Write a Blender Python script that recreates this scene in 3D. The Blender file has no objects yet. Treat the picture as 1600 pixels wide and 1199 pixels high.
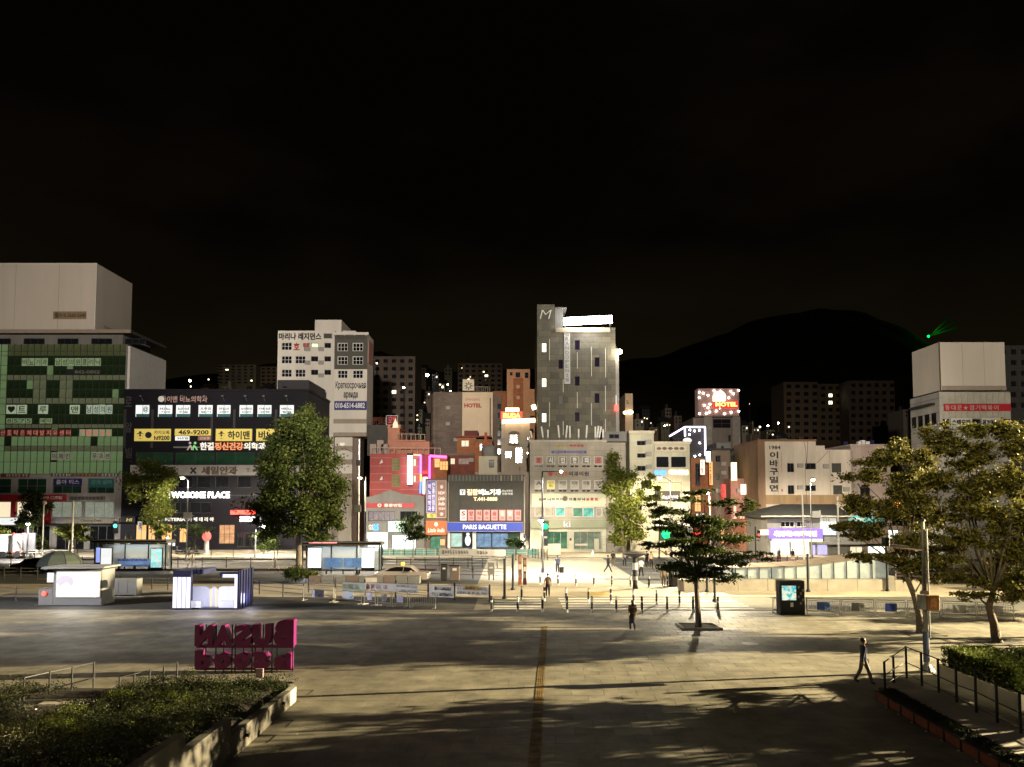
import bpy, math, random
import numpy as np
from mathutils import Vector, Matrix

random.seed(7); RNG = np.random.default_rng(11)
C = bpy.context.scene.collection
R = math.radians
# ------------------------------------------------------------------ camera
F = 1201.0; CX = 800.0; PITCH = R(3.4); HCAM = 7.0; HOR = 785.0
CY = HOR - F*math.tan(PITCH)
cam_d = bpy.data.cameras.new('camera'); cam = bpy.data.objects.new('camera', cam_d); C.objects.link(cam)
cam.location = (0, 0, HCAM); cam.rotation_euler = (R(90)+PITCH, 0, 0)
cam_d.sensor_width = 36; cam_d.lens = F/1600*36
cam_d.shift_y = (CY-599.5)/1600; cam_d.clip_end = 5000; cam_d.clip_start = .1
bpy.context.scene.camera = cam
# ------------------------------------------------------------------ render settings
sc = bpy.context.scene
sc.render.engine = 'CYCLES'
sc.view_settings.view_transform = 'Standard'; sc.view_settings.look = 'None'
sc.view_settings.gamma = 1; sc.view_settings.use_curve_mapping = False; sc.view_settings.exposure = 0.4
cy = sc.cycles
cy.use_denoising = True; cy.max_bounces = 4; cy.diffuse_bounces = 2; cy.glossy_bounces = 2
cy.transmission_bounces = 3; cy.transparent_max_bounces = 6; cy.sample_clamp_indirect = 1.5
cy.sample_clamp_direct = 0; cy.caustics_reflective = False; cy.caustics_refractive = False
cy.use_light_tree = True; cy.blur_glossy = 1.0
# ------------------------------------------------------------------ night sky
w = bpy.data.worlds.new('World'); sc.world = w; w.use_nodes = True
nt = w.node_tree; bgn = nt.nodes['Background']
tc = nt.nodes.new('ShaderNodeTexCoord'); mp = nt.nodes.new('ShaderNodeMapping')
mp.inputs['Scale'].default_value = (1.2, 1.2, 3.0)
nz = nt.nodes.new('ShaderNodeTexNoise'); nz.inputs['Scale'].default_value = 2.2; nz.inputs['Detail'].default_value = 5
cr = nt.nodes.new('ShaderNodeValToRGB')
cr.color_ramp.elements[0].position = .42; cr.color_ramp.elements[0].color = (.0008, .0005, .0003, 1)
cr.color_ramp.elements[1].position = .75; cr.color_ramp.elements[1].color = (.0028, .0018, .0010, 1)
sx = nt.nodes.new('ShaderNodeSeparateXYZ'); mr = nt.nodes.new('ShaderNodeMapRange')
mr.inputs['From Min'].default_value = 0; mr.inputs['From Max'].default_value = .33
mr.inputs['To Min'].default_value = 1; mr.inputs['To Max'].default_value = 0
glow = nt.nodes.new('ShaderNodeMix'); glow.data_type = 'RGBA'
glow.inputs[6].default_value = (0, 0, 0, 1); glow.inputs[7].default_value = (.0062, .0050, .0022, 1)
add = nt.nodes.new('ShaderNodeMix'); add.data_type = 'RGBA'; add.blend_type = 'ADD'; add.inputs[0].default_value = 1
L_ = nt.links.new
L_(tc.outputs['Generated'], mp.inputs[0]); L_(mp.outputs[0], nz.inputs['Vector']); L_(nz.outputs['Fac'], cr.inputs[0])
L_(tc.outputs['Generated'], sx.inputs[0]); L_(sx.outputs['Z'], mr.inputs['Value']); L_(mr.outputs[0], glow.inputs[0])
L_(cr.outputs[0], add.inputs[6]); L_(glow.outputs[2], add.inputs[7]); L_(add.outputs[2], bgn.inputs['Color'])
bgn.inputs['Strength'].default_value = 1.0

# ------------------------------------------------------------------ unseen lights added behind the viewer
def lamp_light(name, kind, loc, power, col, radius=.3, target=None, cone=40, blend=.6, parent=None, size=None):
    d = bpy.data.lights.new(name, kind); d.energy = power; d.color = col
    if kind in ('POINT', 'SPOT'): d.shadow_soft_size = radius
    if kind == 'SPOT': d.spot_size = R(cone); d.spot_blend = blend
    if kind == 'AREA':
        d.shape = 'RECTANGLE'; d.size, d.size_y = size
    o = bpy.data.objects.new(name, d); C.objects.link(o); o.location = loc
    if target is not None:
        o.rotation_euler = (Vector(target)-Vector(loc)).to_track_quat('-Z', 'Y').to_euler()
    if parent is not None:
        o.parent = parent; o.location = Vector(loc)-parent.location
    return o
WARM = (1, .82, .58); CREAM = (1, .88, .70); NEUT = (1, .95, .9)
FL = ((-62, 118, 34, 300e3, (1, .87, .74)), (-28, 120, 27, 460e3, (1, .90, .78)), (8, 120, 27, 390e3, (1, .90, .74)),
      (34, 112, 17, 340e3, (1, .89, .74)), (62, 100, 24, 220e3, (1, .89, .75)))
for i, (x, y, z, p, c) in enumerate(FL):
    lamp_light('added_front_spot', 'SPOT', (x*.25, -20, 26), p, c, .8, (x, y, z), 25, .9)  # unseen spots added to light the facades evenly from the front
lamp_light('added_front_spot', 'SPOT', (2, -15, 22), 110e3, (1, .86, .46), .3, (22.5, 40, 9.5), 17, .8)  # unseen spot added to light the right tree crowns
lamp_light('added_front_spot', 'SPOT', (15, -6, 14), 38e3, (1, .88, .52), .2, (18.6, 29, 1.2), 11, .9)  # unseen spot added to light the hedge and the ramp
lamp_light('added_front_fill', 'AREA', (0, -12, 16), 350, (1, .78, .82), target=(0, 30, 0), size=(50, 8))  # unseen soft fill added to lift the shadows
# tall plaza floodlights outside the frame on the right and left
PLAZA = ((95, 45, 20, 2.5e6, (1, .82, .48), (10, 33, 0), 60), (66, 60, 16, 40e3, (1, .84, .52), (12, 52, 0), 60), (-64, 34, 20, 200e3, (.95, .93, .96), (-26, 48, 0), 48))


# ------------------------------------------------------------------ picture-to-place conversion for a known distance
cp, sp = math.cos(PITCH), math.sin(PITCH)
def at(px, py, Y):
    a = (px-CX)/F; b = (CY-py)/F
    t = Y/(cp-b*sp)
    return a*t, HCAM+(sp+b*cp)*t
def g(px, py, z=0.0):
    a = (px-CX)/F; b = (CY-py)/F
    t = (z-HCAM)/(sp+b*cp)
    return a*t, (cp-b*sp)*t
def V(px, py, Y):
    x, z = at(px, py, Y); return (x, Y, z)

# ------------------------------------------------------------------ materials
MATS = {}
def mat(name, col, rough=.75, metal=0., emit=None, es=1., var=.12, scale=1.5, streak=False, bump=0., samp=False,
        alpha=1., trans=0., spec=.4, world=False):
    if name in MATS: return MATS[name]
    m = bpy.data.materials.new(name); m.use_nodes = True; MATS[name] = m
    n = m.node_tree.nodes; l = m.node_tree.links; b = n['Principled BSDF']
    b.inputs['Roughness'].default_value = rough; b.inputs['Metallic'].default_value = metal
    b.inputs['Specular IOR Level'].default_value = spec
    b.inputs['Base Color'].default_value = (*col, 1)
    if alpha < 1: b.inputs['Alpha'].default_value = alpha
    if trans: b.inputs['Transmission Weight'].default_value = trans
    if emit:
        b.inputs['Emission Color'].default_value = (*emit, 1); b.inputs['Emission Strength'].default_value = es
        m.cycles.emission_sampling = 'AUTO' if samp else 'NONE'
    if var > 0:
        tcn = n.new('ShaderNodeTexCoord'); mpn = n.new('ShaderNodeMapping'); no = n.new('ShaderNodeTexNoise')
        mpn.inputs['Scale'].default_value = (1, 1, .18) if streak else (1, 1, 1)
        no.inputs['Scale'].default_value = scale; no.inputs['Detail'].default_value = 6; no.inputs['Roughness'].default_value = .65
        src = n.new('ShaderNodeNewGeometry').outputs['Position'] if world else tcn.outputs['Object']
        l.new(src, mpn.inputs[0]); l.new(mpn.outputs[0], no.inputs['Vector'])
        r = n.new('ShaderNodeMapRange'); r.inputs['From Min'].default_value = .3; r.inputs['From Max'].default_value = .7
        r.inputs['To Min'].default_value = 1-var*1.6; r.inputs['To Max'].default_value = 1+var*.6
        l.new(no.outputs['Fac'], r.inputs['Value'])
        fac = r.outputs[0]
        if world:      # worn paving: broad tone drift, small dark stains and chewing-gum spots, continuous across the slabs
            n3 = n.new('ShaderNodeTexNoise'); n3.inputs['Scale'].default_value = .22; n3.inputs['Detail'].default_value = 4; l.new(src, n3.inputs['Vector'])
            r3 = n.new('ShaderNodeMapRange'); r3.inputs['From Min'].default_value = .35; r3.inputs['From Max'].default_value = .65; r3.inputs['To Min'].default_value = .72; r3.inputs['To Max'].default_value = 1.1; l.new(n3.outputs['Fac'], r3.inputs['Value'])
            vo = n.new('ShaderNodeTexVoronoi'); vo.inputs['Scale'].default_value = 1.3; l.new(src, vo.inputs['Vector'])
            r4 = n.new('ShaderNodeMapRange'); r4.inputs['From Min'].default_value = .03; r4.inputs['From Max'].default_value = .09; r4.inputs['To Min'].default_value = .6; r4.inputs['To Max'].default_value = 1; l.new(vo.outputs['Distance'], r4.inputs['Value'])
            for q in (r3, r4):
                mu = n.new('ShaderNodeMath'); mu.operation = 'MULTIPLY'; l.new(fac, mu.inputs[0]); l.new(q.outputs[0], mu.inputs[1]); fac = mu.outputs[0]
        mx = n.new('ShaderNodeVectorMath'); mx.operation = 'SCALE'; mx.inputs[0].default_value = col
        l.new(fac, mx.inputs['Scale']); l.new(mx.outputs[0], b.inputs['Base Color'])
        if bump:
            bp = n.new('ShaderNodeBump'); bp.inputs['Strength'].default_value = bump; bp.inputs['Distance'].default_value = .02
            no2 = n.new('ShaderNodeTexNoise'); no2.inputs['Scale'].default_value = scale*18
            l.new(tcn.outputs['Object'], no2.inputs['Vector'])
            l.new(no2.outputs['Fac'], bp.inputs['Height']); l.new(bp.outputs[0], b.inputs['Normal'])
    return m
def emis(name, col, s, samp=False, var=.0):
    return mat(name, tuple(min(.5, c*.25) for c in col), .5, emit=col, es=s, var=var, samp=samp)
def tiled(name, c1, c2, cm, bw, bh, ms=.02, rough=.7, horiz=True, off=.5):
    """brick-texture cladding in the object's own X-Z plane (or X-Y when horiz is False)"""
    if name in MATS: return MATS[name]
    m = bpy.data.materials.new(name); m.use_nodes = True; MATS[name] = m
    n = m.node_tree.nodes; l = m.node_tree.links; b = n['Principled BSDF']; b.inputs['Roughness'].default_value = rough
    tcn = n.new('ShaderNodeTexCoord'); s = n.new('ShaderNodeSeparateXYZ'); cmb = n.new('ShaderNodeCombineXYZ')
    l.new(tcn.outputs['Object'], s.inputs[0])
    if horiz:
        ad = n.new('ShaderNodeMath'); l.new(s.outputs[0], ad.inputs[0]); l.new(s.outputs[1], ad.inputs[1])
        l.new(ad.outputs[0], cmb.inputs[0]); l.new(s.outputs[2], cmb.inputs[1])
    else:
        l.new(s.outputs[0], cmb.inputs[0]); l.new(s.outputs[1], cmb.inputs[1])
    br = n.new('ShaderNodeTexBrick'); br.offset = off
    br.inputs['Color1'].default_value = (*c1, 1); br.inputs['Color2'].default_value = (*c2, 1); br.inputs['Mortar'].default_value = (*cm, 1)
    br.inputs['Scale'].default_value = 1; br.inputs['Brick Width'].default_value = bw; br.inputs['Row Height'].default_value = bh
    br.inputs['Mortar Size'].default_value = ms; br.inputs['Bias'].default_value = 0
    l.new(cmb.outputs[0], br.inputs['Vector'])
    no = n.new('ShaderNodeTexNoise'); no.inputs['Scale'].default_value = .35; no.inputs['Detail'].default_value = 8
    l.new(tcn.outputs['Object'], no.inputs['Vector'])
    r = n.new('ShaderNodeMapRange'); r.inputs['From Min'].default_value = .3; r.inputs['From Max'].default_value = .7
    r.inputs['To Min'].default_value = .72; r.inputs['To Max'].default_value = 1.12
    l.new(no.outputs['Fac'], r.inputs['Value'])
    mx = n.new('ShaderNodeVectorMath'); mx.operation = 'SCALE'
    l.new(br.outputs['Color'], mx.inputs[0]); l.new(r.outputs[0], mx.inputs['Scale']); l.new(mx.outputs[0], b.inputs['Base Color'])
    return m
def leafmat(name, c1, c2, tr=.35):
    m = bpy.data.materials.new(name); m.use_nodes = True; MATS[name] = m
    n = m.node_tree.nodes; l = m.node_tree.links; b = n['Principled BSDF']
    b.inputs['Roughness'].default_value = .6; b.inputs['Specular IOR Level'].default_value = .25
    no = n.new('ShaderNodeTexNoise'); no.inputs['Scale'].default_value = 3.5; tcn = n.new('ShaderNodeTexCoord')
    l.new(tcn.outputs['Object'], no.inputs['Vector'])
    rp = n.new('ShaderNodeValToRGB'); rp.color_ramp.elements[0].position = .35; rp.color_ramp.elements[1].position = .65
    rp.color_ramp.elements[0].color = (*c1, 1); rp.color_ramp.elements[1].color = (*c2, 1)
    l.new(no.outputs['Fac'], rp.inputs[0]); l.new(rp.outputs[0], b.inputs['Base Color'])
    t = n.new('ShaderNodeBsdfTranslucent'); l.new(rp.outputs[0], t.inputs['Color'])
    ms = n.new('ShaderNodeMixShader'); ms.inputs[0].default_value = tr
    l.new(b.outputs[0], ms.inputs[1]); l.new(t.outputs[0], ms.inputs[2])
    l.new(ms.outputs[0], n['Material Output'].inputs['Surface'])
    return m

# ------------------------------------------------------------------ mesh building
class MB:
    def __init__(s): s.v = []; s.f = []
    def add(s, vs, fs):
        k = len(s.v); s.v += [tuple(p) for p in vs]; s.f += [tuple(i+k for i in f) for f in fs]; return s
    def box(s, x0, x1, y0, y1, z0, z1):
        if x0 > x1: x0, x1 = x1, x0
        if y0 > y1: y0, y1 = y1, y0
        if z0 > z1: z0, z1 = z1, z0
        return s.add([(x0,y0,z0),(x1,y0,z0),(x1,y1,z0),(x0,y1,z0),(x0,y0,z1),(x1,y0,z1),(x1,y1,z1),(x0,y1,z1)],
                     [(0,3,2,1),(4,5,6,7),(0,1,5,4),(1,2,6,5),(2,3,7,6),(3,0,4,7)])
    def bbox(s, x0, x1, y0, y1, z0, z1, b):
        """box with chamfered vertical edges"""
        return s.prismz([(x0+b,y0),(x1-b,y0),(x1,y0+b),(x1,y1-b),(x1-b,y1),(x0+b,y1),(x0,y1-b),(x0,y0+b)], z0, z1)
    def quad(s, a, b, c, d): return s.add([a,b,c,d], [(0,1,2,3)])
    def tube(s, p0, p1, r0, r1=None, n=8, cap=True):
        if r1 is None: r1 = r0
        p0 = Vector(p0); p1 = Vector(p1); d = (p1-p0)
        if d.length < 1e-6: return s
        d.normalize(); u = d.orthogonal().normalized(); v = d.cross(u)
        vs = []
        for p, r in ((p0,r0),(p1,r1)):
            for k in range(n):
                a = 2*math.pi*k/n; vs.append(p+u*(r*math.cos(a))+v*(r*math.sin(a)))
        fs = [(k,(k+1)%n,n+(k+1)%n,n+k) for k in range(n)]
        if cap: fs += [tuple(range(n-1,-1,-1)), tuple(range(n,2*n))]
        return s.add(vs, fs)
    def path(s, pts, rs, n=8):
        """continuous tapered tube through points"""
        pts = [Vector(p) for p in pts]; vs = []; prev = None
        for i, p in enumerate(pts):
            d = (pts[min(i+1,len(pts)-1)]-pts[max(i-1,0)]).normalized()
            u = prev-d*prev.dot(d) if prev is not None else d.orthogonal()
            if u.length < 1e-5: u = d.orthogonal()
            u.normalize(); prev = u; v = d.cross(u)
            for k in range(n):
                a = 2*math.pi*k/n; vs.append(p+u*(rs[i]*math.cos(a))+v*(rs[i]*math.sin(a)))
        fs = [(i*n+k,i*n+(k+1)%n,(i+1)*n+(k+1)%n,(i+1)*n+k) for i in range(len(pts)-1) for k in range(n)]
        fs += [tuple(range(n-1,-1,-1)), tuple(range((len(pts)-1)*n,len(pts)*n))]
        return s.add(vs, fs)
    def lathe(s, c, prof, n=16, sy=1.):
        vs = [(c[0]+r*math.cos(2*math.pi*k/n), c[1]+sy*r*math.sin(2*math.pi*k/n), c[2]+z) for r, z in prof for k in range(n)]
        m = len(prof)
        fs = [(i*n+k,i*n+(k+1)%n,(i+1)*n+(k+1)%n,(i+1)*n+k) for i in range(m-1) for k in range(n)]
        fs += [tuple(range(n-1,-1,-1)), tuple(range((m-1)*n,m*n))]
        return s.add(vs, fs)
    def ball(s, c, rx, ry=None, rz=None, n=12, m=7):
        ry = rx if ry is None else ry; rz = rx if rz is None else rz
        prof = [(max(1e-3, math.sin(math.pi*i/m)), -math.cos(math.pi*i/m)) for i in range(m+1)]
        vs = [(c[0]+rx*r*math.cos(2*math.pi*k/n), c[1]+ry*r*math.sin(2*math.pi*k/n), c[2]+rz*z) for r, z in prof for k in range(n)]
        fs = [(i*n+k,i*n+(k+1)%n,(i+1)*n+(k+1)%n,(i+1)*n+k) for i in range(m) for k in range(n)]
        return s.add(vs, fs)
    def prism(s, poly, y0, y1):
        """polygon given in X-Z, extruded from y0 to y1 (counter-clockwise seen from -Y)"""
        n = len(poly)
        vs = [(x,y0,z) for x,z in poly]+[(x,y1,z) for x,z in poly]
        return s.add(vs, [tuple(range(n)), tuple(range(2*n-1,n-1,-1))]+[(k,n+k,n+(k+1)%n,(k+1)%n) for k in range(n)])
    def prismx(s, poly, x0, x1):
        n = len(poly)
        vs = [(x0,y,z) for y,z in poly]+[(x1,y,z) for y,z in poly]
        return s.add(vs, [tuple(range(n)), tuple(range(2*n-1,n-1,-1))]+[(k,n+k,n+(k+1)%n,(k+1)%n) for k in range(n)])
    def prismz(s, poly, z0, z1):
        n = len(poly)
        vs = [(x,y,z0) for x,y in poly]+[(x,y,z1) for x,y in poly]
        return s.add(vs, [tuple(range(n-1,-1,-1)), tuple(range(n,2*n))]+[(k,(k+1)%n,n+(k+1)%n,n+k) for k in range(n)])
    def mesh(s, name, m, off=(0,0,0), smooth=False):
        me = bpy.data.meshes.new(name)
        ox, oy, oz = off
        me.from_pydata([(x-ox,y-oy,z-oz) for x,y,z in s.v], [], s.f)
        for mm in (m if isinstance(m, (list, tuple)) else [m]): me.materials.append(mm)
        if smooth: me.polygons.foreach_set('use_smooth', [True]*len(me.polygons))
        me.update(); return me

def link(name, data, parent=None, loc=(0,0,0), rot=None):
    o = bpy.data.objects.new(name, data); C.objects.link(o); o.location = loc
    if rot: o.rotation_euler = rot
    if parent is not None: o.parent = parent
    return o
class T:
    """a thing: an Empty at its base that parents its parts. world=True: parts are given in world coordinates"""
    def __init__(s, name, label, cat, loc=(0,0,0), group=None, rz=0, world=True, kind=None):
        s.o = link(name, None, None, loc); s.o.empty_display_size = .2
        s.o.rotation_euler = (0,0,rz); s.loc = tuple(loc) if world else (0,0,0)
        if label: s.o['label'] = label
        if cat: s.o['category'] = cat
        if group: s.o['group'] = group
        if kind: s.o['kind'] = kind
    def part(s, name, mb, m, parent=None, label=None, smooth=False, kind=None):
        o = link(name, mb.mesh(name, m, s.loc, smooth), parent or s.o)
        if label: o['label'] = label
        if kind: o['kind'] = kind
        return o
    def inst(s, name, me, loc, parent=None, rot=None):
        return link(name, me, parent or s.o, tuple(a-b for a, b in zip(loc, s.loc)), rot)
def tag(o, label, cat, group=None, kind=None):
    if label: o['label'] = label
    if cat: o['category'] = cat
    if group: o['group'] = group
    if kind: o['kind'] = kind
    return o
def struct(name, mb, m, smooth=False):
    o = link(name, mb.mesh(name, m, (0,0,0), smooth)); o['kind'] = 'structure'; return o
def children(o): return [c for c in CH.get(o.name, [])]
def copy_thing(root, loc, label, rz=None, light_ok=False):
    r = root.copy(); C.objects.link(r); r.location = loc; r['label'] = label
    if rz is not None: r.rotation_euler = (0,0,rz)
    for ch in list(root.children):
        c = ch.copy(); C.objects.link(c); c.parent = r
        for gch in list(ch.children):
            d = gch.copy(); C.objects.link(d); d.parent = c
    return r

# ------------------------------------------------------------------ lettering: queued, converted in one batch
TXQ = []
def text(parent, s, x0, x1, z0, z1, y, m, off=(0,0,0), ext=.03, bold=.012, name='lettering', keep=False, vertical=False, shear=0, mirror=False):
    """lettering that fills the rectangle x0..x1, z0..z1 on a wall facing -Y whose surface is at y"""
    TXQ.append((parent, s, x0, x1, z0, z1, y, m, off, ext, bold, name, keep, shear, mirror))
def flush_text():
    """all lines of one boldness are typeset in a single text object (fast), then cut apart line by line"""
    want = {}
    for q in TXQ:
        for ln in q[1].split('\n'): want.setdefault(q[10], {}).setdefault(ln, None)
    obs = {}
    for bold, lines in want.items():
        cu = bpy.data.curves.new('lettering', 'FONT'); cu.size = 1; cu.align_x = 'CENTER'; cu.resolution_u = 2
        cu.offset = bold; cu.space_line = 3; cu.extrude = .5; cu.body = '\n'.join(['H']+list(lines)+['H'])
        ob = bpy.data.objects.new('lettering_source', cu); C.objects.link(ob); obs[bold] = ob
    bpy.context.view_layer.update(); dg = bpy.context.evaluated_depsgraph_get()
    for bold, ob in obs.items():
        me = bpy.data.meshes.new_from_object(ob.evaluated_get(dg)); nv = len(me.vertices); nl = len(me.loops); npo = len(me.polygons)
        co = np.empty(nv*3, 'f'); me.vertices.foreach_get('co', co); co = co.reshape(-1,3)
        lv = np.empty(nl, 'i'); me.loops.foreach_get('vertex_index', lv)
        ls = np.empty(npo, 'i'); lt = np.empty(npo, 'i'); me.polygons.foreach_get('loop_start', ls); me.polygons.foreach_get('loop_total', lt)
        N = len(want[bold])+1; ymx, ymn = co[:,1].max(), co[:,1].min(); capH = .73
        pitch = (ymx-ymn-capH)/N; band = np.rint(-(co[:,1]-(ymx-capH/2))/pitch).astype(int)
        pb = band[lv[ls]]
        for k, ln in enumerate(want[bold], 1):
            vi = np.nonzero(band == k)[0]; remap = np.full(nv, -1); remap[vi] = np.arange(len(vi))
            pf = np.nonzero(pb == k)[0]; faces = [tuple(remap[lv[ls[p]:ls[p]+lt[p]]].tolist()) for p in pf]
            c = co[vi].copy(); c[:,1] += k*pitch
            want[bold][ln] = (c, faces)
    base = {}
    for q in TXQ:
        key = (q[1], q[10])
        if key in base: continue
        V0 = []; F0 = []; n0 = 0
        for j, ln in enumerate(q[1].split('\n')):
            c, fc = want[q[10]][ln]; c = c.copy(); c[:,1] -= j*1.02; V0.append(c); F0 += [tuple(i+n0 for i in f) for f in fc]; n0 += len(c)
        V0 = np.concatenate(V0) if V0 else np.zeros((0,3)); me = bpy.data.meshes.new('lettering'); me.from_pydata(V0.tolist(), [], F0); me.update()
        base[key] = (me, V0)
    for ob in obs.values(): bpy.data.objects.remove(ob)
    for (parent, s, x0, x1, z0, z1, y, m, off, ext, bold, name, keep, shear, mirror) in TXQ:
        me0, co = base[(s, bold)]
        if len(co) == 0: continue
        me = me0.copy(); me.name = 'lettering'
        mn, mx = co.min(0), co.max(0); w_ = max(mx[0]-mn[0], 1e-4); h_ = max(mx[1]-mn[1], 1e-4)
        sx_ = (x1-x0)/w_; sz_ = (z1-z0)/h_
        if keep: sx_ = sz_ = min(sx_, sz_)
        n = co.copy(); u = (co[:,0]-(mn[0]+mx[0])/2); v = (co[:,1]-(mn[1]+mx[1])/2)
        uu = u*sx_+v*sz_*shear
        cxx, czz = (x0+x1)/2, (z0+z1)/2
        if mirror: n[:,0] = -uu
        else: n[:,0] = uu
        n[:,2] = v*sz_; n[:,1] = -co[:,2]*ext*(-1 if mirror else 1)
        me.vertices.foreach_set('co', n.astype('f').ravel())
        me.materials.clear(); me.materials.append(m); me.update()
        o = link(name, me, parent, (cxx-off[0], y-off[1]-ext/2-.004, czz-off[2]))

# ------------------------------------------------------------------ walls and windows
def wall_open(mb, x0, x1, z0, z1, y, ops, t=.3):
    """wall sheet at y facing -Y with rectangular openings and their reveals, thickness t"""
    ops = [(max(a,x0+.02),max(b,z0+.02),min(c,x1-.02),min(d,z1-.02)) for a,b,c,d in ops]
    ops = [o for o in ops if o[2]-o[0] > .05 and o[3]-o[1] > .05]
    zs = sorted({z0,z1}|{o[1] for o in ops}|{o[3] for o in ops})
    for k in range(len(zs)-1):
        a, b = zs[k], zs[k+1]
        if b-a < 1e-4: continue
        sp_ = sorted((o[0],o[2]) for o in ops if o[1] < (a+b)/2 < o[3]); cur = x0
        for s0, s1 in sp_:
            if s0 > cur+1e-4: mb.quad((cur,y,a),(s0,y,a),(s0,y,b),(cur,y,b))
            cur = max(cur, s1)
        if cur < x1-1e-4: mb.quad((cur,y,a),(x1,y,a),(x1,y,b),(cur,y,b))
    for a,b,c,d in ops:
        mb.quad((a,y,b),(a,y,d),(a,y+t,d),(a,y+t,b)); mb.quad((c,y,b),(c,y+t,b),(c,y+t,d),(c,y,d))
        mb.quad((a,y,b),(a,y+t,b),(c,y+t,b),(c,y,b)); mb.quad((a,y,d),(c,y,d),(c,y+t,d),(a,y+t,d))
    mb.quad((x0,y,z0),(x0,y,z1),(x0,y+t,z1),(x0,y+t,z0)); mb.quad((x1,y,z0),(x1,y+t,z0),(x1,y+t,z1),(x1,y,z1))
    mb.quad((x0,y,z1),(x1,y,z1),(x1,y+t,z1),(x0,y+t,z1))
    return mb
WM = {}
def win_mesh(w_, h_, cols, rows, fm, pm, fr=.07):
    w_, h_ = round(w_, 2), round(h_, 2)
    key = (w_, h_, cols, rows, fm.name, pm.name, fr)
    if key not in WM:
        fr = min(fr, w_*.12, h_*.12)
        b = MB()
        b.box(0,fr,0,.06,0,h_); b.box(w_-fr,w_,0,.06,0,h_); b.box(fr,w_-fr,0,.06,0,fr); b.box(fr,w_-fr,0,.06,h_-fr,h_)
        for k in range(1, cols): x = w_*k/cols; b.box(x-fr*.35,x+fr*.35,.005,.055,fr,h_-fr)
        for k in range(1, rows): z = h_*k/rows; b.box(fr,w_-fr,.01,.05,z-fr*.3,z+fr*.3)
        p = MB().box(fr*.5,w_-fr*.5,.065,.08,fr*.5,h_-fr*.5)
        WM[key] = (b.mesh('window', fm), p.mesh('pane', pm))
    return WM[key]
class B(T):
    """a building whose front stands at distance Y; px.. are read off the photograph for that distance"""
    def __init__(s, name, label, Y, px0, px1, pyt, depth, m, wins=(), base=0., cat='building', group=None, fm=None, pm=None,
                 cols=2, rows=1, pyb=None, midpy=None, parapet=None, sill=None, frw=.07):
        mid = midpy or (pyt+HOR)/2
        s.x0, s.x1 = at(px0, mid, Y)[0], at(px1, mid, Y)[0]; s.zt = at(800, pyt, Y)[1]; s.Y = Y
        if pyb is not None: base = at(800, pyb, Y)[1]
        s.base = base; s.depth = depth
        super().__init__(name, label, cat, ((s.x0+s.x1)/2, Y, base), group)
        fm = fm or M['frame_dark']; pm = pm or M['glass_dark']
        ops = []; todo = []
        for wn in wins:
            x0, y0, x1, y1 = wn[:4]; o = wn[4] if len(wn) > 4 else {}
            (a, zt), (b_, zb) = at(x0, y0, Y), at(x1, y1, Y)
            ops.append((a, zb, b_, zt)); todo.append((a, zb, b_, zt, o))
        mb = MB(); wall_open(mb, s.x0, s.x1, base, s.zt, Y, ops)
        mb.box(s.x0, s.x1, Y+.3, Y+depth, base, s.zt)
        s.wall = s.part('wall', mb, m)
        for a, zb, b_, zt, o in todo:
            f_, p_ = win_mesh(b_-a, zt-zb, o.get('c', cols), o.get('r', rows), o.get('fm', fm), o.get('pm', pm), o.get('fr', frw))
            fo = s.inst('window', f_, (a, Y+.12, zb))
            link('pane', p_, fo)
            if sill: s.part('sill', MB().box(a-.08,b_+.08,Y-.1,Y+.05,zb-.1,zb-.004), sill, fo) if False else link('sill', MB().box(-.08,b_-a+.08,-.22,-.07,-.1,-.004).mesh('sill', sill), fo)
        if parapet:
            p = MB(); h = .35; e = .12
            p.box(s.x0-e,s.x1+e,Y-e,Y+.2,s.zt+.003,s.zt+h); p.box(s.x0-e,s.x0+.2,Y+.2,Y+depth+e,s.zt+.003,s.zt+h)
            p.box(s.x1-.2,s.x1+e,Y+.2,Y+depth+e,s.zt+.003,s.zt+h); p.box(s.x0+.2,s.x1-.2,Y+depth-.2,Y+depth+e,s.zt+.003,s.zt+h)
            s.part('parapet', p, parapet)
    def band(s, x0, y0, x1, y1, m, proud=.06, name='band', thick=None, label=None):
        (a, zt), (b_, zb) = at(x0, y0, s.Y), at(x1, y1, s.Y)
        return s.part(name, MB().box(a, b_, s.Y-proud, s.Y-.003 if thick is None else s.Y-proud+thick, zb, zt), m, label=label)
    def txt(s, st, x0, y0, x1, y1, m, proud=0., **k):
        (a, zt), (b_, zb) = at(x0, y0, s.Y), at(x1, y1, s.Y)
        text(s.o, st, a, b_, zb, zt, s.Y-proud, m, s.loc, **k)
def sign(label, Y, x0, y0, x1, y1, pm, texts=(), name='sign_board', thick=.15, gap=.02, edge=None, group=None, cat='sign', dashes=()):
    (a, zt), (b_, zb) = at(x0, y0, Y), at(x1, y1, Y)
    yb = Y-gap; yf = yb-thick
    t = T(name, label, cat, ((a+b_)/2, yb, zb), group)
    t.part('panel', MB().box(a, b_, yf, yb, zb, zt), pm)
    if edge:
        e = .06
        mb = MB().box(a-e,b_+e,yf-.02,yb,zt+.002,zt+e).box(a-e,b_+e,yf-.02,yb,zb-e,zb-.002).box(a-e,a-.002,yf-.02,yb,zb,zt).box(b_+.002,b_+e,yf-.02,yb,zb,zt)
        t.part('frame', mb, edge)
    for q in texts:
        st, tx0, ty0, tx1, ty1, tm = q[:6]; kw = q[6] if len(q) > 6 else {}
        (c, zt2), (d, zb2) = at(tx0, ty0, yf), at(tx1, ty1, yf)
        text(t.o, st, c, d, zb2, zt2, yf, tm, t.loc, **kw)
    for (dx0, dy0, dx1, dy1, n, dm) in dashes:
        strokes(t, dx0, dy0, dx1, dy1, n, dm, yf)
    return t
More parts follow.
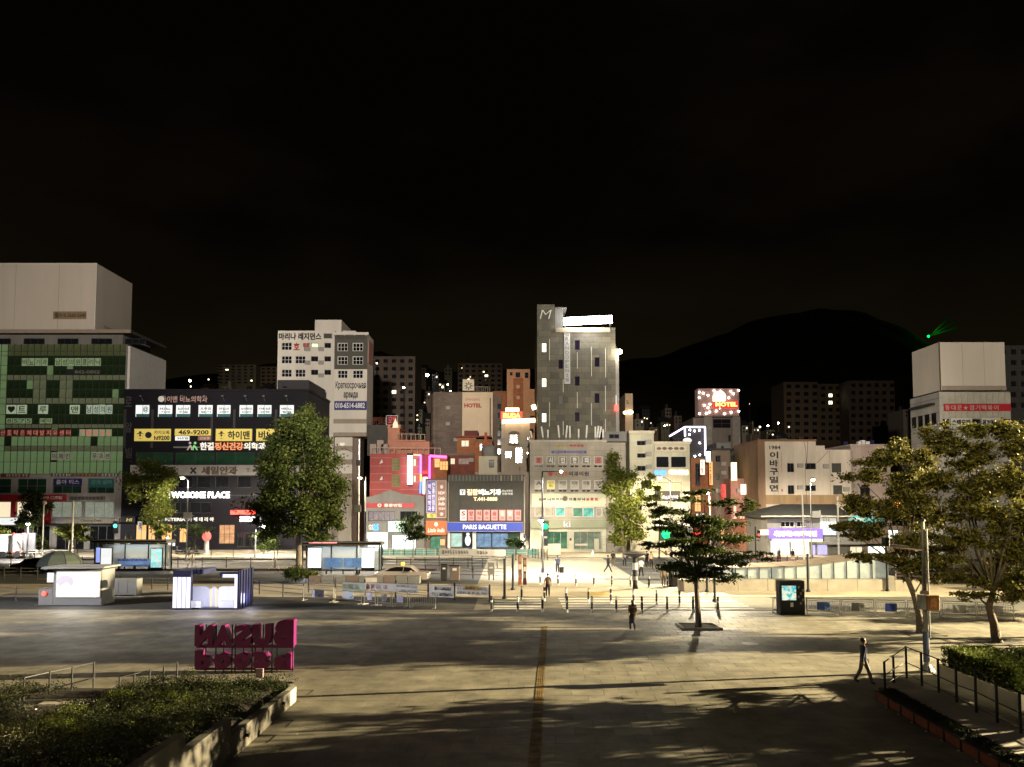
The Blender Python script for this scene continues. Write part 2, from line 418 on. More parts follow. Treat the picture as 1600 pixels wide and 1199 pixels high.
def strokes(t, x0, y0, x1, y1, n, m, Y, name='lettering'):
    """rows of small print too fine to read: short raised strokes of uneven length"""
    (a, zt), (b_, zb) = at(x0, y0, Y), at(x1, y1, Y)
    mb = MB(); x = a; cell = (b_-a)/n; h = zt-zb
    for k in range(n):
        cx_ = a+cell*(k+.08); w_ = cell*.8
        for q in range(3):
            zz = zb+h*(q+.15+random.random()*.3)/3
            mb.box(cx_+random.random()*w_*.3, cx_+w_*(.6+.4*random.random()), Y-.025, Y-.003, zz, zz+h*.12)
        xx = cx_+w_*random.random()*.8
        mb.box(xx, xx+w_*.16, Y-.03, Y-.003, zb+h*.05*random.random(), zt-h*.05*random.random())
    t.part(name, mb, m)

# ------------------------------------------------------------------ foliage
def leaf_mesh(name, cen, size, m, up=.3, flat=1., aspect=1.0):
    """small folded leaf faces at the given centres"""
    n = len(cen); nv = RNG.normal(size=(n,3)); nv[:,2] = np.abs(nv[:,2])*(1+up*2)
    nv /= np.linalg.norm(nv, axis=1, keepdims=True)
    r = RNG.normal(size=(n,3)); u = np.cross(nv, r); u /= np.linalg.norm(u, axis=1, keepdims=True); v = np.cross(nv, u)
    sz = (size[0]+(size[1]-size[0])*RNG.random(n))[:,None]
    p = np.stack([cen-u*sz, cen-v*sz*.55*aspect+nv*sz*.15, cen+u*sz, cen+v*sz*.55*aspect+nv*sz*.15], 1).reshape(-1,3)
    me = bpy.data.meshes.new(name)
    me.vertices.add(n*4); me.vertices.foreach_set('co', p.astype('f').ravel())
    me.loops.add(n*4); me.loops.foreach_set('vertex_index', np.arange(n*4, dtype='i'))
    me.polygons.add(n); me.polygons.foreach_set('loop_start', np.arange(0, n*4, 4, dtype='i'))
    me.materials.append(m); me.update(calc_edges=True); return me
def clumps(cs, n, sg=.62):
    """points spread through ellipsoid clumps (x,y,z,rx,ry,rz,weight)"""
    cs = np.array(cs, float); wgt = cs[:,6]*(cs[:,3]*cs[:,4]*cs[:,5])**(2/3); wgt /= wgt.sum()
    idx = RNG.choice(len(cs), n, p=wgt); d = RNG.normal(size=(n,3)); d /= np.linalg.norm(d, axis=1, keepdims=True)
    rr = np.minimum(np.abs(RNG.normal(0, sg, n)), 1.5)
    return cs[idx,:3]+d*rr[:,None]*cs[idx,3:6]
# ================================================================== materials
class _M(dict):
    def __missing__(s, k): return MATS[k]
M = _M()
def D(k, *a, **kw): M[k] = mat(k, *a, **kw)
D('frame_dark', (.03,.03,.032), .5, var=0); D('frame_white', (.6,.59,.56), .5, var=0); D('frame_alu', (.35,.35,.35), .4, .6, var=0)
D('glass_dark', (.012,.013,.016), .08, spec=.6, var=0); D('glass_blue', (.02,.03,.05), .1, var=0)
D('glass_green', (.02,.06,.035), .12, var=.3, scale=.6)
D('steel', (.32,.32,.33), .35, .8, var=.1); D('steel_dark', (.02,.02,.022), .45, .3, var=.1); D('black', (.012,.012,.013), .6, var=0)
D('white_paint', (.72,.70,.66), .6, var=.08); D('cream_paint', (.62,.55,.42), .7, var=.12, scale=.5, streak=True)
D('concrete', (.34,.32,.28), .85, var=.2, scale=.8, bump=.3); D('concrete_light', (.46,.42,.35), .85, var=.16, scale=.7, bump=.25)
D('granite', (.33,.30,.24), .7, var=.22, scale=1.2, bump=.2)
D('hotel_white', (.68,.63,.55), .8, var=.10, scale=.35, streak=True); D('board_white', (.62,.56,.48), .7, var=.07, scale=.25, streak=True)
D('grey_dark', (.07,.066,.058), .8, var=.15); D('grey_mid', (.20,.195,.18), .8, var=.12, scale=.6, streak=True)
D('navy_black', (.0085,.0075,.012), .55, var=.2, scale=.4, spec=.15); D('roof_dark', (.035,.036,.034), .8, var=.2)
D('beige', (.45,.40,.30), .8, var=.12, streak=True); D('stripe_tan', (.33,.27,.21), .8, var=.1); D('brown_red', (.20,.055,.035), .8, var=.2, scale=.8)
D('pink_wall', (.40,.085,.075), .75, var=.12, scale=.6, streak=True); D('salmon_wall', (.50,.22,.14), .75, var=.12)
D('orange_brick', (.34,.12,.05), .8, var=.2); D('stone_brown', (.20,.15,.12), .85, var=.2, scale=.6, streak=True)
D('old_white', (.62,.54,.44), .85, var=.20, scale=.45, streak=True); D('old_pink', (.42,.33,.28), .85, var=.2, scale=.5, streak=True)
D('brick_brown', (.22,.12,.07), .85, var=.2); D('tan_low', (.36,.24,.13), .85, var=.25, scale=.6, streak=True)
D('far_wall', (.14,.098,.06), .9, var=.15); D('far_wall_green', (.16,.15,.09), .9, var=.15)
D('red_sign', (.42,.02,.03), .5, var=0); D('blue_sign', (.03,.05,.30), .45, emit=(.03,.06,.35), es=.5, var=0); D('navy_sign', (.02,.02,.16), .5, var=0)
D('yellow_sign', (.62,.50,.10), .5, emit=(.8,.62,.16), es=.32, var=0); D('purple_sign', (.09,.06,.26), .5, emit=(.12,.08,.4), es=.35, var=0)
D('brown_sign', (.20,.09,.06), .5, emit=(.3,.12,.08), es=.35, var=0); D('orange_sign', (.45,.12,.04), .5, emit=(.6,.12,.03), es=.4, var=0)
D('ink', (.015,.014,.02), .6, var=0); D('ink_red', (.35,.03,.03), .6, var=0); D('ink_blue', (.03,.05,.35), .6, var=0)
D('ink_white', (.75,.74,.7), .6, var=0); D('ink_brown', (.10,.07,.05), .6, var=0); D('teal', (.03,.14,.14), .5, var=0); D('teal_wall', (.10,.26,.22), .6, var=.1)
D('magenta', (.13,.006,.085), .45, var=.06); D('magenta_edge', (.42,.22,.22), .5, var=.06)
D('wood_red', (.18,.045,.018), .7, var=.3, scale=3); D('bark', (.11,.085,.06), .9, var=.35, scale=6, bump=.8)
D('bark_pale', (.26,.22,.17), .9, var=.35, scale=4, bump=.6); D('soil', (.04,.032,.022), .95, var=.3)
D('plastic_grey', (.25,.25,.24), .5, var=.05); D('booth_grey', (.28,.28,.28), .5, var=.06); D('umbrella_green', (.05,.065,.055), .8, var=.1)
D('navy_metal', (.02,.022,.07), .35, .2, var=0); D('car_silver', (.50,.50,.50), .28, .5, var=0, spec=.6); D('car_dark', (.03,.03,.035), .25, .3, var=0)
D('rubber', (.015,.015,.015), .9, var=0); D('tail_red', (.4,.01,.01), .4, emit=(1,.05,.02), es=4, var=0)
M['em_white'] = emis('em_white', (1,.97,.92), 3.2); M['em_white_hot'] = emis('em_white_hot', (1,.98,.95), 22, True)
M['em_white_soft'] = emis('em_white_soft', (.9,.92,.9), .75); M['em_warm'] = emis('em_warm', (1,.80,.45), 2.5)
M['em_warm_dim'] = emis('em_warm_dim', (.9,.75,.5), .8); M['em_lamp'] = emis('em_lamp', (1,.86,.6), 30)
M['em_lamp_white'] = emis('em_lamp_white', (1,.95,.9), 30)
M['em_orange'] = emis('em_orange', (1,.42,.08), 2.2); M['em_orange_soft'] = emis('em_orange_soft', (1,.48,.16), .9, var=.3)
M['em_red'] = emis('em_red', (1,.06,.04), 3.5); M['em_green'] = emis('em_green', (0,1,.16), 2.6); M['em_cyan'] = emis('em_cyan', (.1,.85,.75), 2.0)
M['em_blue'] = emis('em_blue', (.05,.25,1), 2.6); M['em_magenta'] = emis('em_magenta', (1,.08,.55), 4.0, True)
M['em_violet'] = emis('em_violet', (.35,.12,1), 3.0); M['em_yellow'] = emis('em_yellow', (1,.85,.15), 2.0)
M['em_lavender'] = emis('em_lavender', (.82,.80,1), 1.0, True); M['em_led_lav'] = emis('em_led_lav', (.8,.75,1), 4)
M['em_window'] = emis('em_window', (1,.93,.62), 2.2); M['em_shop_blue'] = emis('em_shop_blue', (.25,.45,.75), .35, var=.8)
M['em_shop_white'] = emis('em_shop_white', (.95,1,.92), 1.6, True, var=.5); M['em_shop_green'] = emis('em_shop_green', (.1,.45,.25), .28, var=.7)
M['em_screen'] = emis('em_screen', (.97,.96,.90), .85, True); M['em_panel_blue'] = emis('em_panel_blue', (.85,.95,1), 5, True)
M['em_purple'] = emis('em_purple', (.33,.20,.95), .8); M['em_purple_shop'] = emis('em_purple_shop', (.5,.45,.95), 1.0, var=.6)
M['em_lime'] = emis('em_lime', (.45,.75,.08), .8); M['em_salmon'] = emis('em_salmon', (1,.5,.35), 1.1); M['em_peach'] = emis('em_peach', (1,.85,.65), 1.3)
M['brick_cafe'] = tiled('brick_cafe', (.22,.05,.03), (.16,.035,.02), (.10,.05,.04), .5, .18)
M['tower_panel'] = tiled('tower_panel', (.175,.158,.11), (.10,.095,.075), (.06,.052,.036), 1.5, 1.05, .02, off=.37)
M['ki_tile'] = tiled('ki_tile', (.36,.32,.26), (.31,.28,.23), (.22,.19,.15), 1.3, .75, .02, off=0)
M['far_clad'] = tiled('far_clad', (.13,.088,.055), (.11,.075,.05), (.10,.07,.05), 2.2, 2.8, .1, off=0)
M['cream_clad'] = tiled('cream_clad', (.56,.54,.40), (.50,.48,.36), (.33,.31,.22), 1.6, 1.2, .015, off=0)
M['grey_clad'] = tiled('grey_clad', (.42,.40,.36), (.38,.36,.33), (.25,.24,.22), 1.5, 1.0, .02, off=0)
M['brown_clad'] = tiled('brown_clad', (.17,.12,.09), (.12,.085,.065), (.08,.055,.04), .9, .45, .02)
M['paver_far'] = tiled('paver_far', (.30,.26,.19), (.26,.225,.165), (.17,.15,.11), .9, .45, .012, .75, horiz=False)
M['paver_pale'] = tiled('paver_pale', (.46,.39,.27), (.41,.35,.25), (.30,.25,.18), .6, .3, .01, .75, horiz=False)
M['leaf_dark'] = leafmat('leaf_dark', (.018,.03,.008), (.045,.065,.014)); M['leaf_mid'] = leafmat('leaf_mid', (.03,.05,.012), (.075,.10,.022))
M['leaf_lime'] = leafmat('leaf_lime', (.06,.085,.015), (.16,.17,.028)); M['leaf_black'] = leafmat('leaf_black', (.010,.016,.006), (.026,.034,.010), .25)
M['leaf_tall'] = leafmat('leaf_tall', (.045,.07,.018), (.13,.16,.04), .35)
M['leaf_lit_mottle'] = leafmat('leaf_lit_mottle', (.022,.026,.008), (.17,.15,.03), .35)  # dark and yellow patches put shaded and lamplit leaves into the colour
M['leaf_hedge'] = leafmat('leaf_hedge', (.04,.06,.012), (.14,.16,.03)); M['leaf_bed'] = leafmat('leaf_bed', (.014,.022,.008), (.045,.05,.016))
M['glass_clear'] = mat('glass_clear', (.75,.82,.80), .12, var=0, alpha=.42, spec=.6)
M['canopy_glass'] = mat('canopy_glass', (.6,.66,.62), .25, var=.2, scale=1.2, alpha=.55, emit=(.75,.85,.78), es=.16)

# ================================================================== ground, roads, pavements
AX = (66/1201.)                                   # the plaza's own axis leans a little right of straight ahead
def plaza_pt(u, v): return (u + v*AX, v)          # u across, v along the axis
PAVE = tiled('plaza_bed', (.17,.15,.11), (.16,.14,.10), (.13,.11,.08), 1.2, .6, .01, .85, horiz=False)
ground = struct('ground', MB().quad((-900,-60,-.16),(900,-60,-.16),(900,1200,-.16),(-900,1200,-.16)), mat('ground', (.05,.045,.04), .9))
YK = 50.6
mb = MB().box(-140, 140, -40, YK-.18, -.15, -.014)
plaza = struct('plaza_paving', mb, PAVE)
# paving slabs: the nearest 300 that can be picked out are parts, the rest of the field one part
SW, SL = 1.2, .8
slab_mats = [mat('slab_a', (.25,.228,.172), .62, var=.3, scale=1.1, bump=.15, world=True), mat('slab_b', (.232,.21,.158), .66, var=.3, scale=1.1, bump=.15, world=True),
             mat('slab_c', (.265,.24,.182), .60, var=.3, scale=1.1, bump=.15, world=True)]
def slab_mb(x, y, z=0):
    b_ = MB(); w2, l2 = SW/2-.003, SL/2-.003; s_ = AX
    p = [(-w2, -l2), (w2, -l2), (w2, l2), (-w2, l2)]
    vs = [(x+u+v*s_, y+v, -.013) for u, v in p] + [(x+u*.994+v*.994*s_, y+v*.994, z) for u, v in p]
    return b_.add(vs, [(4,5,6,7),(0,1,5,4),(1,2,6,5),(2,3,7,6),(3,0,4,7)])
slab_me = [slab_mb(0,0).mesh('paving_slab', m_) for m_ in slab_mats]
cand = []
for j in range(-2, 60):
    v = 16 + j*SL
    if v > YK-.6: break
    for i in range(-45, 46):
        u = i*SW + (SW/2 if j % 2 else 0); x, y = plaza_pt(u, v)
        if abs(u) < .24+SW/2 and False: continue
        if x < -7.75+0.2 and y < 29 and y < 31: continue
        if abs(x) > 46: continue
        if abs(x/y) > .70: continue
        cand.append((y, x))
cand.sort()
TSX = -1.15                                        # tactile strip across axis
vis = [c for c in cand if c[0] > 18.8 and abs(c[1]/c[0]) < .68]
near = vis[:290]; rest = set(cand)-set(near)
for (y, x) in near:
    o = link('paving_slab', random.choice(slab_me), plaza, (x, y, random.uniform(-.002, .0005)))
mbs = [MB(), MB(), MB()]
for (y, x) in rest:
    k = random.randrange(3); mbs[k].v += []
    sb = slab_mb(x, y, random.uniform(-.002, .0005)); mbs[k].add(sb.v, sb.f)
allmb = MB(); me = None
verts = []; faces = []; mi = []
for k in range(3):
    o_ = len(verts); verts += mbs[k].v; faces += [tuple(i+o_ for i in f) for f in mbs[k].f]; mi += [k]*len(mbs[k].f)
me = bpy.data.meshes.new('paving_slabs'); me.from_pydata(verts, [], faces)
for m_ in slab_mats: me.materials.append(m_)
me.polygons.foreach_set('material_index', mi); me.update()
o = link('paving_slab_field', me, plaza); o['kind'] = 'stuff'
# tactile guide strip: yellow ribbed tiles set proud of the slabs
tm = mat('tactile_yellow', (.27,.18,.06), .75, var=.45, scale=2, world=True)
tb = MB(); tb.box(-.165,.165,-.148,.148,.001,.006)
for q in (-.12,-.04,.04,.12): tb.box(q-.022,q+.022,-.13,.13,.006,.012)
tme = tb.mesh('tactile_tile', tm)
tx0, ty0 = g(834, 1199); tx1, ty1 = g(851, 975); sl = (tx1-tx0)/(ty1-ty0)
y = 18.6; k = 0
while y < 44:
    link('tactile_tile', tme, plaza, (tx0+sl*(y-ty0), y, 0)); y += .3
    k += 1
# manhole covers and small inlaid plates
for px, py, r_ in ((1172,1006,.42),(1402,1026,.3)):
    x, y = g(px, py); o = link('manhole_cover', MB().lathe((0,0,0), [(r_,.001),(r_,.006),(r_*.92,.009),(.02,.009)], 20).mesh('manhole_cover', M['steel']), None, (x, y, 0)); o['kind'] = 'structure'
# kerb, service lane, island pavement, main road, far pavement
kerb_me = MB().box(-.495,.495,0,.18,-.15,0).mesh('kerb_stone', M['granite'])
kerb = struct('plaza_kerb', MB().box(-140,140,YK-.175,YK-.01,-.158,-.03), M['concrete'])
for k in range(-36, 37): link('kerb_stone', kerb_me, kerb, (k*1.0, YK-.18, .001))
D('asphalt', (.060,.057,.050), .8, var=.2, scale=.7, bump=.3)
lane = struct('service_lane', MB().quad((-140,YK,-.03),(140,YK,-.03),(140,57.6,-.03),(-140,57.6,-.03)), M['asphalt'])
island = struct('island_pavement', MB().box(-140,140,57.6,66.4,-.15,0), M['paver_pale'])
road = struct('main_road', MB().quad((-160,66.4,-.12),(160,66.4,-.12),(160,99,-.12),(-160,99,-.12)), M['asphalt'])
farp = struct('far_pavement', MB().box(-160,160,99,170,-.15,0), M['paver_pale'])
paint = mat('road_paint', (.68,.64,.55), .7, var=.25, scale=2.5); 
cw = struct('crosswalk_near', MB().quad((-2.5,YK+.1,-.026),(19,YK+.1,-.026),(19,57.5,-.026),(-2.5,57.5,-.026)), mat('crosswalk_bed', (.20,.18,.13), .8))
for yy in (51.3, 52.5, 53.8, 55.2, 56.6):
    for a, b_ in ((g(772,945)[0], 2.1), (3.4, g(1165,945)[0])):
        link('crossing_bar', MB().box(a,b_,-.27,.27,0,.004).mesh('crossing_bar', paint), cw, (0, yy, -.022))
cf = struct('crosswalk_far', MB().quad((-3,66.5,-.116),(11.5,66.5,-.116),(11.5,98.9,-.116),(-3,98.9,-.116)), mat('crosswalk_bed_far', (.33,.29,.21), .8, var=.2))
for k in range(7):
    y = 67.2+k*1.25
    link('crossing_bar', MB().box(1.2-.0,8.6,-.24,.24,0,.004).mesh('crossing_bar', paint), cf, (0, y, -.112))
link('yellow_stop_band', MB().box(5.7,7.4,58.2,60.6,.0,.005).mesh('yellow_stop_band', mat('band_yellow', (.5,.36,.13), .7)), island)
for x0, x1, y in ((-60,-4.5,72),(-60,-4.5,78),(12,70,72),(12,70,78),(-60,-4.5,91),(12,70,91)):
    for k in range(int((x1-x0)/8)):
        link('lane_line', MB().box(x0+k*8,x0+k*8+4,y-.07,y+.07,-.116,-.112).mesh('lane_line', paint), road)
for x0, x1 in ((-70,-4.5),(12,75)):
    link('centre_line', MB().box(x0,x1,84.9,85.1,-.116,-.112).mesh('centre_line', mat('line_yellow', (.5,.36,.05), .7)), road)
mb = MB(); 
for x0, x1, y in ((-140,-3.2,66.35),(11.6,140,66.35),(-140,-3.2,98.95),(11.6,140,98.95)): mb.box(x0,x1,y-.12,y+.1,-.14,.012)
struct('road_kerb', mb, M['granite'])
# median planting strips behind the road fences, left
struct('median_strip', MB().box(-70,-8,80.5,82.3,-.1,.06).box(-60,-5,95,97,-.1,.05), M['soil'])

# ------------------------------------------------------------------ hills
def sky_pt(px):
    xs = [-500,0,250,330,430,520,590,640,700,760,860,960,1050,1130,1210,1290,1360,1430,1500,1600,2100]
    ys = [640,600,590,578,570,556,542,560,584,575,572,568,552,520,492,480,488,515,560,590,660]
    ds = [560,520,480,470,460,450,440,440,460,520,600,700,760,820,860,880,880,860,820,760,700]
    return np.interp(px, xs, ys), np.interp(px, xs, ds)
def hill_z(x, y):
    px = CX+F*x/max(y,1); py, d = sky_pt(px); zr = HCAM+(HOR-py)*d/F
    t = min(max((y-165)/(d-165), 0), 1.6)
    h = zr*(t*t*(3-2*t) if t <= 1 else 1-(t-1)*.5) * (.35+.65*t if t < 1 else 1)
    return h+(math.sin(x*.05+y*.031)*1.6+math.sin(x*.11-y*.07)*.9)*min(t*2,1)
xs = np.linspace(-620, 760, 130); ys = np.linspace(160, 1150, 100); vs = []; fs = []
for yy in ys:
    for xx in xs: vs.append((xx, yy, hill_z(xx, yy)-.1))
nx = len(xs)
for j in range(len(ys)-1):
    for i in range(nx-1): k = j*nx+i; fs.append((k,k+1,k+nx+1,k+nx))
hb = MB(); hb.v = vs; hb.f = fs
struct('hills', hb, mat('hill_forest', (.070,.064,.032), .95, var=.4, scale=.03), smooth=True)
# ================================================================== buildings
GD = dict(cols=2)
W = lambda rows_, **k: [(a,b,c,d,k) for (a,b,c,d) in rows_]
# ---------- left: green glass clinic block
gb = T('clinic_building', 'tall block with green glass front and white box billboard on its roof', 'building', (at(70,650,115)[0], 115, 0))
gx0, gx1 = at(-130,650,115)[0], at(197,650,115)[0]
def gz(py): return at(100, py, 115)[1]
gm = [mat('glass_spandrel', (.13,.165,.075), .25, var=.35, scale=.5), mat('glass_vision', (.022,.045,.018), .12, var=.5, scale=.4),
      mat('glass_pale', (.22,.27,.17), .25, var=.3, scale=.5), mat('glass_lit', (.085,.135,.065), .3, emit=(.18,.28,.12), es=.30, var=.5, scale=.35)]
body = MB().box(gx0, gx1, 115.35, 127, 0, gz(538)); gb.part('wall', body, M['grey_dark'])
gb.part('side_wall', MB().box(gx1+.003, gx1+.35, 115, 127, gz(617), gz(541)), M['white_paint'])
gb.part('corner_trim', MB().box(gx1-.25, gx1+.003, 114.9, 115.34, gz(742), gz(539)), M['frame_alu'])
rows = [(538,549,0),(549,556,0),(556,571,1),(571,586,1),(586,594,2),(594,608,1),(608,622,1),(622,631,2),(631,648,1),(648,663,1),
        (663,669,2),(669,682,1),(682,697,3),(697,705,2),(705,722,3),(722,741,3)]
ncol = 18; gxa = at(8,650,115)[0]; cwid = (gx1-.25-gxa)/ncol
pc = {}
for r_i, (ya, yb_, kd) in enumerate(rows):
    za, zb = gz(yb_), gz(ya)
    for i in range(ncol):
        kk = kd
        if kd == 1 and random.random() < .05: kk = 3
        if kd == 3 and random.random() < .06: kk = 1
        if (ya, i) in ((594,4),(594,5),(594,8),(594,9),(608,4),(608,5),(608,8),(608,9)): kk = 2
        key = (r_i, kk)
        if key not in pc: pc[key] = MB().box(.03, cwid-.03, 0, .06, .03, zb-za-.03).mesh('pane', gm[kk])
        gb.inst('pane', pc[key], (gxa+i*cwid, 115.12+random.uniform(-.012,.012), za))
mb = MB()
for i in range(int((gxa-gx0)/cwid)+1):
    for (ya, yb_, kd) in rows:
        mb.box(max(gx0,gxa-(i+1)*cwid+.03), gxa-i*cwid-.03, 115.12, 115.2, gz(yb_)+.03, gz(ya)-.03)
gb.part('pane_field', mb, gm[3], kind='stuff')
mb = MB()
for i in range(-1, ncol+1): mb.box(gxa+i*cwid-.03, gxa+i*cwid+.03, 115.05, 115.35, gz(741), gz(538))
for (ya, yb_, kd) in rows: mb.box(gx0, gx1-.25, 115.07, 115.33, gz(yb_)-.028, gz(yb_)+.028)
gb.part('mullion_grid', mb, M['frame_dark'])
# roof slab, penthouse and lower stone storeys
gb.part('penthouse', MB().box(gx0, at(238,525,124)[0]-1.2, 117, 126, gz(538)+.003, gz(519)), M['grey_mid'])
pw = win_mesh(3.2, .9, 3, 1, M['frame_dark'], M['glass_dark'])
for k in range(6):
    o = gb.inst('window', pw[0], (gx0+4+k*5.2, 116.93, gz(534))); link('pane', pw[1], o)
gb.part('roof_slab', MB().box(gx0-1, gx1, 115.6, 127.6, gz(519)+.003, gz(514.5)), M['grey_dark'])
gb.part('roof_slab_edge', MB().box(gx0-1, gx1+.12, 115.4, 115.59, gz(519.5), gz(514)), M['stripe_tan'])
low = []; 
for a, b_ in ((-60,18),(28,73),(83,128),(138,179)): low.append((a,748,b_,771))
lw = MB(); ops = [(at(a,y0,115)[0], gz(y1), at(c,y0,115)[0], gz(y0)) for a,y0,c,y1 in low]
ops += [(at(a,790,115)[0], gz(809), at(c,790,115)[0], gz(784)) for a, c in ((-60,17),(26,50),(81,128),(132,178))]
ops += [(at(a,830,115)[0], gz(864), at(c,830,115)[0], gz(822)) for a, c in ((-60,-10),(0,38),(48,78),(88,132),(140,180))]
wall_open(lw, gx0, gx1, 0, gz(741.5), 114.95, ops, .38)
gb.part('lower_wall', lw, mat('stone_grey', (.40,.38,.36), .75, var=.12, streak=True))
for k, (a,b_,c,d) in enumerate(ops):
    lit = M['glass_clear'] if False else (M['glass_green'] if k < 4 else (M['em_warm_dim'] if k in (4,5) else mat('glass_grey_lit', (.2,.22,.19), .3, emit=(.6,.65,.5), es=.22, var=.5) if k < 8 else M['glass_dark']))
    f_, p_ = win_mesh(c-a, d-b_, 3, 2 if k < 4 else 1, M['frame_alu'], lit); o = gb.inst('window', f_, (a, 115.05, b_)); link('pane', p_, o)
gb.part('awning', MB().prismx([(113.2,gz(822)),(114.94,gz(822)),(114.94,gz(818)),(113.2,gz(820.5))], gx0, gx1-1), M['grey_dark'])
SB = 114.98
def gsign(label, x0,y0,x1,y1,pm,tx,tm,n=None,name='window_sign',**k):
    (a, zt), (b_, zb) = at(x0,y0,SB), at(x1,y1,SB)
    t = T(name, label, 'sign', ((a+b_)/2, SB, zb), 'window signs on the green glass front')
    L = len(tx); w_ = (b_-a)/L
    for i, ch in enumerate(tx):
        if ch == ' ': continue
        t.part('panel', MB().box(a+i*w_+.05, a+(i+1)*w_-.05, SB-.05, SB, zb, zt), pm)
        text(t.o, ch, a+i*w_+w_*.16, a+(i+1)*w_-w_*.16, zb+(zt-zb)*.14, zt-(zt-zb)*.14, SB-.05, tm, t.loc, ext=.01)
    return t
gp = mat('sign_palegreen', (.30,.40,.24), .6, emit=(.35,.55,.3), es=.10, var=.1); gp2 = mat('sign_pale', (.45,.55,.42), .6, emit=(.5,.7,.45), es=.16, var=.05)
gi = mat('ink_green', (.03,.07,.02), .6, var=0); gr = mat('ink_redpale', (.5,.14,.10), .6, emit=(.8,.25,.2), es=.25, var=0)
gsign('pale green four-tile sign in the top window row of the green glass block', 34,560,75,572,gp,'비뇨기과',gi)
gsign('long pale green sign tiles in the top window row of the green glass block', 86,560,158,572,gp,'남성의원클리닉',gi)
gsign('white sign tiles reading 트루맨 with big gaps between the letters', 10,633,125,647,gp2,'♥트 루  맨',M['ink'])
gsign('blue-lettered sign tiles reading 남성의원 on green glass', 135,633,176,647,gp2,'남성의원',M['ink_blue'])
gsign('small pale tiles with the digits 8575 on green glass', 10,654,50,662,gp,'8575',gi)
gsign('small pale tile pair reading 예약 on green glass', 62,654,82,662,gp,'예약',gi)
dk = mat('sign_darkred', (.10,.03,.02), .6, var=0)
gsign('row of red letters on pale tiles across the middle of the green glass', 0,671,112,682,dk,'산토탁은체대발지유센터',gr)
gsign('pale tiles with red digits 1336 on green glass', 124,671,175,682,gp,'T1336',gr)
gsign('three pale sign tiles reading 이페인 low on the green glass', 80,707,111,719,mat('sign_pale2',(.45,.5,.42),.6),'이페인',gi)
gsign('three pale sign tiles at the right end low on the green glass', 143,707,173,719,mat('sign_pale2',(.45,.5,.42),.6),'무과센',gi)
t = T('phone_number_lettering', 'faint pale number 842-0802 on dark glass near the top', 'lettering', (at(135,582,SB)[0], SB, gz(585)))
t.part('backing', MB().box(at(103,580,SB)[0], at(158,580,SB)[0], SB-.02, SB, gz(586), gz(577)), M['black'])
text(t.o, '842-0802', at(117,580,SB)[0], at(156,580,SB)[0], gz(584), gz(579), SB-.02, mat('ink_dimgrey',(.18,.2,.15),.6), t.loc)
sign('blue shop sign in the second-floor window of the stone storey', 114.9, 84,748,128,759, M['navy_sign'], [('홀아 티스',88,749.5,124,757,M['ink_white'])], thick=.05)
sign('teal window sign on the stone storey of the green glass block', 114.9, 139,748,178,762, M['teal'], [('강의 실어',143,750,174,757,mat('ink_teal',(.15,.4,.4),.6))], thick=.05)
sign('row of white and orange letters along the top of the stone storey', 114.9, 80,739.5,186,745, mat('strip_dark',(.12,.10,.09),.6), [], thick=.08,
     dashes=[(82,740,112,744.5,6,M['ink_white']),(115,740,155,744.5,7,mat('ink_orange',(.6,.25,.08),.6)),(158,740,184,744.5,5,M['ink_white'])])
sign('dark name strip at the left end above the stone storey windows', 114.9, 2,740,46,746, M['brown_red'], [], thick=.08, dashes=[(8,741,44,745,7,M['ink_white'])])
sign('long dark red fascia sign across the stone storey', 114.9, -60,773,104,783, M['red_sign'], [('EDIYA COFFEE',62,775.5,98,780.5,M['ink_white'])], thick=.3)
gb.part('red_pier', MB().box(at(18,800,114.9)[0], at(25,800,114.9)[0], 114.7, 114.94, gz(812), gz(783.5)), M['red_sign'])
gb.part('red_pier', MB().box(at(67,800,114.9)[0], at(80,800,114.9)[0], 114.7, 114.94, gz(818), gz(783.5)), M['red_sign'])
sign('strip of small dark and red letters above the ground-floor shops', 114.9, 108,776,164,781.5, M['grey_mid'], [], thick=.06, dashes=[(110,776.5,162,781,9,M['ink']),])
sign('pale shop sign in slanted handwriting beside the traffic light', 114.9, 101,810,187,818, M['beige'], [('Cheong Dam',126,811.5,158,816.5,M['ink_brown'])], thick=.25)
gb.part('shop_light', MB().box(at(-40,812,114)[0], at(32,812,114)[0], 113.6, 113.9, gz(820), gz(809)), M['em_white_soft'])
# rooftop billboard box
bb = T('rooftop_billboard', 'huge blank white box billboard on the roof of the green glass block', 'billboard', (at(70,515,116)[0], 116.2, gz(514)))
bx1 = at(150,460,116)[0]; zt, zb = at(100,412,116)[1], at(100,515,116)[1]
bb.part('front_face', MB().box(gx0+2, bx1, 116, 116.25, zb+.02, zt), M['board_white'])
bb.part('side_face', MB().box(bx1-.25, bx1, 116.253, 127, zb+.02, zt), M['board_white'])
bb.part('support_frame', MB().box(gx0+2.2, bx1-.3, 116.3, 126.9, zb+.02, zb+.5).box(gx0+2.2, bx1-.3, 126.4, 126.9, zb+.5, zt-.1), M['steel_dark'])
e_ = MB().box(gx0+2, bx1+.04, 115.93, 115.997, zt-.12, zt+.05).box(bx1-.1, bx1+.05, 115.93, 115.997, zb, zt-.12); bb.part('edge_trim', e_, M['white_paint'])
sign('brown strip with the number 010-3660-5640 on the white billboard', 116.0, 83.5,487,135,499, mat('strip_tan',(.30,.22,.13),.7), [('☎010-3660-5640',85,488.5,134,497.5,M['ink_brown'],dict(bold=.03))], thick=.05)

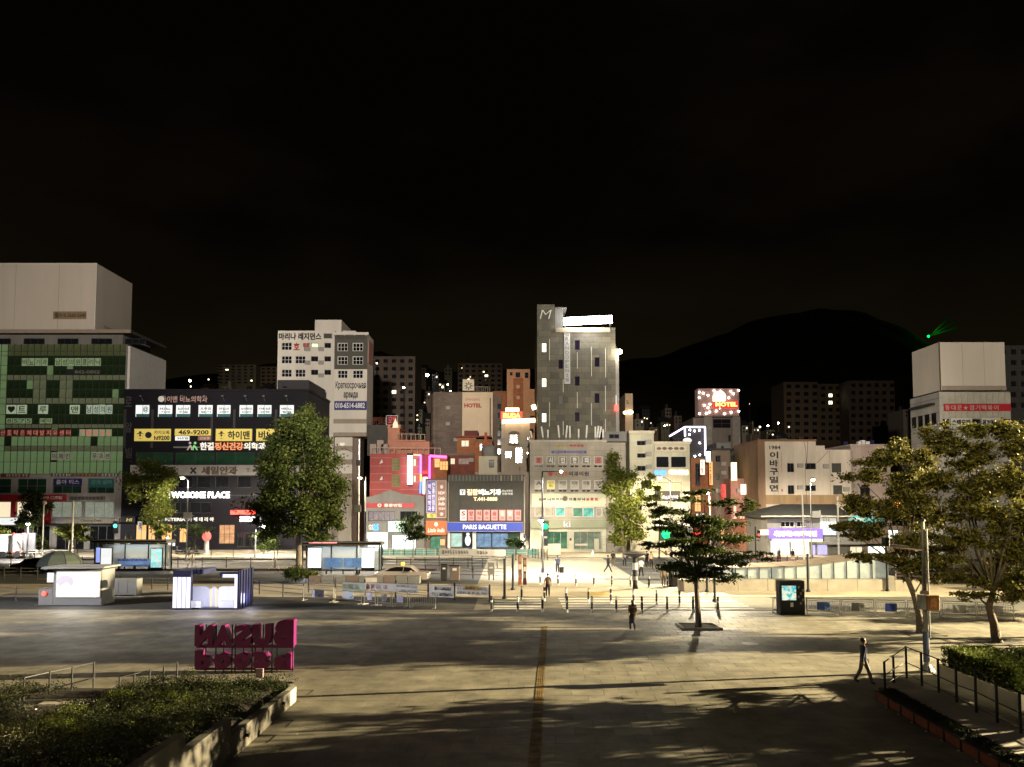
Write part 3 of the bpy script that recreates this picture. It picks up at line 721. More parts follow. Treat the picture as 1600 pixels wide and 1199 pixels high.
# ---------- dark glass block with the cafe
ab = B('dark_building', 'dark navy block with a cafe below and lit white posters high up', 112, 192, 481, 612, 14, M['navy_black'],
       wins=[(a, 707, b_, 726, dict(c=2, pm=M['glass_green'], fm=M['frame_dark'])) for a,b_ in ((212,270),(274,335),(337,398),(402,470))] +
            [(a, 744, b_, 762, dict(c=1)) for a,b_ in ((278,300),(307,328),(336,357),(371,392),(402,440))] +
            [(a, 785, b_, 802, dict(c=2)) for a,b_ in ((273,290),(296,330),(440,470))] +
            [(a, 820, b_, 848, dict(c=2, pm=M['em_orange_soft'])) for a,b_ in ((212,228),(231,242),(252,268),(280,291))] +
            [(342, 820, 366, 850, dict(c=3, r=2, pm=mat('shop_brown', (.3,.16,.08), .5, emit=(.8,.42,.2), es=.35, var=.6))),
             (371, 832, 390, 855, dict(c=2, pm=M['glass_dark'])), (393,832,404,855)], parapet=M['navy_black'])
ab.band(205, 727, 470, 743, mat('fascia_beige', (.36,.34,.31), .7), .25, 'fascia')
for k, x in enumerate((195, 238, 0, 331, 366, 431)):
    if x: ab.band(x-1.2, 640, x+1.2, 700, M['frame_dark'], .08, 'pilaster')
dkbox = B('roof_box', 'dark roof box beside the white residence', 112.6, 432, 481, 594, 10, mat('box_dark', (.03,.028,.032), .7), pyb=611.6, cat='roof box',
          wins=[(441,603,448,607)])
t = sign('long row of pale and red rooftop letters with a round emblem', 112, 218,621,327,627, M['navy_black'], [('하이맨 비뇨의학과',252,619,324,629,mat('ink_dimred', (.30,.20,.17), .6, emit=(.5,.3,.25), es=.25, var=0))], thick=.1)
t.part('emblem', MB().lathe((0,0,0),[(.45,0),(.45,.1)],16).add([],[]) if False else MB().prism([(at(253,624,112)[0]+.45*math.cos(a_), at(253,624,112)[1]+.45*math.sin(a_)) for a_ in [k*math.pi/7 for k in range(14)]], 111.75, 111.85), M['ink_white'])
posters = ((213,233,'①',''),(248,269,'비뇨','기과'),(276,297,'남성','수술'),(311,332,'조루증','발기'),(340,360,'전립선','요로결석'),(375,395,'남성확대','요로결석'),(403,424,'여성','성형'),(438,459,'배뇨','질환'))
for i, (a, b_, s1, s2) in enumerate(posters):
    tx = [(s1, a+2, 637, b_-2, 641, M['ink'])] + ([(s2, a+3, 642.5, b_-3, 645.5, M['ink'])] if s2 else [])
    if i == 0: tx = [('@', 224, 635, 231.5, 645, M['teal'])]
    nth = ('leftmost', 'second', 'third', 'fourth', 'fifth', 'sixth', 'seventh', 'eighth')[i]
    t = sign('%s of the lit white posters high on the dark building%s' % (nth, ', with a dark swirl emblem' if i == 0 else ''), 112, a, 633.5, b_, 651.5, M['em_white_soft'], tx, name='lit_poster', thick=.12, cat='poster', group='lit white posters on the dark building')
    (xa, z1), (xb, z0) = at(a, 647, 111.84), at(b_, 651.5, 111.84)
    t.part('strip', MB().box(xa, xb, 111.80, 111.847, z0, z1), M['teal'])
    xm = (xa+xb)/2; t.part('divider', MB().box(xm-.03, xm+.03, 111.80, 111.847, z1, at(a,633.5,111.84)[1]), M['plastic_grey'])
    lp = MB().tube((xm, 111.9, z1+1.9), (xm+.1, 110.9, z1+2.5), .03).box(xm-.05, xm+.25, 110.75, 111.0, z1+2.42, z1+2.6); t.part('spot_arm', lp, M['steel'])
ys = dict(name='yellow_sign', group='yellow signs on the dark building')
sign('yellow sign with two round emblems and hi9200', 112, 211,670.5,267,689.5, M['yellow_sign'], [('카카오톡',241,673,265,679,M['ink']),('hi9200',241,681,265,688,M['ink'],dict(bold=.03)),('✿',214,674,224,686,M['ink']),('●',227,675,237,685,M['ink'])], **ys)
sign('yellow sign with the number 469-9200', 112, 274,670.5,330,681, M['yellow_sign'], [('469-9200',279,672,326,679.5,M['ink'],dict(bold=.03))], **ys)
sign('white strip under the yellow 469-9200 sign', 112, 274.5,682,296,688.5, M['em_white_soft'], [('365일',277,683,294,687,M['ink_brown'])], name='small_sign')
sign('dim brown strip right of the white strip under the yellow number sign', 112, 310,682,330,688.5, M['brown_sign'], [('진료중',312,683,328,687,M['ink_white'])], name='small_sign')
sign('yellow sign reading 하이맨 beside a round emblem', 112, 338,670.5,394,689.5, M['yellow_sign'], [('하이맨',356,673.5,390,687,M['ink'],dict(bold=.03)),('✿',341,674,351,686,M['ink'])], **ys)
sign('yellow sign mostly hidden behind the big tree', 112, 401,670.5,457,689.5, M['yellow_sign'], [('비뇨기과',404,673.5,453,687,M['ink'],dict(bold=.03))], **ys)
wl = mat('channel_white', (.6,.58,.52), .6, emit=(.9,.85,.75), es=.55, var=0); ol = mat('channel_orange', (.6,.2,.08), .6, emit=(1,.32,.12), es=.6, var=0)
t = T('channel_letters', 'large white and orange letters with two white figures above green windows', 'sign', (at(350,700,111.7)[0], 111.8, at(350,704,112)[1]))
t.part('rail', MB().box(at(271,700,111.8)[0], at(440,700,111.8)[0], 111.8, 111.99, at(0,700,111.8)[1], at(0,698,111.8)[1]), M['frame_alu'])
def tx(t, st, Y, x0,y0,x1,y1,m,**k):
    (a, zt_), (b_, zb_) = at(x0,y0,Y), at(x1,y1,Y); text(t.o, st, a, b_, zb_, zt_, Y, m, t.loc, **k)
tx(t,'한결',111.78,313,691.5,334,703.5,wl,bold=.03,ext=.1); tx(t,'정신건강',111.78,336,691.5,380,703.5,ol,bold=.03,ext=.1); tx(t,'의학과',111.78,381.5,691.5,415,703.5,wl,bold=.03,ext=.1)
for sgn, c_ in ((1, M['ink_white']), (-1, mat('leafgreen', (.15,.35,.12), .6, emit=(.3,.7,.3), es=.5, var=0))):
    f0 = []
    for (q, r_) in ((0,0),(3,-6),(6,-8),(8,-5),(8.3,0),(6.5,0),(6.2,-3.5),(5,-4.5),(3.5,-2.5),(2,0)): f0.append((q, r_))
    pts = [at(300.8-sgn*(8.5-q), 703.5+r_, 111.78) for q, r_ in f0]
    if sgn > 0: pts = pts[::-1] if False else pts
    m_ = MB().prism(pts, 111.66, 111.76); hx, hz = at(300.8-sgn*4, 692.5, 111.7); m_.ball((hx, 111.71, hz), .2, .06, .2, 8, 5)
    t.part('figure_emblem', m_, c_)
t = T('clinic_letters', 'dark raised letters 세일안과 with a round emblem on the beige fascia', 'sign', (at(330,735,111.7)[0], 111.7, at(330,742,112)[1]))
tx(t,'세일안과',111.74,315,729,371,742,M['ink_brown'],ext=.15,bold=.03); tx(t,'T. 462-0700',111.74,385,732,430,738,M['ink_brown'])
tx(t,'✖',111.74,297,730,307,741,M['ink'])
t = T('cafe_letters', 'glowing white letters A TWOSOME PLACE on the dark cafe front', 'sign', (at(320,775,111.7)[0], 111.6, at(320,780,112)[1]))
t.part('backing_rail', MB().box(at(245,774,111.8)[0], at(430,774,111.8)[0], 111.8, 111.99, at(0,775,111.8)[1], at(0,773.4,111.8)[1]), M['frame_dark'])
tx(t,'A TWOSOME PLACE',111.7,250,768.5,359,778.5,M['em_white'],bold=.02,ext=.15)
t = T('cafeteria_letters', 'small pale letters CAFETERIA with Korean words above the cafe windows', 'sign', (at(300,812,111.7)[0], 111.7, at(300,815,112)[1]))
tx(t,'CAFETERIA',111.8,246,809.5,290,814.5,wl,bold=.03); tx(t,'카 페 테 리 아',111.8,294,808.5,334,815,wl,bold=.03)
sign('glowing red slab sign over a small lit shop', 111.8, 364,797.5,400,804, M['em_red'], [], thick=1.0, name='red_light_sign')
sign('glowing white box sign under the red slab sign', 111.8, 378,807,408,815, M['em_white'], [], thick=.8, name='white_light_sign')
sign('short white vertical banner with black letters by the cafe door', 111.5, 216,815,222,830, M['ink_white'], [('커피',217,816,221,829,M['ink'])], thick=.1, name='banner')
ab.part('awning', MB().prismx([(110.2,at(0,819,111)[1]),(111.94,at(0,818,112)[1]),(111.94,at(0,815,112)[1])], ab.x0+.3, at(205,816,111)[0]), M['roof_dark'])
sign('black sign with gold letters HI at the corner of the dark building', 111.7, 190,807,212,818, M['ink'], [('HI',198,810,206,815,M['yellow_sign'],dict(shear=.25))], thick=.15)
for i, (s_, y_) in enumerate((('코',620),('아',655),('빌',700))):
    pass
t = T('vertical_letters', 'dim vertical letters down the left edge of the dark building', 'sign', (at(201,660,111.9)[0], 111.9, at(201,715,112)[1]))
for s_, y_ in (('로',620),('얄',660),('빌',700)): tx(t,s_,111.95,196,y_,206,y_+16,mat('ink_dim',(.05,.045,.05),.5),bold=.02)

# ---------- white residence tower
mw = dict(c=2, fm=M['frame_white'], pm=M['glass_dark'])
mr_l = [(a, y, b_, y+d, dict(c=3, r=2, fm=M['frame_white'], pm=M['glass_dark'], fr=.1)) for y, d in ((535,12.5),(556,12.5),(577,12.5)) for a, b_ in ((439.5,456),(461,477.5)) if not (y == 535 and a == 461)]
mr_l += [(a, y, b_, y+8, dict(c=2)) for y in (536,557,578) for a, b_ in ((486,497),(507,517)) if not (y == 536 and a == 486)]
mr_l += [(486, 536, 497, 543, dict(c=1, pm=mat('lit_green_win', (.3,.4,.2), .5, emit=(.8,1,.6), es=.9, var=.6)))]
mh = B('residence_hotel', 'white residence tower with black Korean name and navy phone number', 125, 432, 521.5, 517, 13, M['hotel_white'], wins=mr_l)
x0w, x1w = at(522,600,124.2)[0], at(573.5,600,124.2)[0]
def z124(py): return at(550, py, 124.2)[1]
wops = [(at(a,y,124.2)[0], z124(y+13), at(b_,y,124.2)[0], z124(y)) for y in (536,557,578.5) for a, b_ in ((527.5,543.5),(551,567.5))]
mb = MB(); wall_open(mb, x0w, x1w, z124(682), z124(521), 124.2, wops, .4); mb.box(x0w, x1w, 124.6, 129.5, z124(682), z124(521))
mb.box(x0w, at(548,740,124.2)[0], 125.3, 130, 0, z124(682)-.003)
mh.part('front_wing', mb, M['hotel_white'])
for (a,b_,c,d) in wops:
    f_, p_ = win_mesh(c-a, d-b_, 3, 2, M['frame_white'], M['glass_dark'], .1); o = mh.inst('window', f_, (a, 124.3, b_)); link('pane', p_, o)
gm_ = mat('cladding_grey', (.085,.08,.066), .8, var=.08)
mb = MB(); wall_open(mb, x0w, x1w-.0, z124(577.3), z124(524.5), 124.12, [w_ for w_ in wops if w_[1] > z124(577)], .075)
mh.part('dark_cladding', mb, gm_)
for a, b_ in ((524,537),(539,553),(555,571)):
    mh.part('roof_opening', MB().box(at(a,522,124)[0], at(b_,522,124)[0], 124.02, 124.1, z124(530), z124(523.5)), M['grey_dark'])
mb = MB()
mh.part('parapet_frame', MB().box(x0w-.1, x1w+.2, 123.9, 124.19, z124(524), z124(520)), M['hotel_white'])
mh.part('penthouse', MB().box(at(492,510,128)[0], at(533.5,510,128)[0], 128, 136, mh.zt+.003, at(0,500,128)[1]), M['hotel_white'])
mh.part('penthouse_low', MB().box(at(534,510,129)[0], at(556,510,129)[0], 129, 136, mh.zt+.003, at(0,517,129)[1]), M['hotel_white'])
mh.part('roof_recess', MB().box(at(506,520,125)[0], at(520,520,125)[0], 124.93, 124.997, at(0,529,125)[1], at(0,521.5,125)[1]), M['grey_dark'])
for y0, y1 in ((655,662),(676,682)): mh.part('stripe', MB().box(x0w, x1w, 124.14, 124.197, z124(y1), z124(y0)), M['stripe_tan'])
for y0, y1 in ((697,704),(718,726),(740,748)): mh.part('stripe', MB().box(x0w+.02, at(548,740,124.2)[0], 125.22, 125.297, at(0,y1,125.3)[1], at(0,y0,125.3)[1]), M['stripe_tan'])
mh.part('brown_return', MB().box(at(548,740,124.6)[0]+.004, at(560,740,124.6)[0], 126, 129, 0, z124(683)), M['stone_brown'])
for k in range(6): mh.part('rain_pipe', MB().tube((at(518.5,0+560,124.8)[0], 124.85, at(0,700,124.8)[1]), (at(518.5,560,124.8)[0], 124.85, mh.zt), .06), M['white_paint']) if k == 0 else None
t = T('residence_letters', 'black letters 마리나 레지던스 at the top of the white tower', 'sign', (at(468,528,124.9)[0], 124.95, at(0,531,125)[1]))
tx(t,'마리나 레지던스',124.99,436,520.5,502,531.5,M['ink'],bold=.035,ext=.08)
t = T('hotel_letters', 'red letters 호텔 under the black name on the white tower', 'sign', (at(471,540,124.9)[0], 124.95, at(0,547,125)[1]))
tx(t,'호',124.99,459,536,468,547.5,M['ink_red'],bold=.03,ext=.08); tx(t,'텔',124.99,474,536,484,548,M['ink_red'],bold=.03,ext=.08)
t = T('rental_letters', 'black Cyrillic letters Краткосрочная аренда on the white tower', 'sign', (at(547,612,124.1)[0], 124.15, z124(625)))
tx(t,'Краткосрочная',124.19,524.5,596,571.5,610,M['ink'],bold=.02); tx(t,'аренда',124.19,537,613,559,624.5,M['ink'],bold=.03)
sign('navy banner with white number 010-6514-6882', 124.2, 522.5,627,573,641, M['navy_sign'], [('010-6514-6882',524,629.5,570,638,M['ink_white'],dict(bold=.02))], thick=.06, name='phone_banner')
t = T('side_banner', 'narrow red and white banner on the side of the white tower', 'banner', (x1w+.05, 125.5, z124(566)))
t.part('panel', MB().box(x1w+.003, x1w+.08, 125, 128.5, z124(566), z124(530)), mat('banner_pink', (.5,.25,.2), .6))

# ---------- distant dark apartment blocks
def far_block(label, Y, px0, px1, pyt, pyb, m, cols, rows, depth=14, lit=(), wf=.55, hf=.5, base=None, balc=False, top=None, name='apartment_block'):
    wid = (px1-px0)/cols; hgt = (pyb-pyt)/rows; wins = []
    for r_ in range(rows):
        for c_ in range(cols):
            x = px0+wid*(c_+.5-wf/2); y = pyt+hgt*(r_+.35)
            pm = M['em_window'] if (r_, c_) in lit else M['glass_dark']
            wins.append((x, y, x+wid*wf, y+hgt*hf, dict(c=2, pm=pm, fm=M['frame_dark'])))
    z0 = at(800, pyb+40, Y)[1] if base is None else base
    b_ = B(name, label, Y, px0, px1, pyt, depth, m, wins=wins, base=max(-1, z0), group='distant apartment blocks')
    if balc:
        for r_ in range(rows):
            (a, z1), (c, z2) = at(px0, pyt+hgt*(r_+.9), Y), at(px1, pyt+hgt*(r_+1.02), Y)
            b_.part('balcony', MB().box(a, c, Y-.9, Y-.003, z2, z1), mat('balcony_pale', (.26,.19,.12), .85))
    return b_
far_block('brown apartment tower with balcony bands right of the white residence tower', 205, 583, 648, 557, 690, M['far_clad'], 5, 11, lit=((4,2),), balc=False, base=5)
far_block('low penthouse block on the left shoulder of the brown tower', 204, 583, 618, 575, 700, M['far_wall'], 3, 9, depth=.9 and 10, base=5) if False else None
far_block('dim green lit apartment slab on the hill behind the dark building', 330, 340, 398, 570, 600, M['far_wall_green'], 6, 6, lit=((1,1),), base=20, balc=True)
far_block('dim apartment slab half hidden at the left edge of the white tower', 336, 399, 432, 573, 602, M['far_wall'], 4, 5, base=20)
far_block('long dim apartment block on the hill above the cream hotel', 360, 715, 785, 568, 620, M['far_wall'], 7, 7, lit=((2,4),), base=20)
far_block('left tower of the dark apartment pair on the right', 290, 1226, 1280, 597, 690, M['far_wall'], 4, 8, lit=(), base=5, balc=False)
far_block('set back middle wing with two lit windows between the dark right towers', 296, 1280.5, 1327, 600, 690, M['far_wall'], 4, 8, lit=((1,1),(2,1)), base=5)
far_block('right tower of the dark apartment pair on the right', 288, 1327.5, 1400, 595, 690, M['far_clad'], 6, 8, base=5)
far_block('dark building edge behind the white board at the far right', 130, 1560, 1640, 540, 640, M['grey_dark'], 5, 6, base=2)
# ---------- hillside houses
hs = [(640,600,235,9),(655,640,215,9),(668,612,260,10),(680,585,330,11),(690,600,300,9),(700,622,240,10),(655,668,200,8),(668,655,210,7),(672,690,190,10),(296,600,300,10),(318,606,280,11),(352,604,250,16),
      (380,608,240,14),(412,607,245,9),(1000,655,260,16),(1022,668,230,14),(1040,660,260,13),(1060,650,300,12),(985,668,210,9),(1165,665,240,10),(1182,668,250,12),(1205,672,250,14),(1225,685,210,13),
      (1180,690,190,12),(1420,640,220,14),(660,575,380,10),(700,575,400,12),(630,700,190,12),(1010,640,320,12),(1045,638,340,10),(280,612,230,14)]
hm = [M['far_wall'], M['far_wall_green'], M['stone_brown'], M['roof_dark'], mat('house_pale', (.24,.21,.16), .9)]
spots_lit = {0,2,3,4,5,8,9,10,14,16,19,20,21}
ORD = ('first','second','third','fourth','fifth','sixth','seventh','eighth','ninth','tenth','eleventh','twelfth','thirteenth','fourteenth','fifteenth')
def side_of(px): return 'between the white tower and the cream hotel' if 600 < px < 712 else 'above the dark cafe building' if px < 600 else 'above the cream hotel' if px < 900 else 'right of the grey tower' if px < 1100 else 'near the dark apartment pair'
def nth_label(lst, i): sd = side_of(lst[i][0]); order = sorted([j for j in range(len(lst)) if side_of(lst[j][0]) == sd], key=lambda j: (lst[j][0], lst[j][1])); return ORD[order.index(i)], sd
where = 'left of the brown tower', 'x'
random.seed(5)
for i, (px, py, Y, wd) in enumerate(hs):
    w2 = wd; hh = random.uniform(9, 15); x_, _ = at(px, py, Y); zb_ = min(hill_z(x_, Y), at(px, py+hh*1.6, Y)[1])-3
    lit = i in spots_lit
    ws = [(px-w2/2+w2*q-1.2, py+dy, px-w2/2+w2*q+1.2, py+dy+3.2, dict(c=1, pm=(M['em_window'] if lit and q > .5 and dy < 4 else M['glass_dark']))) for q in (.25,.7) for dy in (2.5, 8)]
    nth, side = nth_label(hs, i)
    roof = ('flat roof','pitched roof','roof box')[i % 3]
    b_ = B('hillside_house', '%s dim house %s counting from left, %s' % (nth, side, roof), Y, px-w2/2, px+w2/2, py, 9, hm[i % 5], wins=ws, base=zb_, group='dim houses on the hillside', cat='house')
    if i % 3 == 1: b_.part('roof', MB().prismx([(Y-.6,b_.zt+.003),(Y+9.6,b_.zt+.003),(Y+4.5,b_.zt+2.2)], b_.x0-.5, b_.x1+.5), M['roof_dark'])
    elif i % 3 == 2: b_.part('roof_box', MB().box(b_.x0+1, b_.x0+(b_.x1-b_.x0)*.6, Y+3, Y+7, b_.zt+.003, b_.zt+2.2), hm[(i+1) % 5])
    else: b_.part('water_tank', MB().lathe((b_.x1-1.2, Y+4, b_.zt+.003), [(.8,0),(.8,1.3),(.3,1.6)], 10), M['steel_dark'])
# street lights on the hillside: small bare lamps
HL = ((299,596,280,.9),(328,594,290,.7),(395,596,250,.7),(668,587,330,1.5),(688,602,290,.7),(692,606,285,.9),(700,602,290,.5),(653,650,200,.4),(653,657,200,.5),(632,607,200,.5),
      (722,576,350,.5),(756,582,350,.9),(590,569,203,.3),(1006,654,255,.4),(1010,655,255,.45),(1037,666,225,.35),(1045,665,225,.35),(1170,632,400,.4),(1198,666,240,.6),(1230,668,208,.5),(1185,668,200,.6),(648,618,320,.5),(664,630,260,.45),(676,640,250,.5),(704,612,300,.45),(1016,662,240,.4),(1064,672,210,.4),(1214,662,240,.6),(1205,680,205,.45),(735,590,352,.5))
for i, (px, py, Y, r_) in enumerate(HL):
    x_, z_ = at(px, py, Y); hz_ = min(hill_z(x_, Y)-.5, z_-3)
    t = T('hillside_lamp', '%s bright hillside lamp from the left %s' % nth_label(HL, i), 'street lamp', (x_, Y-1.2, hz_), 'lamps on the hillside')
    t.part('pole', MB().tube((x_, Y-1.2, hz_), (x_, Y-1.2, z_-r_*.5), .09, n=6), M['steel_dark'])
    t.part('bulb', MB().ball((x_, Y-1.25, z_), r_*.5, r_*.5, r_*.42, 8, 5), M['em_warm'] if i % 3 else M['em_lamp_white'])

ac_me = MB().bbox(-.42,.42,-.32,0,0,.62,.03).tube((-.1,-.33,.31),(-.1,-.345,.31),.22,n=12).mesh('air_conditioner', mat('ac_grey',(.30,.29,.27),.6,var=.1))
def ac_units(b_, pts, off=0.):
    for px, py in pts: x_, z_ = at(px, py, b_.Y-off); b_.inst('air_conditioner', ac_me, (x_, b_.Y-.005-off, z_))
ac_units(mh, ((481,549),(481,570),(502,549),(502,570),(502,590)))
for zz in (.22,.48,.76):
    bb.part('panel_seam', MB().box(gx0+2+(bx1-gx0-2)*zz-.02, gx0+2+(bx1-gx0-2)*zz+.02, 115.975, 115.997, zb+1.5 if False else at(100,514,116)[1], at(100,412.5,116)[1]), M['stripe_tan'])
rail_ = MB()
for k in range(9): rail_.tube((bx1+.6+k*.0, 117.5+k*1.1, gz(514)), (bx1+.6, 117.5+k*1.1, gz(514)+1.0), .03, n=5)
rail_.tube((bx1+.6,117.5,gz(514)+1.0),(bx1+.6,126.3,gz(514)+1.0),.03,n=5); gb.part('roof_railing', rail_, M['steel_dark'])
# ---------- pink motel
pk = B('pink_motel', 'pink striped motel with a neon edge and roof railings', 119, 578, 660, 709, 12, M['pink_wall'],
       wins=[(612.5,716.5,624.5,736,dict(c=1,r=4,fm=mat('lattice_yellow',(.34,.30,.11),.7),pm=mat('lattice_back',(.20,.18,.08),.7))),(612.5,742,624.5,761,dict(c=1,r=4,fm=MATS['lattice_yellow'],pm=MATS['lattice_back'])),
             (645.5,717,650,729,dict(c=1,pm=M['em_warm_dim'])),(645.5,743,650,754,dict(c=1,pm=M['em_warm_dim']))])
for y in (715.5, 728.5, 740.5, 753.5, 765): pk.band(578, y-.35, 612, y+.35, M['magenta_edge'], .05, 'stripe'); pk.band(625.5, y-.35, 659.5, y+.35, M['magenta_edge'], .05, 'stripe')
pk.part('side_wing', MB().box(at(676,730,117)[0], at(698,730,117)[0], 117.5, 126, 0, at(0,711,117.5)[1]), M['orange_brick'])
pk.part('middle_wall', MB().box(at(660,730,119)[0]+.004, at(676,730,117.5)[0]-.004, 119.4, 126, 0, at(0,711,119.4)[1]), mat('pink_deep',(.42,.05,.07),.7))
f_, p_ = win_mesh(.9, 1.4, 1, 2, mat('lattice_amber',(.5,.3,.06),.7), M['em_orange_soft'])
for px, py in ((678.5,731),(687,735),(691,735)): x_, z_ = at(px,py,117.5); o = pk.inst('window', f_, (x_, 117.42, z_)); link('pane', p_, o)
def neon(t, pts, Y, m, r=.09, name='neon_tube'):
    ps = [(*[at(px,py,Y)[0]], Y, at(px,py,Y)[1]) for px,py in pts]
    mb = MB()
    for a, b_ in zip(ps, ps[1:]): mb.tube(a, b_, r, n=6)
    return t.part(name, mb, m)
neon(pk, [(671,758),(671.5,712.5),(698,714.5)], 117.3, M['em_magenta'], .17); neon(pk, [(658,711.5),(646,711)], 118.8, M['em_salmon'], .16)
neon(pk, [(657.5,712),(657.5,740)], 118.6, M['em_violet'], .16); neon(pk, [(657.5,741),(657.5,752)], 118.6, M['em_yellow'], .13); neon(pk, [(657.5,753),(656.5,771)], 118.6, M['em_blue'], .13)
pk.part('upper_storey', MB().box(at(621,700,121)[0], at(671,700,121)[0], 121, 128, at(0,712,121)[1], at(0,690,121)[1]), M['salmon_wall'])
pk.part('upper_ledge', MB().box(at(620,690,120.8)[0], at(665,690,120.8)[0], 120.6, 128, at(0,690,121)[1]+.003, at(0,688,121)[1]), M['salmon_wall'])
pk.part('turret', MB().box(at(606,680,122)[0], at(624,680,122)[0], 122, 128, at(0,712,122)[1], at(0,670,122)[1]).box(at(605,670,121.8)[0], at(626,670,121.8)[0], 121.8, 128.2, at(0,670,122)[1]+.003, at(0,668,122)[1])
        .box(at(606,666,122)[0], at(610,666,122)[0], 121.9, 122.6, at(0,668,122)[1]+.005, at(0,664,122)[1]).box(at(622,666,122)[0], at(626,666,122)[0], 121.9, 122.6, at(0,668,122)[1]+.005, at(0,664,122)[1]), M['salmon_wall'])
pk.part('back_wall', MB().box(at(574,680,124)[0], at(606,680,124)[0]-.003, 124, 130, at(0,712,124)[1], at(0,664,124)[1]), M['grey_dark'])
x_, z_ = at(617,660,121); pk.part('spire', MB().lathe((x_, 121.6, at(0,668,121)[1]), [(.45,0),(.4,.6),(.15,1.1),(.02,1.5)], 8), M['em_warm_dim'])
def railing(t, p0, p1, h, n, m, r=.04, rails=(1.,), name='railing', posts='post'):
    p0 = Vector(p0); p1 = Vector(p1)
    for k in range(n+1):
        p = p0.lerp(p1, k/n); t.part(posts, MB().tube(p, p+Vector((0,0,h)), r, n=6), m)
    for q in rails: t.part('rail', MB().tube(p0+Vector((0,0,h*q)), p1+Vector((0,0,h*q)), r, n=6), m)
rp = mat('rail_pinkish', (.5,.36,.30), .5, var=0)
railing(pk, (at(580,708,119)[0], 119.1, pk.zt), (at(688,712,119)[0], 119.1, pk.zt-.15), 1.0, 12, rp, .05)
railing(pk, (at(621,688,121)[0], 120.8, at(0,688,121)[1]), (at(664,688,121)[0], 120.8, at(0,689,121)[1]), 1.0, 6, rp, .05)
for px in (583, 594, 601): x_, z_ = at(px, 700, 121); pk.part('chimney', MB().box(x_-.5, x_+.5, 121, 122, at(0,712,121)[1], at(0,688 if px > 590 and px < 598 else 694,121)[1]), M['old_pink'])
sign('dim red rooftop letter sign between white posts above the pink motel', 123, 604,650,621,664, mat('mesh_dark',(.06,.02,.02),.7), [('모텔',607,651,619,662,mat('ink_dimred2',(.4,.04,.05),.6,emit=(.8,.06,.08),es=.35,var=0))], edge=M['ink_white'])
t = T('roof_letters', 'unlit back-to-front roof letters in a row beside the red rooftop sign', 'sign', (at(590,664,124)[0], 124, at(0,665,124)[1]))
strokes(t, 578,652,603,663,6, M['brown_red'], 124)
for i, y in enumerate((716, 742)):
    x_, z_ = at(596, y+6, 119); t = T('wall_fan', 'small white vent hood on the pink striped wall, %s' % ('upper one' if i == 0 else 'lower one'), 'vent', (x_, 119, z_-.3))
    t.part('hood', MB().prism([(x_-.25,z_-.3),(x_+.25,z_-.15),(x_+.12,z_+.4),(x_-.05,z_+.1)], 118.7, 118.996), M['ink_white'])
t = sign('bright white vertical motel sign with dark lettering between black caps', 118.3, 638,712.5,644.5,757, M['em_white'], [('모',639.5,716,643,722,M['ink']),('텔',639.5,725,643,731,M['ink']),('부',639.5,734,643,740,M['ink']),('산',639.5,743,643,749,M['ink'])], thick=.9, name='vertical_sign')
t.part('cap', MB().box(at(637.3,0+710,118)[0], at(645.2,710,118)[0], 117.3, 118.3, at(0,712.3,118.2)[1], at(0,709,118.2)[1]), M['black'])
t.part('cap', MB().box(at(637.3,758,118)[0], at(645.2,758,118)[0], 117.3, 118.3, at(0,759,118.2)[1], at(0,757.3,118.2)[1]), M['black'])
sign('tall glowing white panel sign at the foot of the rainbow neon', 117.2, 661.5,746,668,772, M['em_white'], [], thick=.5, name='light_sign')
sign('small red glowing figure emblem beside the magenta neon', 117.6, 660,735,669,741, MATS['pink_deep'], [('☺☺',661,736,668,740.5,M['em_red'])], thick=.1)
# ---------- low grey restaurant building with a wavy roof line
x0, x1 = at(572,800,110)[0], at(663,800,110)[0]
gbk = T('grey_restaurant', 'low grey building with a wavy roof line and red name band', 'building', ((x0+x1)/2, 110, 0))
ops = [(at(a,b_,110)[0], at(0,d,110)[1], at(c,b_,110)[0], at(0,b_,110)[1]) for a,b_,c,d in ((575,799,617,814),(625,799,652,814),(574,834,606,862),(612,836,650,862))]
mb = MB(); zt = at(0,786,110)[1]; wall_open(mb, x0, x1, 0, zt, 110, ops); mb.box(x0, x1, 110.3, 121, 0, zt)
gbk.part('wall', mb, M['grey_mid'])
prof = [(572,786),(663,786),(663,776),(655,774),(640,773),(628,772),(618,768),(610,766),(600,769),(590,773),(580,776),(572,777)]
gbk.part('gable', MB().prism([at(px,py,110) if py < 786 else (at(px,py,110)[0], zt+.003) for px,py in prof], 109.95, 110.5), M['grey_mid'])
for k, (a,b_,c,d) in enumerate(ops):
    f_, p_ = win_mesh(c-a, d-b_, 5 if k == 0 else 3, 1, M['frame_dark'], (mat('room_pinkish', (.1,.08,.09), .4, emit=(.5,.4,.42), es=.3, var=1.0, scale=4) if k == 0 else M['glass_dark'] if k == 1 else M['em_shop_white']))
    o = gbk.inst('window', f_, (a, 110.12, b_)); link('pane', p_, o)
sign('red name band with round emblem and 홍콩반점 on the grey building', 110, 573,786.5,648,793, M['red_sign'], [('홍콩반점',600,787.3,628,792.4,M['ink_white'],dict(bold=.03)),('◎',590,787,596,792.6,M['ink_white'])], thick=.2)
sign('grey shop sign with glowing blue and cyan digits 25', 109.8, 573,817,605,831, M['grey_mid'], [('GS',576,820,583,828,M['ink_white']),('25',583,819,592,829,M['em_blue'],dict(bold=.05))], thick=.3)
sign('pale mint lit shop sign beside the small round tree', 109.8, 607,815,632,831, mat('mint', (.4,.6,.5), .5, emit=(.7,.95,.8), es=.8, var=.3), [], thick=.3)
sign('bright white shop light band under the blue digits', 109.6, 574,832,606,842, M['em_white_soft'], [], thick=.3, name='light_band')
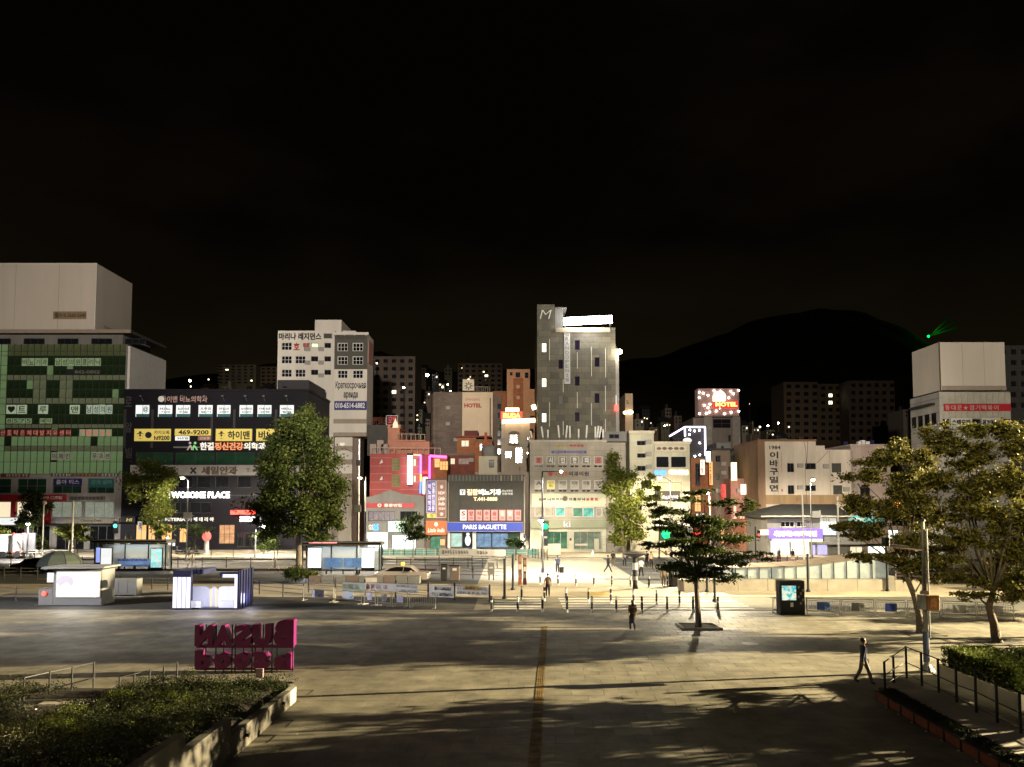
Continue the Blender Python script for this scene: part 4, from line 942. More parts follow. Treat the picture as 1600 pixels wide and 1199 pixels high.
# ---------- narrow building with vertical signs
nb = B('narrow_building', 'narrow building covered by a purple and a brown vertical sign', 110.5, 664, 698, 748, 8, M['stone_brown'], wins=[(672,838,690,858,dict(c=2,pm=M['em_shop_green']))])
sign('purple vertical sign with white letters', 110.5, 668,752,681,801, M['purple_sign'], [('비\n뇨\n의\n학\n과',669,756,673.5,799,wl),('안\n흥\n반\n점\n동',675,754,679.5,799,wl)], edge=M['ink_white'], thick=.5)
sign('yellow plate under the purple vertical sign', 110.5, 668,802.5,681,809, M['yellow_sign'], [('점',672,803.5,677,808,M['ink'])], thick=.5)
sign('brown vertical sign with a round flame emblem reading NEW Little India', 110.5, 683,752,697,808.5, M['brown_sign'], [('◉',687.5,758,692.5,764,M['ink_white']),('NEW',685,768,695,773,wl),('Little',685.5,776,695,782,wl,dict(shear=.2)),('India',685.5,784,695,790,wl,dict(shear=.2)),('인도음식',685.5,793,695,797,wl),('☎',687,801,693,806,wl)], edge=M['ink_white'], thick=.5)
sign('orange shop fascia with a flame emblem reading Little India', 110.3, 666,814,698,836, M['orange_sign'], [('◉',678.5,816,684.5,823,M['ink_white']),('Little India',669,825.5,695,832,wl,dict(shear=.2))], thick=.4)
sign('orange menu poster on the door of the narrow building', 110.2, 688,843,695,852, mat('em_menu',(.7,.3,.15),.5,emit=(1,.35,.15),es=.7,var=.3), [], thick=.05, name='menu_poster')
# ---------- bakery and clinic block
pb = B('bakery_building', 'dark clinic block over a bakery with a blue fascia', 110.3, 699.5, 820, 752, 10, mat('dark_panel', (.050,.046,.036), .6, var=.15),
       wins=[(704.5,833,722,855,dict(c=1,pm=mat('shop_mint_glass',(.2,.3,.28),.3,emit=(.5,.75,.65),es=.5,var=.5),fm=M['frame_alu'])),(723,833,738,856,dict(c=1,pm=M['glass_blue'])),
             (744.5,833,768,856,dict(c=2,pm=M['em_shop_blue'])),(768.5,833,794,856,dict(c=2,pm=M['em_shop_blue'])),(794.5,833,812,856,dict(c=1,pm=M['glass_green']))])
pb.band(700, 742, 820, 752.3, mat('louver_dark',(.10,.10,.085),.7), .1, 'roof_screen', thick=1.2)
for k in range(22): x_, z_ = at(702+k*5.4, 747, 110.1); pb.part('louver', MB().box(x_-.09, x_+.09, 110.02, 110.19, at(0,751.5,110)[1], at(0,743,110)[1]), M['beige'] if k > 12 and k % 3 == 0 else M['grey_mid'])
for px in (718.5, 799.5): pb.band(px-1, 758, px+1, 797, M['frame_dark'], .08, 'seam')
pb.band(699.6, 753, 700.8, 860, M['stripe_tan'], .08, 'corner_trim'); pb.band(818.5, 745, 820.2, 835, M['beige'], .12, 'corner_trim')
for a, b_ in ((699.6,703.5),(738.5,744),(813,818)): pb.band(a, 831, b_, 860, M['white_paint'], .12, 'shop_pillar')
pb.band(744.5, 856.5, 812, 862, M['frame_dark'], .15, 'plinth')
pw_ = mat('channel_white_hot', (.7,.68,.6), .6, emit=(1,.95,.82), es=1.3, var=0); py_ = mat('channel_gold', (.7,.55,.3), .6, emit=(1,.72,.38), es=1.2, var=0)
t = T('clinic_sign_letters', 'glowing letters 길탑비뇨기과 with phone number T.441-8888 on dark panels', 'sign', (at(758,780,110)[0], 110.1, at(0,783,110)[1]))
tx(t,'길탑',110.15,729.5,764.5,747,774,py_,bold=.04,ext=.1); tx(t,'비뇨기과',110.15,748,764.5,783,774,pw_,bold=.04,ext=.1); tx(t,'비뇨의학과',110.15,784.5,765.5,801,769,wl); tx(t,'전문의원',110.15,784.5,770,801,773.5,wl)
tx(t,'T.441-8888',110.15,740,777,777,782.8,py_,bold=.03); 
x_a, z_a = at(718.5,773.5,110); x_b, z_b = at(727,765,110); t.part('emblem', MB().box(x_a,x_b,110.05,110.2,z_a,z_b), M['em_white_soft']); text(t.o,'Y',x_a+.18,x_b-.18,z_a+.12,z_b-.12,110.05,M['ink'],t.loc,bold=.03)
cap = ('leftmost','second','third','fourth','fifth','sixth','seventh','rightmost')
chs = ('S','암','식','수','숨','길','탑','의')
cpk = mat('poster_pink', (.55,.30,.27), .6, emit=(.9,.5,.45), es=.22, var=.2); cwh = mat('poster_white', (.6,.58,.55), .6, emit=(.9,.85,.8), es=.4, var=.1)
for i in range(8):
    a = 719+i*12.15
    t = sign('%s of the eight red-framed window posters above the bakery' % cap[i], 110.25, a, 797, a+10, 813.5, cwh if i in (0,) else cpk, [(chs[i],a+2,799,a+8,806,M['ink_white'] if i in (5,6) else M['ink_red'],dict(bold=.03)),('의원',a+2.5,808,a+7.5,811.5,M['ink_red'])], edge=mat('poster_frame',(.22,.03,.03),.6), thick=.05, name='window_poster', group='red-framed posters above the bakery', cat='poster')
sign('blue bakery fascia with white letters PARIS BAGUETTE', 110.2, 699.5,816.5,817,830, M['blue_sign'], [('PARIS BAGUETTE',723.5,820.2,791,827,pw_,dict(bold=.005))], edge=M['beige'], thick=.8, name='fascia_sign')
x_, z_ = at(731,845,110.1); t = T('window_figure', 'white rounded figure poster in the bakery doorway', 'poster', (x_, 110.2, at(0,856,110)[1]))
t.part('figure', MB().ball((x_, 110.12, z_), .42, .06, .75, 10, 8).ball((x_, 110.12, z_+.9), .25, .06, .25, 10, 6), M['em_white_soft'])
# ---------- houses behind the bakery
rb = B('red_house', 'dark red stacked house behind the bakery roof', 124, 697, 742, 712, 9, M['brown_red'], wins=[(701,716,711,726,dict(c=3,pm=M['em_warm_dim'])),(716,716,733,726,dict(c=3,pm=mat('dim_room',(.1,.06,.05),.5,emit=(.6,.35,.25),es=.25,var=.8)))], parapet=M['stone_brown'])
rb.part('upper_storey', MB().box(at(714,700,126)[0], at(744,700,126)[0], 126, 133, at(0,713,126)[1], at(0,684,126)[1]), M['orange_brick'])
rb.part('roof_eave', MB().box(at(712,684,125.5)[0], at(768,684,125.5)[0], 125.5, 134, at(0,684,126)[1]+.003, at(0,681.5,126)[1]), M['brown_red'])
f_, p_ = win_mesh(.7,1,1,1,M['frame_white'],M['em_warm_dim'])
for px in (721,726): x_, z_ = at(px,698,126); o = rb.inst('window', f_, (x_,125.93,z_)); link('pane', p_, o)
rc = B('red_roof_cabin', 'small dark red roof cabin in front of the cream hotel wall', 128, 725, 746, 673, 6, mat('maroon',(.12,.02,.015),.7), pyb=684, cat='cabin')
re_ = B('orange_brick_house', 'orange brick house with curved eaves right of the red house', 122, 742, 769, 690, 9, M['orange_brick'], wins=[(749,693,754,705),(759,697,765,706)], parapet=M['brick_brown'])
re_.part('chimney', MB().box(at(757,680,121.5)[0], at(761,680,121.5)[0], 121.4, 121.95, at(0,700,121.5)[1], at(0,676,121.5)[1]), mat('em_redwall',(.4,.08,.03),.7))
wc = B('rooftop_cabin', 'small cream cabin with a shuttered window on the low roof', 116, 748, 777, 713, 5, M['cream_paint'], pyb=745, wins=[(764,719,772,731,dict(c=2,pm=M['glass_dark']))], cat='cabin')
wc.part('water_tank', MB().lathe((at(764,705,118)[0], 118.5, wc.zt+.003), [(1.1,0),(1.15,1.4),(.9,1.75),(.2,1.85)], 14), M['grey_mid'])
lr = B('low_rear_building', 'long low roofed building between bakery block and side street', 117, 742, 828, 738, 8, M['old_pink'], wins=[(a,744,a+6,751) for a in (790,800,810)])
# ---------- cream hotel
ch = B('cream_hotel', 'tall hotel with a cream front panel and brown stone sides', 150, 677, 722, 613, 12, M['brown_clad'], midpy=650)
ch.part('front_panel', MB().box(at(722.2,650,149)[0], at(770,650,149)[0], 149, 165, 0, at(0,613,149)[1]), mat('cream_front', (.66,.52,.36), .7, var=.08, scale=.4))
ch.part('panel_slot', MB().box(at(765,650,148.9)[0], at(767,650,148.9)[0], 148.93, 148.997, at(0,700,149)[1], at(0,622,149)[1]), M['ink_brown'])
ch.part('round_bay', MB().lathe((at(686,650,152)[0], 151.5, 0), [(1.6,0),(1.6,at(0,617,152)[1])], 16), M['brown_clad'])
ch.part('side_wing', MB().box(at(770.5,650,151)[0], at(783,650,151)[0], 152, 166, 0, at(0,618,152)[1]), M['brown_clad'])
for k in range(6):
    f_, p_ = win_mesh(.8,1.2,1,1,M['frame_dark'],M['glass_dark']); x_, z_ = at(777, 640+k*14, 152); o = ch.inst('window', f_, (x_, 151.93, z_)); link('pane', p_, o)
t = T('hotel_letters', 'dark letters HOTEL under a faded arched name on the cream wall', 'sign', (at(739,634,148.9)[0], 148.9, at(0,637,149)[1]))
tx(t,'HOTEL',148.96,725.3,630.5,752.5,637.2,M['ink_red'],bold=.05); tx(t,'GWANGJANG',148.96,727,622.5,750,627.5,M['brown_sign'])
sign('square rooftop clock sign with rays above the cream hotel', 150, 723.5,594.5,741,612, M['cream_paint'], [('☼',725.5,596.5,739,610,M['ink_brown'])], thick=1.2)
x_, z_ = at(732,593.5,149); t = T('roof_lamp', 'bright lamp on top of the square rooftop clock sign', 'lamp', (x_, 149.5, z_-.2)); t.part('bulb', MB().ball((x_,149.5,z_),.3), M['em_warm'])
railing(ch, (at(742,611,151)[0],150.5,at(0,613,150)[1]), (at(765,613,151)[0],150.5,at(0,614,150)[1]), 1.2, 7, M['stripe_tan'], .05)
# ---------- orange lit tower and inn
ot = B('orange_tower', 'orange lit stair tower with a dark band and top windows', 148, 792, 828, 577, 10, mat('orange_lit_wall',(.50,.26,.14),.8,var=.15), midpy=620,
       wins=[(796.5,581.5,801,587),(805.5,582,813,590,dict(c=2)),(820,582,826,591,dict(c=1,r=2))])
ot.band(802, 591, 817.5, 643, M['orange_brick'], .1, 'brick_band')
for y in (602,619): ot.band(807,y,812,y+5,mat('win_pale',(.5,.35,.25),.6),.16,'small_window')
ot.part('side_wall', MB().box(at(828.3,650,149)[0], at(839,650,149)[0], 149.5, 158, 0, at(0,608,149.5)[1]), MATS['orange_lit_wall'])
og = B('orange_rear_house', 'dim orange house between cream hotel and the stair tower', 155, 770.5, 792, 614, 8, M['orange_brick'], midpy=650, parapet=M['brick_brown'])
inn = B('inn_building', 'beige inn with an arched bay window below the red IRUDA sign', 135, 783, 828, 660, 10, mat('inn_wall',(.42,.35,.27),.85,var=.15,scale=.5,streak=True), wins=[(796,678,809,693,dict(c=2,r=2,fm=M['frame_white'])),(789,705,799,716,dict(c=2,fm=M['frame_white'])),(805,700,816,724,dict(c=1,r=2)),(823,682,828,688),(823,706,828,712)])
inn.band(794, 693.5, 811, 696, M['stone_brown'], .6, 'sill_ledge'); inn.part('arch_hood', MB().prism([at(803+9*math.cos(a_),678.5-4.5*math.sin(a_),134.8) for a_ in [math.pi*k/8 for k in range(8,-1,-1)]][::-1], 134.5, 134.9), M['stone_brown'])
inn.band(783.5, 655, 787, 742, M['beige'], .15, 'corner_pier')
t = sign('red glowing sign with yellow letters IRUDA', 134.6, 782.5,643.8,816,655, mat('em_irudared',(.5,.05,.03),.5,emit=(1,.07,.03),es=1.1,var=0), [('IRUDA',786,645.5,813,653.5,M['em_yellow'],dict(bold=.05))], thick=.5)
for lab, pts, rr in (('short warm light bar just above the red IRUDA sign', [(790,641),(811,641)], .38), ('long warm light bar under the red IRUDA sign', [(785,659),(836,657)], .38), ('warm lamp cluster at the grey tower wall right of the IRUDA sign', [(831,637.5),(837,635.5)], .45)):
    x_, z_ = at(*pts[0], 134.3); t = T('light_bar', lab, 'light bar', (x_, 134.6, z_)); neon(t, pts, 134.3, mat('em_warm_bar',(1,.8,.55),.5,emit=(1,.72,.4),es=5,var=0), rr, 'tube')
    t.part('bracket', MB().tube((x_+.3, 134.3, z_), (x_+.3, 134.95, z_-.5), .06), M['steel_dark'])
# ---------- grey panel tower
gt_ws = [(846.5,536,854,550.5,dict(c=1,r=2,pm=M['em_window'])),(846.5,591,854,605,dict(c=1,r=2,pm=M['em_window'])),(846.5,645.5,854,660,dict(c=1,r=2,pm=M['em_window']))]
dw = dict(c=1,pm=mat('glass_violet',(.018,.012,.030),.1,var=0))
gt_ws += [(898,532,906,547,dw),(872.5,562,880,576.5,dw),(929,558.5,937,573.5,dw),(898,588,906,603,dw),(872.5,617,880,632,dict(c=1,pm=M['grey_mid'])),(929,614.5,937,630,dw),(898,644,906,659,dw)]
gt_ = B('grey_tower', 'tall dark grey panel tower with a lit roof sign and vertical light lines', 132, 839.5, 962, 512, 14, M['tower_panel'], wins=gt_ws, midpy=600)
gt_.part('left_tower', MB().box(gt_.x0, at(867,600,132)[0], 132.003, 138, gt_.zt+.003, at(0,476,132)[1]), M['tower_panel'])
gt_.part('roof_room', MB().box(at(867.5,600,133)[0], at(880,600,133)[0], 133, 139, gt_.zt+.003, at(0,480,133)[1]), M['grey_mid'])
gt_.part('roof_room_cap', MB().box(at(872,600,132.6)[0], at(886,600,132.6)[0], 132.5, 139.5, at(0,483,133)[1], at(0,481.5,133)[1]), M['grey_mid'])
gt_.band(868, 513, 953, 520, mat('cornice_tan',(.34,.28,.20),.8), .35, 'cornice')
gt_.part('side_wall', MB().box(gt_.x1+.003, gt_.x1+.6, 132.2, 146, 0, at(0,545,132)[1]), mat('tower_side',(.34,.32,.30),.8,var=.15))
gt_.part('side_curve', MB().prismx([(132.2,at(0,545,132)[1]+.003),(146,at(0,545,132)[1]+.003),(139,at(0,518,132)[1])], gt_.x1+.003, gt_.x1+.5), MATS['tower_side'])
for px, ya, yb_ in ((858.5,530,563),(858.5,629,667),(880,593,613),(902,551,576),(902,613,638),(924,542,588),(924,630,665),(946,544,590),(946,603,643),(946,655,690),(880,658,680)):
    x_, z1 = at(px, ya, 131.9); t_ = at(px, yb_, 131.9)[1]; gt_.part('light_line', MB().box(x_-.045, x_+.045, 131.9, 131.996, t_, z1), mat('em_line',(.5,.5,.42),.5,emit=(.8,.78,.62),es=.16,var=0))
t = T('tower_sign', 'blazing white light bar sign on the roof edge of the grey tower', 'sign', (at(919,502,131)[0], 131.2, gt_.zt))
(a, zt_), (b_, zb_) = at(881,494.5,131.2), at(956.5,509.5,131.2)
t.part('light_bar', MB().prism([(a,zb_+.1),(b_,zb_+.5),(b_,zt_+.1),(a,zt_-.3)], 130.9, 131.3), M['em_white_hot'])
t.part('frame', MB().box(a+.2, a+.4, 131.35, 132.3, gt_.zt+.02, zt_-.6).box(b_-.4, b_-.2, 131.35, 132.3, gt_.zt+.02, zt_-.4), M['steel_dark'])
t.part('diffuser_joint', MB().box((a+b_)/2-.04, (a+b_)/2+.04, 130.86, 130.89, zb_+.3, zt_-.2), M['white_paint'])
t = T('monogram', 'pale script letter M at the top of the grey tower', 'sign', (at(852,492,131.9)[0], 131.9, at(0,500,132)[1])); tx(t,'M',131.97,845,484.5,860,498.5,M['ink_white'],shear=.25,bold=-.015,ext=.06)
t = sign('pale vertical banner lettered GRAND OPEN hanging down the grey tower', 131.9, 881.5,512,891,600, mat('banner_pale',(.40,.39,.36),.7,emit=(.8,.8,.75),es=.16,var=.1), [(c_,883.5,520+i*7.1,889,525.5+i*7.1,mat('ink_mid',(.2,.2,.2),.6)) for i, c_ in enumerate('GRANDOPEN호텔')], thick=.05, name='vertical_banner')
x_, z_ = at(969,549,131); t = T('wall_lamp', 'round bright lamp on the right corner of the grey tower', 'lamp', (x_, 131.8, z_-.5)); t.part('globe', MB().ball((x_,131.4,z_),.42), M['em_lamp']); t.part('bracket', MB().tube((x_,131.45,z_-.35),(x_,132.5,z_-.5),.06), M['steel'])
lamp_light('wall_lamp_light', 'POINT', (x_, 130.6, z_), 500, CREAM, .3, parent=t.o)
x_, z_ = at(963.5,637,131); t = T('red_wall_sign', 'small glowing red sign on the corner edge of the grey tower', 'sign', (x_, 131.8, z_-1)); t.part('panel', MB().box(x_-.28,x_+.28,131.3,131.9,z_-.5,z_+.5), M['em_red']); t.part('tail', MB().box(x_-.05,x_+.05,131.5,131.7,z_+.52,z_+2.2), M['em_white_soft'])
lamp_light('roof_sign_light', 'POINT', ((a+b_)/2, 129.5, zb_-.5), 900, NEUT, 1.0, parent=gt_.o)
# lit low building right of the grey tower with partial EL sign
el = B('beige_annex', 'beige block with part of a hotel sign beside the grey tower', 160, 977, 989, 615, 8, mat('annex_wall',(.5,.36,.24),.8), midpy=650)
tx(el,'EL',159.97,979,626,983,631.5,M['ink']); x_, z_ = at(985,644,159); el.part('cornice_lamp', MB().ball((x_,159.4,z_),.7,.4,.5).ball((x_-1,159.4,z_-.1),.5,.4,.4), M['em_warm'])
# ---------- ki building
kc = [835.5,854.2,872.8,891.4,909.8,928.3]
kw_ = []
for i, x in enumerate(kc):
    kw_.append((x,713.5,x+13.2,725.5,dict(c=1,pm=mat('kiwin_%d'%(0 if i in (0,5) else 1), (.30,.13,.11) if i in (0,5) else (.16,.14,.11), .5, var=.2),fm=M['frame_white'])))
    for q in (0,6.8): kw_.append((x+q,727.5,x+q+5.4,730,dict(c=1)))
for i, x in enumerate(kc):
    kw_.append((x,750.5,x+13.2,764.5,dict(c=1 if i != 1 else 2,pm=(M['yellow_sign'] if i == 1 else mat('kiposter',(.5,.46,.40),.6,var=.15)),fm=M['frame_white'])))
    for q in (0,6.8): kw_.append((x+q,766,x+q+5.4,768.5,dict(c=1)))
kw_ += [(835.5,793,866,807,dict(c=2,pm=mat('ki_blind',(.36,.32,.25),.6,var=.3),fm=M['frame_white'])),(868,793,883,807,dict(c=1,pm=mat('em_teal_room',(.05,.3,.25),.4,emit=(.1,.6,.5),es=.35,var=.8),fm=M['frame_white'])),
        (895,793,911,808,dict(c=1,pm=M['em_shop_green'],fm=M['frame_white'])),(911.5,793,928,808,dict(c=1,pm=MATS['em_teal_room'],fm=M['frame_white'])),(931.5,794,941,807,dict(c=1,pm=MATS['ki_blind'],fm=M['frame_white']))]
ki = B('ki_building', 'pale tiled building with ki fascia, square windows and rooftop antennas', 109, 828, 947, 691.5, 11, M['ki_tile'], wins=kw_, pyb=811.5, parapet=M['concrete_light'])
ki.part('right_wing', MB().box(ki.x1+.004, at(978.5,750,109)[0], 109.3, 119, 0, ki.zt), M['ki_tile'])
ki.band(831, 771.5, 946.5, 792, mat('render_cream',(.58,.56,.42),.7,var=.06), .04, 'cream_band')
ki.band(828.2, 812, 947, 825.5, mat('fascia_green',(.28,.29,.20),.6,var=.05), .5, 'fascia')
kz = lambda py: at(0,py,109)[1]; kx = lambda px: at(px,840,109)[0]
ops = [(kx(855),kz(858),kx(887),kz(831)),(kx(896.5),kz(859),kx(940),kz(831))]
mb = MB(); wall_open(mb, kx(828.2), kx(947), 0, kz(825.5)-.004 if False else ki.base-.004, 109.0, ops, .9)
mb.box(kx(828.2), kx(947), 110.4, 120, 0, ki.base-.004); ki.part('ground_wall', mb, M['cream_clad'])
for k, (a,b_,c,d) in enumerate(ops):
    f_, p_ = win_mesh(c-a, d-b_, 4 if k else 3, 1, M['frame_alu'], mat('lobby_%d'%k, (.05,.10,.06), .15, emit=((.08,.30,.15),(.40,.42,.28))[k], es=.35, var=1.0, scale=.9)); o = ki.inst('shop_window', f_, (a,109.6,b_)); link('pane', p_, o)
ki.part('lobby_shelf', MB().box(kx(899),kx(918),109.1,109.5,kz(853),kz(850)).box(kx(929),kx(936),109.05,109.5,kz(859),kz(842)), M['cream_paint'])
ki.part('pillar_plate', MB().box(kx(890),kx(893),108.95,108.997,kz(845),kz(841)), M['frame_dark'])
t = T('fascia_letters', 'white letters ki on the green grey fascia', 'sign', (at(886,818,108.4)[0],108.4,at(0,823,108.4)[1])); tx(t,'ki',108.49,881,814.5,891,823.5,M['em_white_soft'],bold=.0)
t = T('wall_letters', 'row of blue letters under the roof of the pale tiled building', 'sign', (at(890,707,109)[0],108.9,at(0,710,109)[1])); tx(t,'부산아쿠아아이안과',108.98,861,704.5,917,709,M['ink_blue'],bold=.05)
t = T('wall_letters', 'faded yellow and red letters just under the roof of the pale tiled building', 'sign', (at(890,697,109)[0],108.9,at(0,699,109)[1])); tx(t,'서울메디칼',108.98,867,694.5,889,699,mat('ink_mustard',(.35,.27,.06),.6),bold=.04); tx(t,'척추병원',108.98,890,694.5,912,699,M['ink_red'],bold=.04)
t = T('wall_letters', 'red and dark raised letters between the two window rows of the pale tiled building', 'sign', (at(888,740,109)[0],108.9,at(0,744,109)[1])); tx(t,'◉',108.95,856,737,864,744,M['ink_red']); tx(t,'대신성형',108.95,865,737,887,744,mat('ink_orange2',(.4,.13,.04),.6),bold=.03); tx(t,'외과의원',108.95,888,737,920,744,M['ink'],bold=.03)
t = T('wall_letters', 'row of dark round letter tiles with a central emblem on the cream band', 'sign', (at(888,780,109)[0],108.85,at(0,783,109)[1]))
for i in range(14):
    if i == 6: continue
    tx(t, '김라니아이더헤어클리닉살롱점'[i], 108.93, 842+i*6.7, 778, 847+i*6.7, 782.5, M['ink'] if i < 11 else M['ink_red'], bold=.05)
tx(t,'◉',108.93,879,775,887,783.5,M['ink_brown'])
for i, x in enumerate(kc):
    for row, (ya, yb_) in enumerate(((715,724),(752,762))):
        if row == 1 and i == 1: tx(ki,'이은미\n헤어',109.13,x+2,752,x+11,762,M['ink']); continue
        if row == 0: tx(ki, '참시인한의원'[i], 109.15, x+3.5, ya, x+9.7, yb_, M['ink_red'] if i in (0,5) else M['ink_white'], bold=.03)
        else: tx(ki, ('A','','라인','피부','미용','성형')[i] or 'A', 109.13, x+2, ya, x+11, ya+6, M['ink'])
ki.part('rooftop_room', MB().box(at(942,680,112)[0], at(979,680,112)[0], 112, 118, ki.zt+.36, at(0,674.5,112)[1]), M['grey_mid'])
f_, p_ = win_mesh(1.5,.65,2,1,M['frame_dark'],M['glass_dark']); x_, z_ = at(951.5,685.5,112); o = ki.inst('window', f_, (x_,111.93,z_)); link('pane', p_, o)
random.seed(3)
for i, (px, dx, py) in enumerate(((829,3,674),(846,4,667),(872,3,665),(886,-3,665),(890,1,666),(904,0,671),(917,-2,665),(930,0,667),(935,-4,666),(939,-5,667),(856,0,672),(942,0,671))):
    (xb, zb_), (xt, zt_) = at(px+dx*.6, 688, 110.5), at(px, py, 110.5)
    t = T('cell_antenna', '%s white panel antenna on the pale tiled roof, counted in building order' % ORD[i], 'antenna', (xb, 110.5, ki.zt+.35), 'rooftop panel antennas')
    t.part('mast', MB().tube((xb,110.5,ki.zt+.35),(xb,110.5,zb_+1.2),.05,n=6), M['steel'])
    d = Vector((xt-xb,0,zt_-zb_)); t.part('panel', MB().tube((xb,110.35,zb_+.35),(xt,110.35,zt_),.15,.15,4), M['white_paint'])
    t.part('bracket', MB().tube((xb,110.5,zb_+1.0),(xb+d.x*.3,110.35,zb_+1.0),.04,n=5), M['steel'])
# ---------- cream building with the blue shop sign
cb = B('cream_building', 'cream slim block with three small dark windows', 111, 984, 1022, 677, 10, M['cream_clad'], wins=[(995,689,1009,696,dict(c=2)),(995.5,708.5,1009,715.5,dict(c=2)),(995.5,728,1009,736,dict(c=2)),(995,790,1003,798)], parapet=M['cream_paint'])
cb2 = B('cream_wing', 'cream shop wing with a wide dark window and glowing blue lettering', 111.4, 1022.5, 1078, 694, 9, M['cream_clad'], wins=[(1025,713,1046,731,dict(c=1,fm=M['frame_white'])),(1048,713,1073,731,dict(c=1,fm=M['frame_white'])),(1029,754,1065,768,dict(c=4,pm=mat('em_orange_room',(.5,.25,.1),.5,emit=(1,.6,.3),es=1.1,var=.9,scale=5))),(1040,824,1062,850,dict(c=2,pm=M['em_warm_dim']))], parapet=M['cream_paint'])
cb2.band(1022.6, 768, 1062, 783, M['grey_dark'], .2, 'fascia')
tx(cb2,'본죽&비빔밥',111.15,1028,774,1060,781,M['em_white_soft'],bold=.03)
t = T('glow_letters', 'bright blue glowing letters above the orange lit window', 'sign', (at(1033,740,111)[0],111.2,at(0,743,111)[1])); tx(t,'아이빈',111.3,1022,735,1040,742.5,M['em_blue'],bold=.06,ext=.1)
t = T('glow_letters', 'warm white glowing letters right of the blue letters', 'sign', (at(1060,738,111)[0],111.2,at(0,742,111)[1])); tx(t,'치과의원실',111.3,1045,734.5,1075,742,M['em_warm'],bold=.05,ext=.1)
for px in (1036.5,1048.5,1058): tx(cb2,'꽃',111.45,px-4,757,px+4,765,M['em_yellow'],bold=.05)
sign('dull oval panels with a central crest under the roof of the cream wing', 111.3, 1023,697,1072,706, M['cream_paint'], [('●●◆●●',1026,698,1069,704,M['brown_clad'])], thick=.1)
sign('lit white sign with blue block low behind the dark tree', 108, 1088,803,1102,813, M['em_white_soft'], [('●■',1090,805,1100,811,M['em_blue'])], thick=.3)
cb2.part('lower_canopy', MB().box(at(1024,800,110)[0],at(1078,800,110)[0],109.6,111.39,at(0,822,110)[1],at(0,818,110)[1]), M['em_peach'])
# ---------- motel with starred billboard
mt = B('motel_building', 'grey motel block carrying a lit MOTEL box sign', 165, 1083, 1157, 653, 14, mat('motel_wall',(.20,.165,.14),.85,var=.15,streak=True), midpy=680, wins=[(1114,655,1142,669,dict(c=2,r=2,fm=mat('frame_maroon',(.12,.04,.03),.6))),(1138,680,1142,690)])
mt.band(1100, 651, 1113, 700, mat('motel_pale',(.28,.25,.21),.8), .12, 'pier'); mt.band(1144, 651, 1156.8, 700, MATS['motel_pale'], .12, 'pier')
ms = T('motel_sign', 'brown box sign with star lamps, a white glow and red MOTEL letters', 'sign', (at(1123,650,164)[0],164.4,mt.zt))
(a,zt_),(b_,zb_) = at(1090.5,607.5,164), at(1155.5,649.5,164)
ms.part('box', MB().bbox(a,b_,164,167,zb_,zt_,.2), mat('sign_brownpink',(.26,.15,.12),.7,emit=(.5,.3,.25),es=.12,var=.1))
ms.part('leg', MB().box(a+1,a+1.3,165,165.4,mt.zt,zb_), M['steel_dark']); ms.part('leg', MB().box(b_-1.3,b_-1,165,165.4,mt.zt,zb_), M['steel_dark'])
sl_ = MB()
star = MB().ball((0,0,0),.17,.1,.17,6,4).mesh('star_lamp', M['em_lamp_white'])
for px, py in ((1092.5,613),(1099,614.5),(1092.5,621.5),(1116,610.5),(1106.5,618),(1125.5,611.5),(1142,611.5),(1146,615.5),(1154.5,610),(1139,622),(1100.5,633.5),(1109.5,632),(1106.5,637),(1109,644),(1093,646.5),(1104,646.5),(1119.5,642.5),(1125,637.5),(1132.5,646.5),(1142.5,644.5),(1154.5,643)):
    x_, z_ = at(px,py,163.8); ms.inst('star_lamp', star, (x_,163.85,z_))
x_, z_ = at(1124,620,163.7); ms.part('glow_emblem', MB().prism([at(1124+q_*9.5*1.0,(620-r_*8),163.7) for q_, r_ in [(-1,-.9),(.95,-.9),(1,-.2),(.9,.5),(.5,1),(0,.8),(-.3,1),(-.8,.7),(-1,.1)]], 163.5, 163.95), mat('em_moon',(1,.95,.8),.5,emit=(1,.92,.65),es=3,var=0))
(a,zt2),(b_,zb2) = at(1115,627,163.6), at(1153,638,163.6); ms.part('letter_panel', MB().box(a,b_,163.6,163.95,zb2,zt2), mat('em_redpanel',(.5,.02,.02),.5,emit=(1,.03,.02),es=.9,var=0))
text(ms.o,'MOTEL',at(1118,630,163.6)[0],at(1152,630,163.6)[0],at(0,635.5,163.6)[1],at(0,628.5,163.6)[1],163.6,mat('em_orangeletter',(1,.6,.2),.5,emit=(1,.6,.15),es=2.2,var=0),ms.loc,bold=.04)
# ---------- LED-outlined club building
lb = B('led_building', 'black narrow block outlined by a white neon line with small star lamps', 128, 1070, 1101.5, 671, 10, M['ink'], midpy=700)
neon(lb, [(1046,682),(1070,667.5),(1101.5,667.5),(1102.3,712)], 127.4, M['em_led_lav'], .13); neon(lb, [(1070,668),(1070.5,682)], 127.5, M['em_led_lav'], .13)
star2 = MB().ball((0,0,0),.13,.1,.13,6,4).mesh('star_lamp', M['em_lamp_white'])
for px, py in ((1078,672),(1077.5,679),(1085,673.5),(1093,672.5),(1093.5,692.5),(1086,713),(1093.5,711),(1078,724)): x_, z_ = at(px,py,127.8); lb.inst('star_lamp', star2, (x_,127.85,z_))
pts = [at(px,py,127.9) for px, py in ((1048,682),(1070,669.5),(1070,682),(1062,690),(1052,690))]
lb.part('canopy_gable', MB().prism(pts[::-1], 127.6, 128), M['navy_black'])
x_, z_ = at(1075,688,126.5); lb.part('white_dome', MB().ball((x_,127,z_),.75,.5,.45,12,6), M['em_white_soft'])
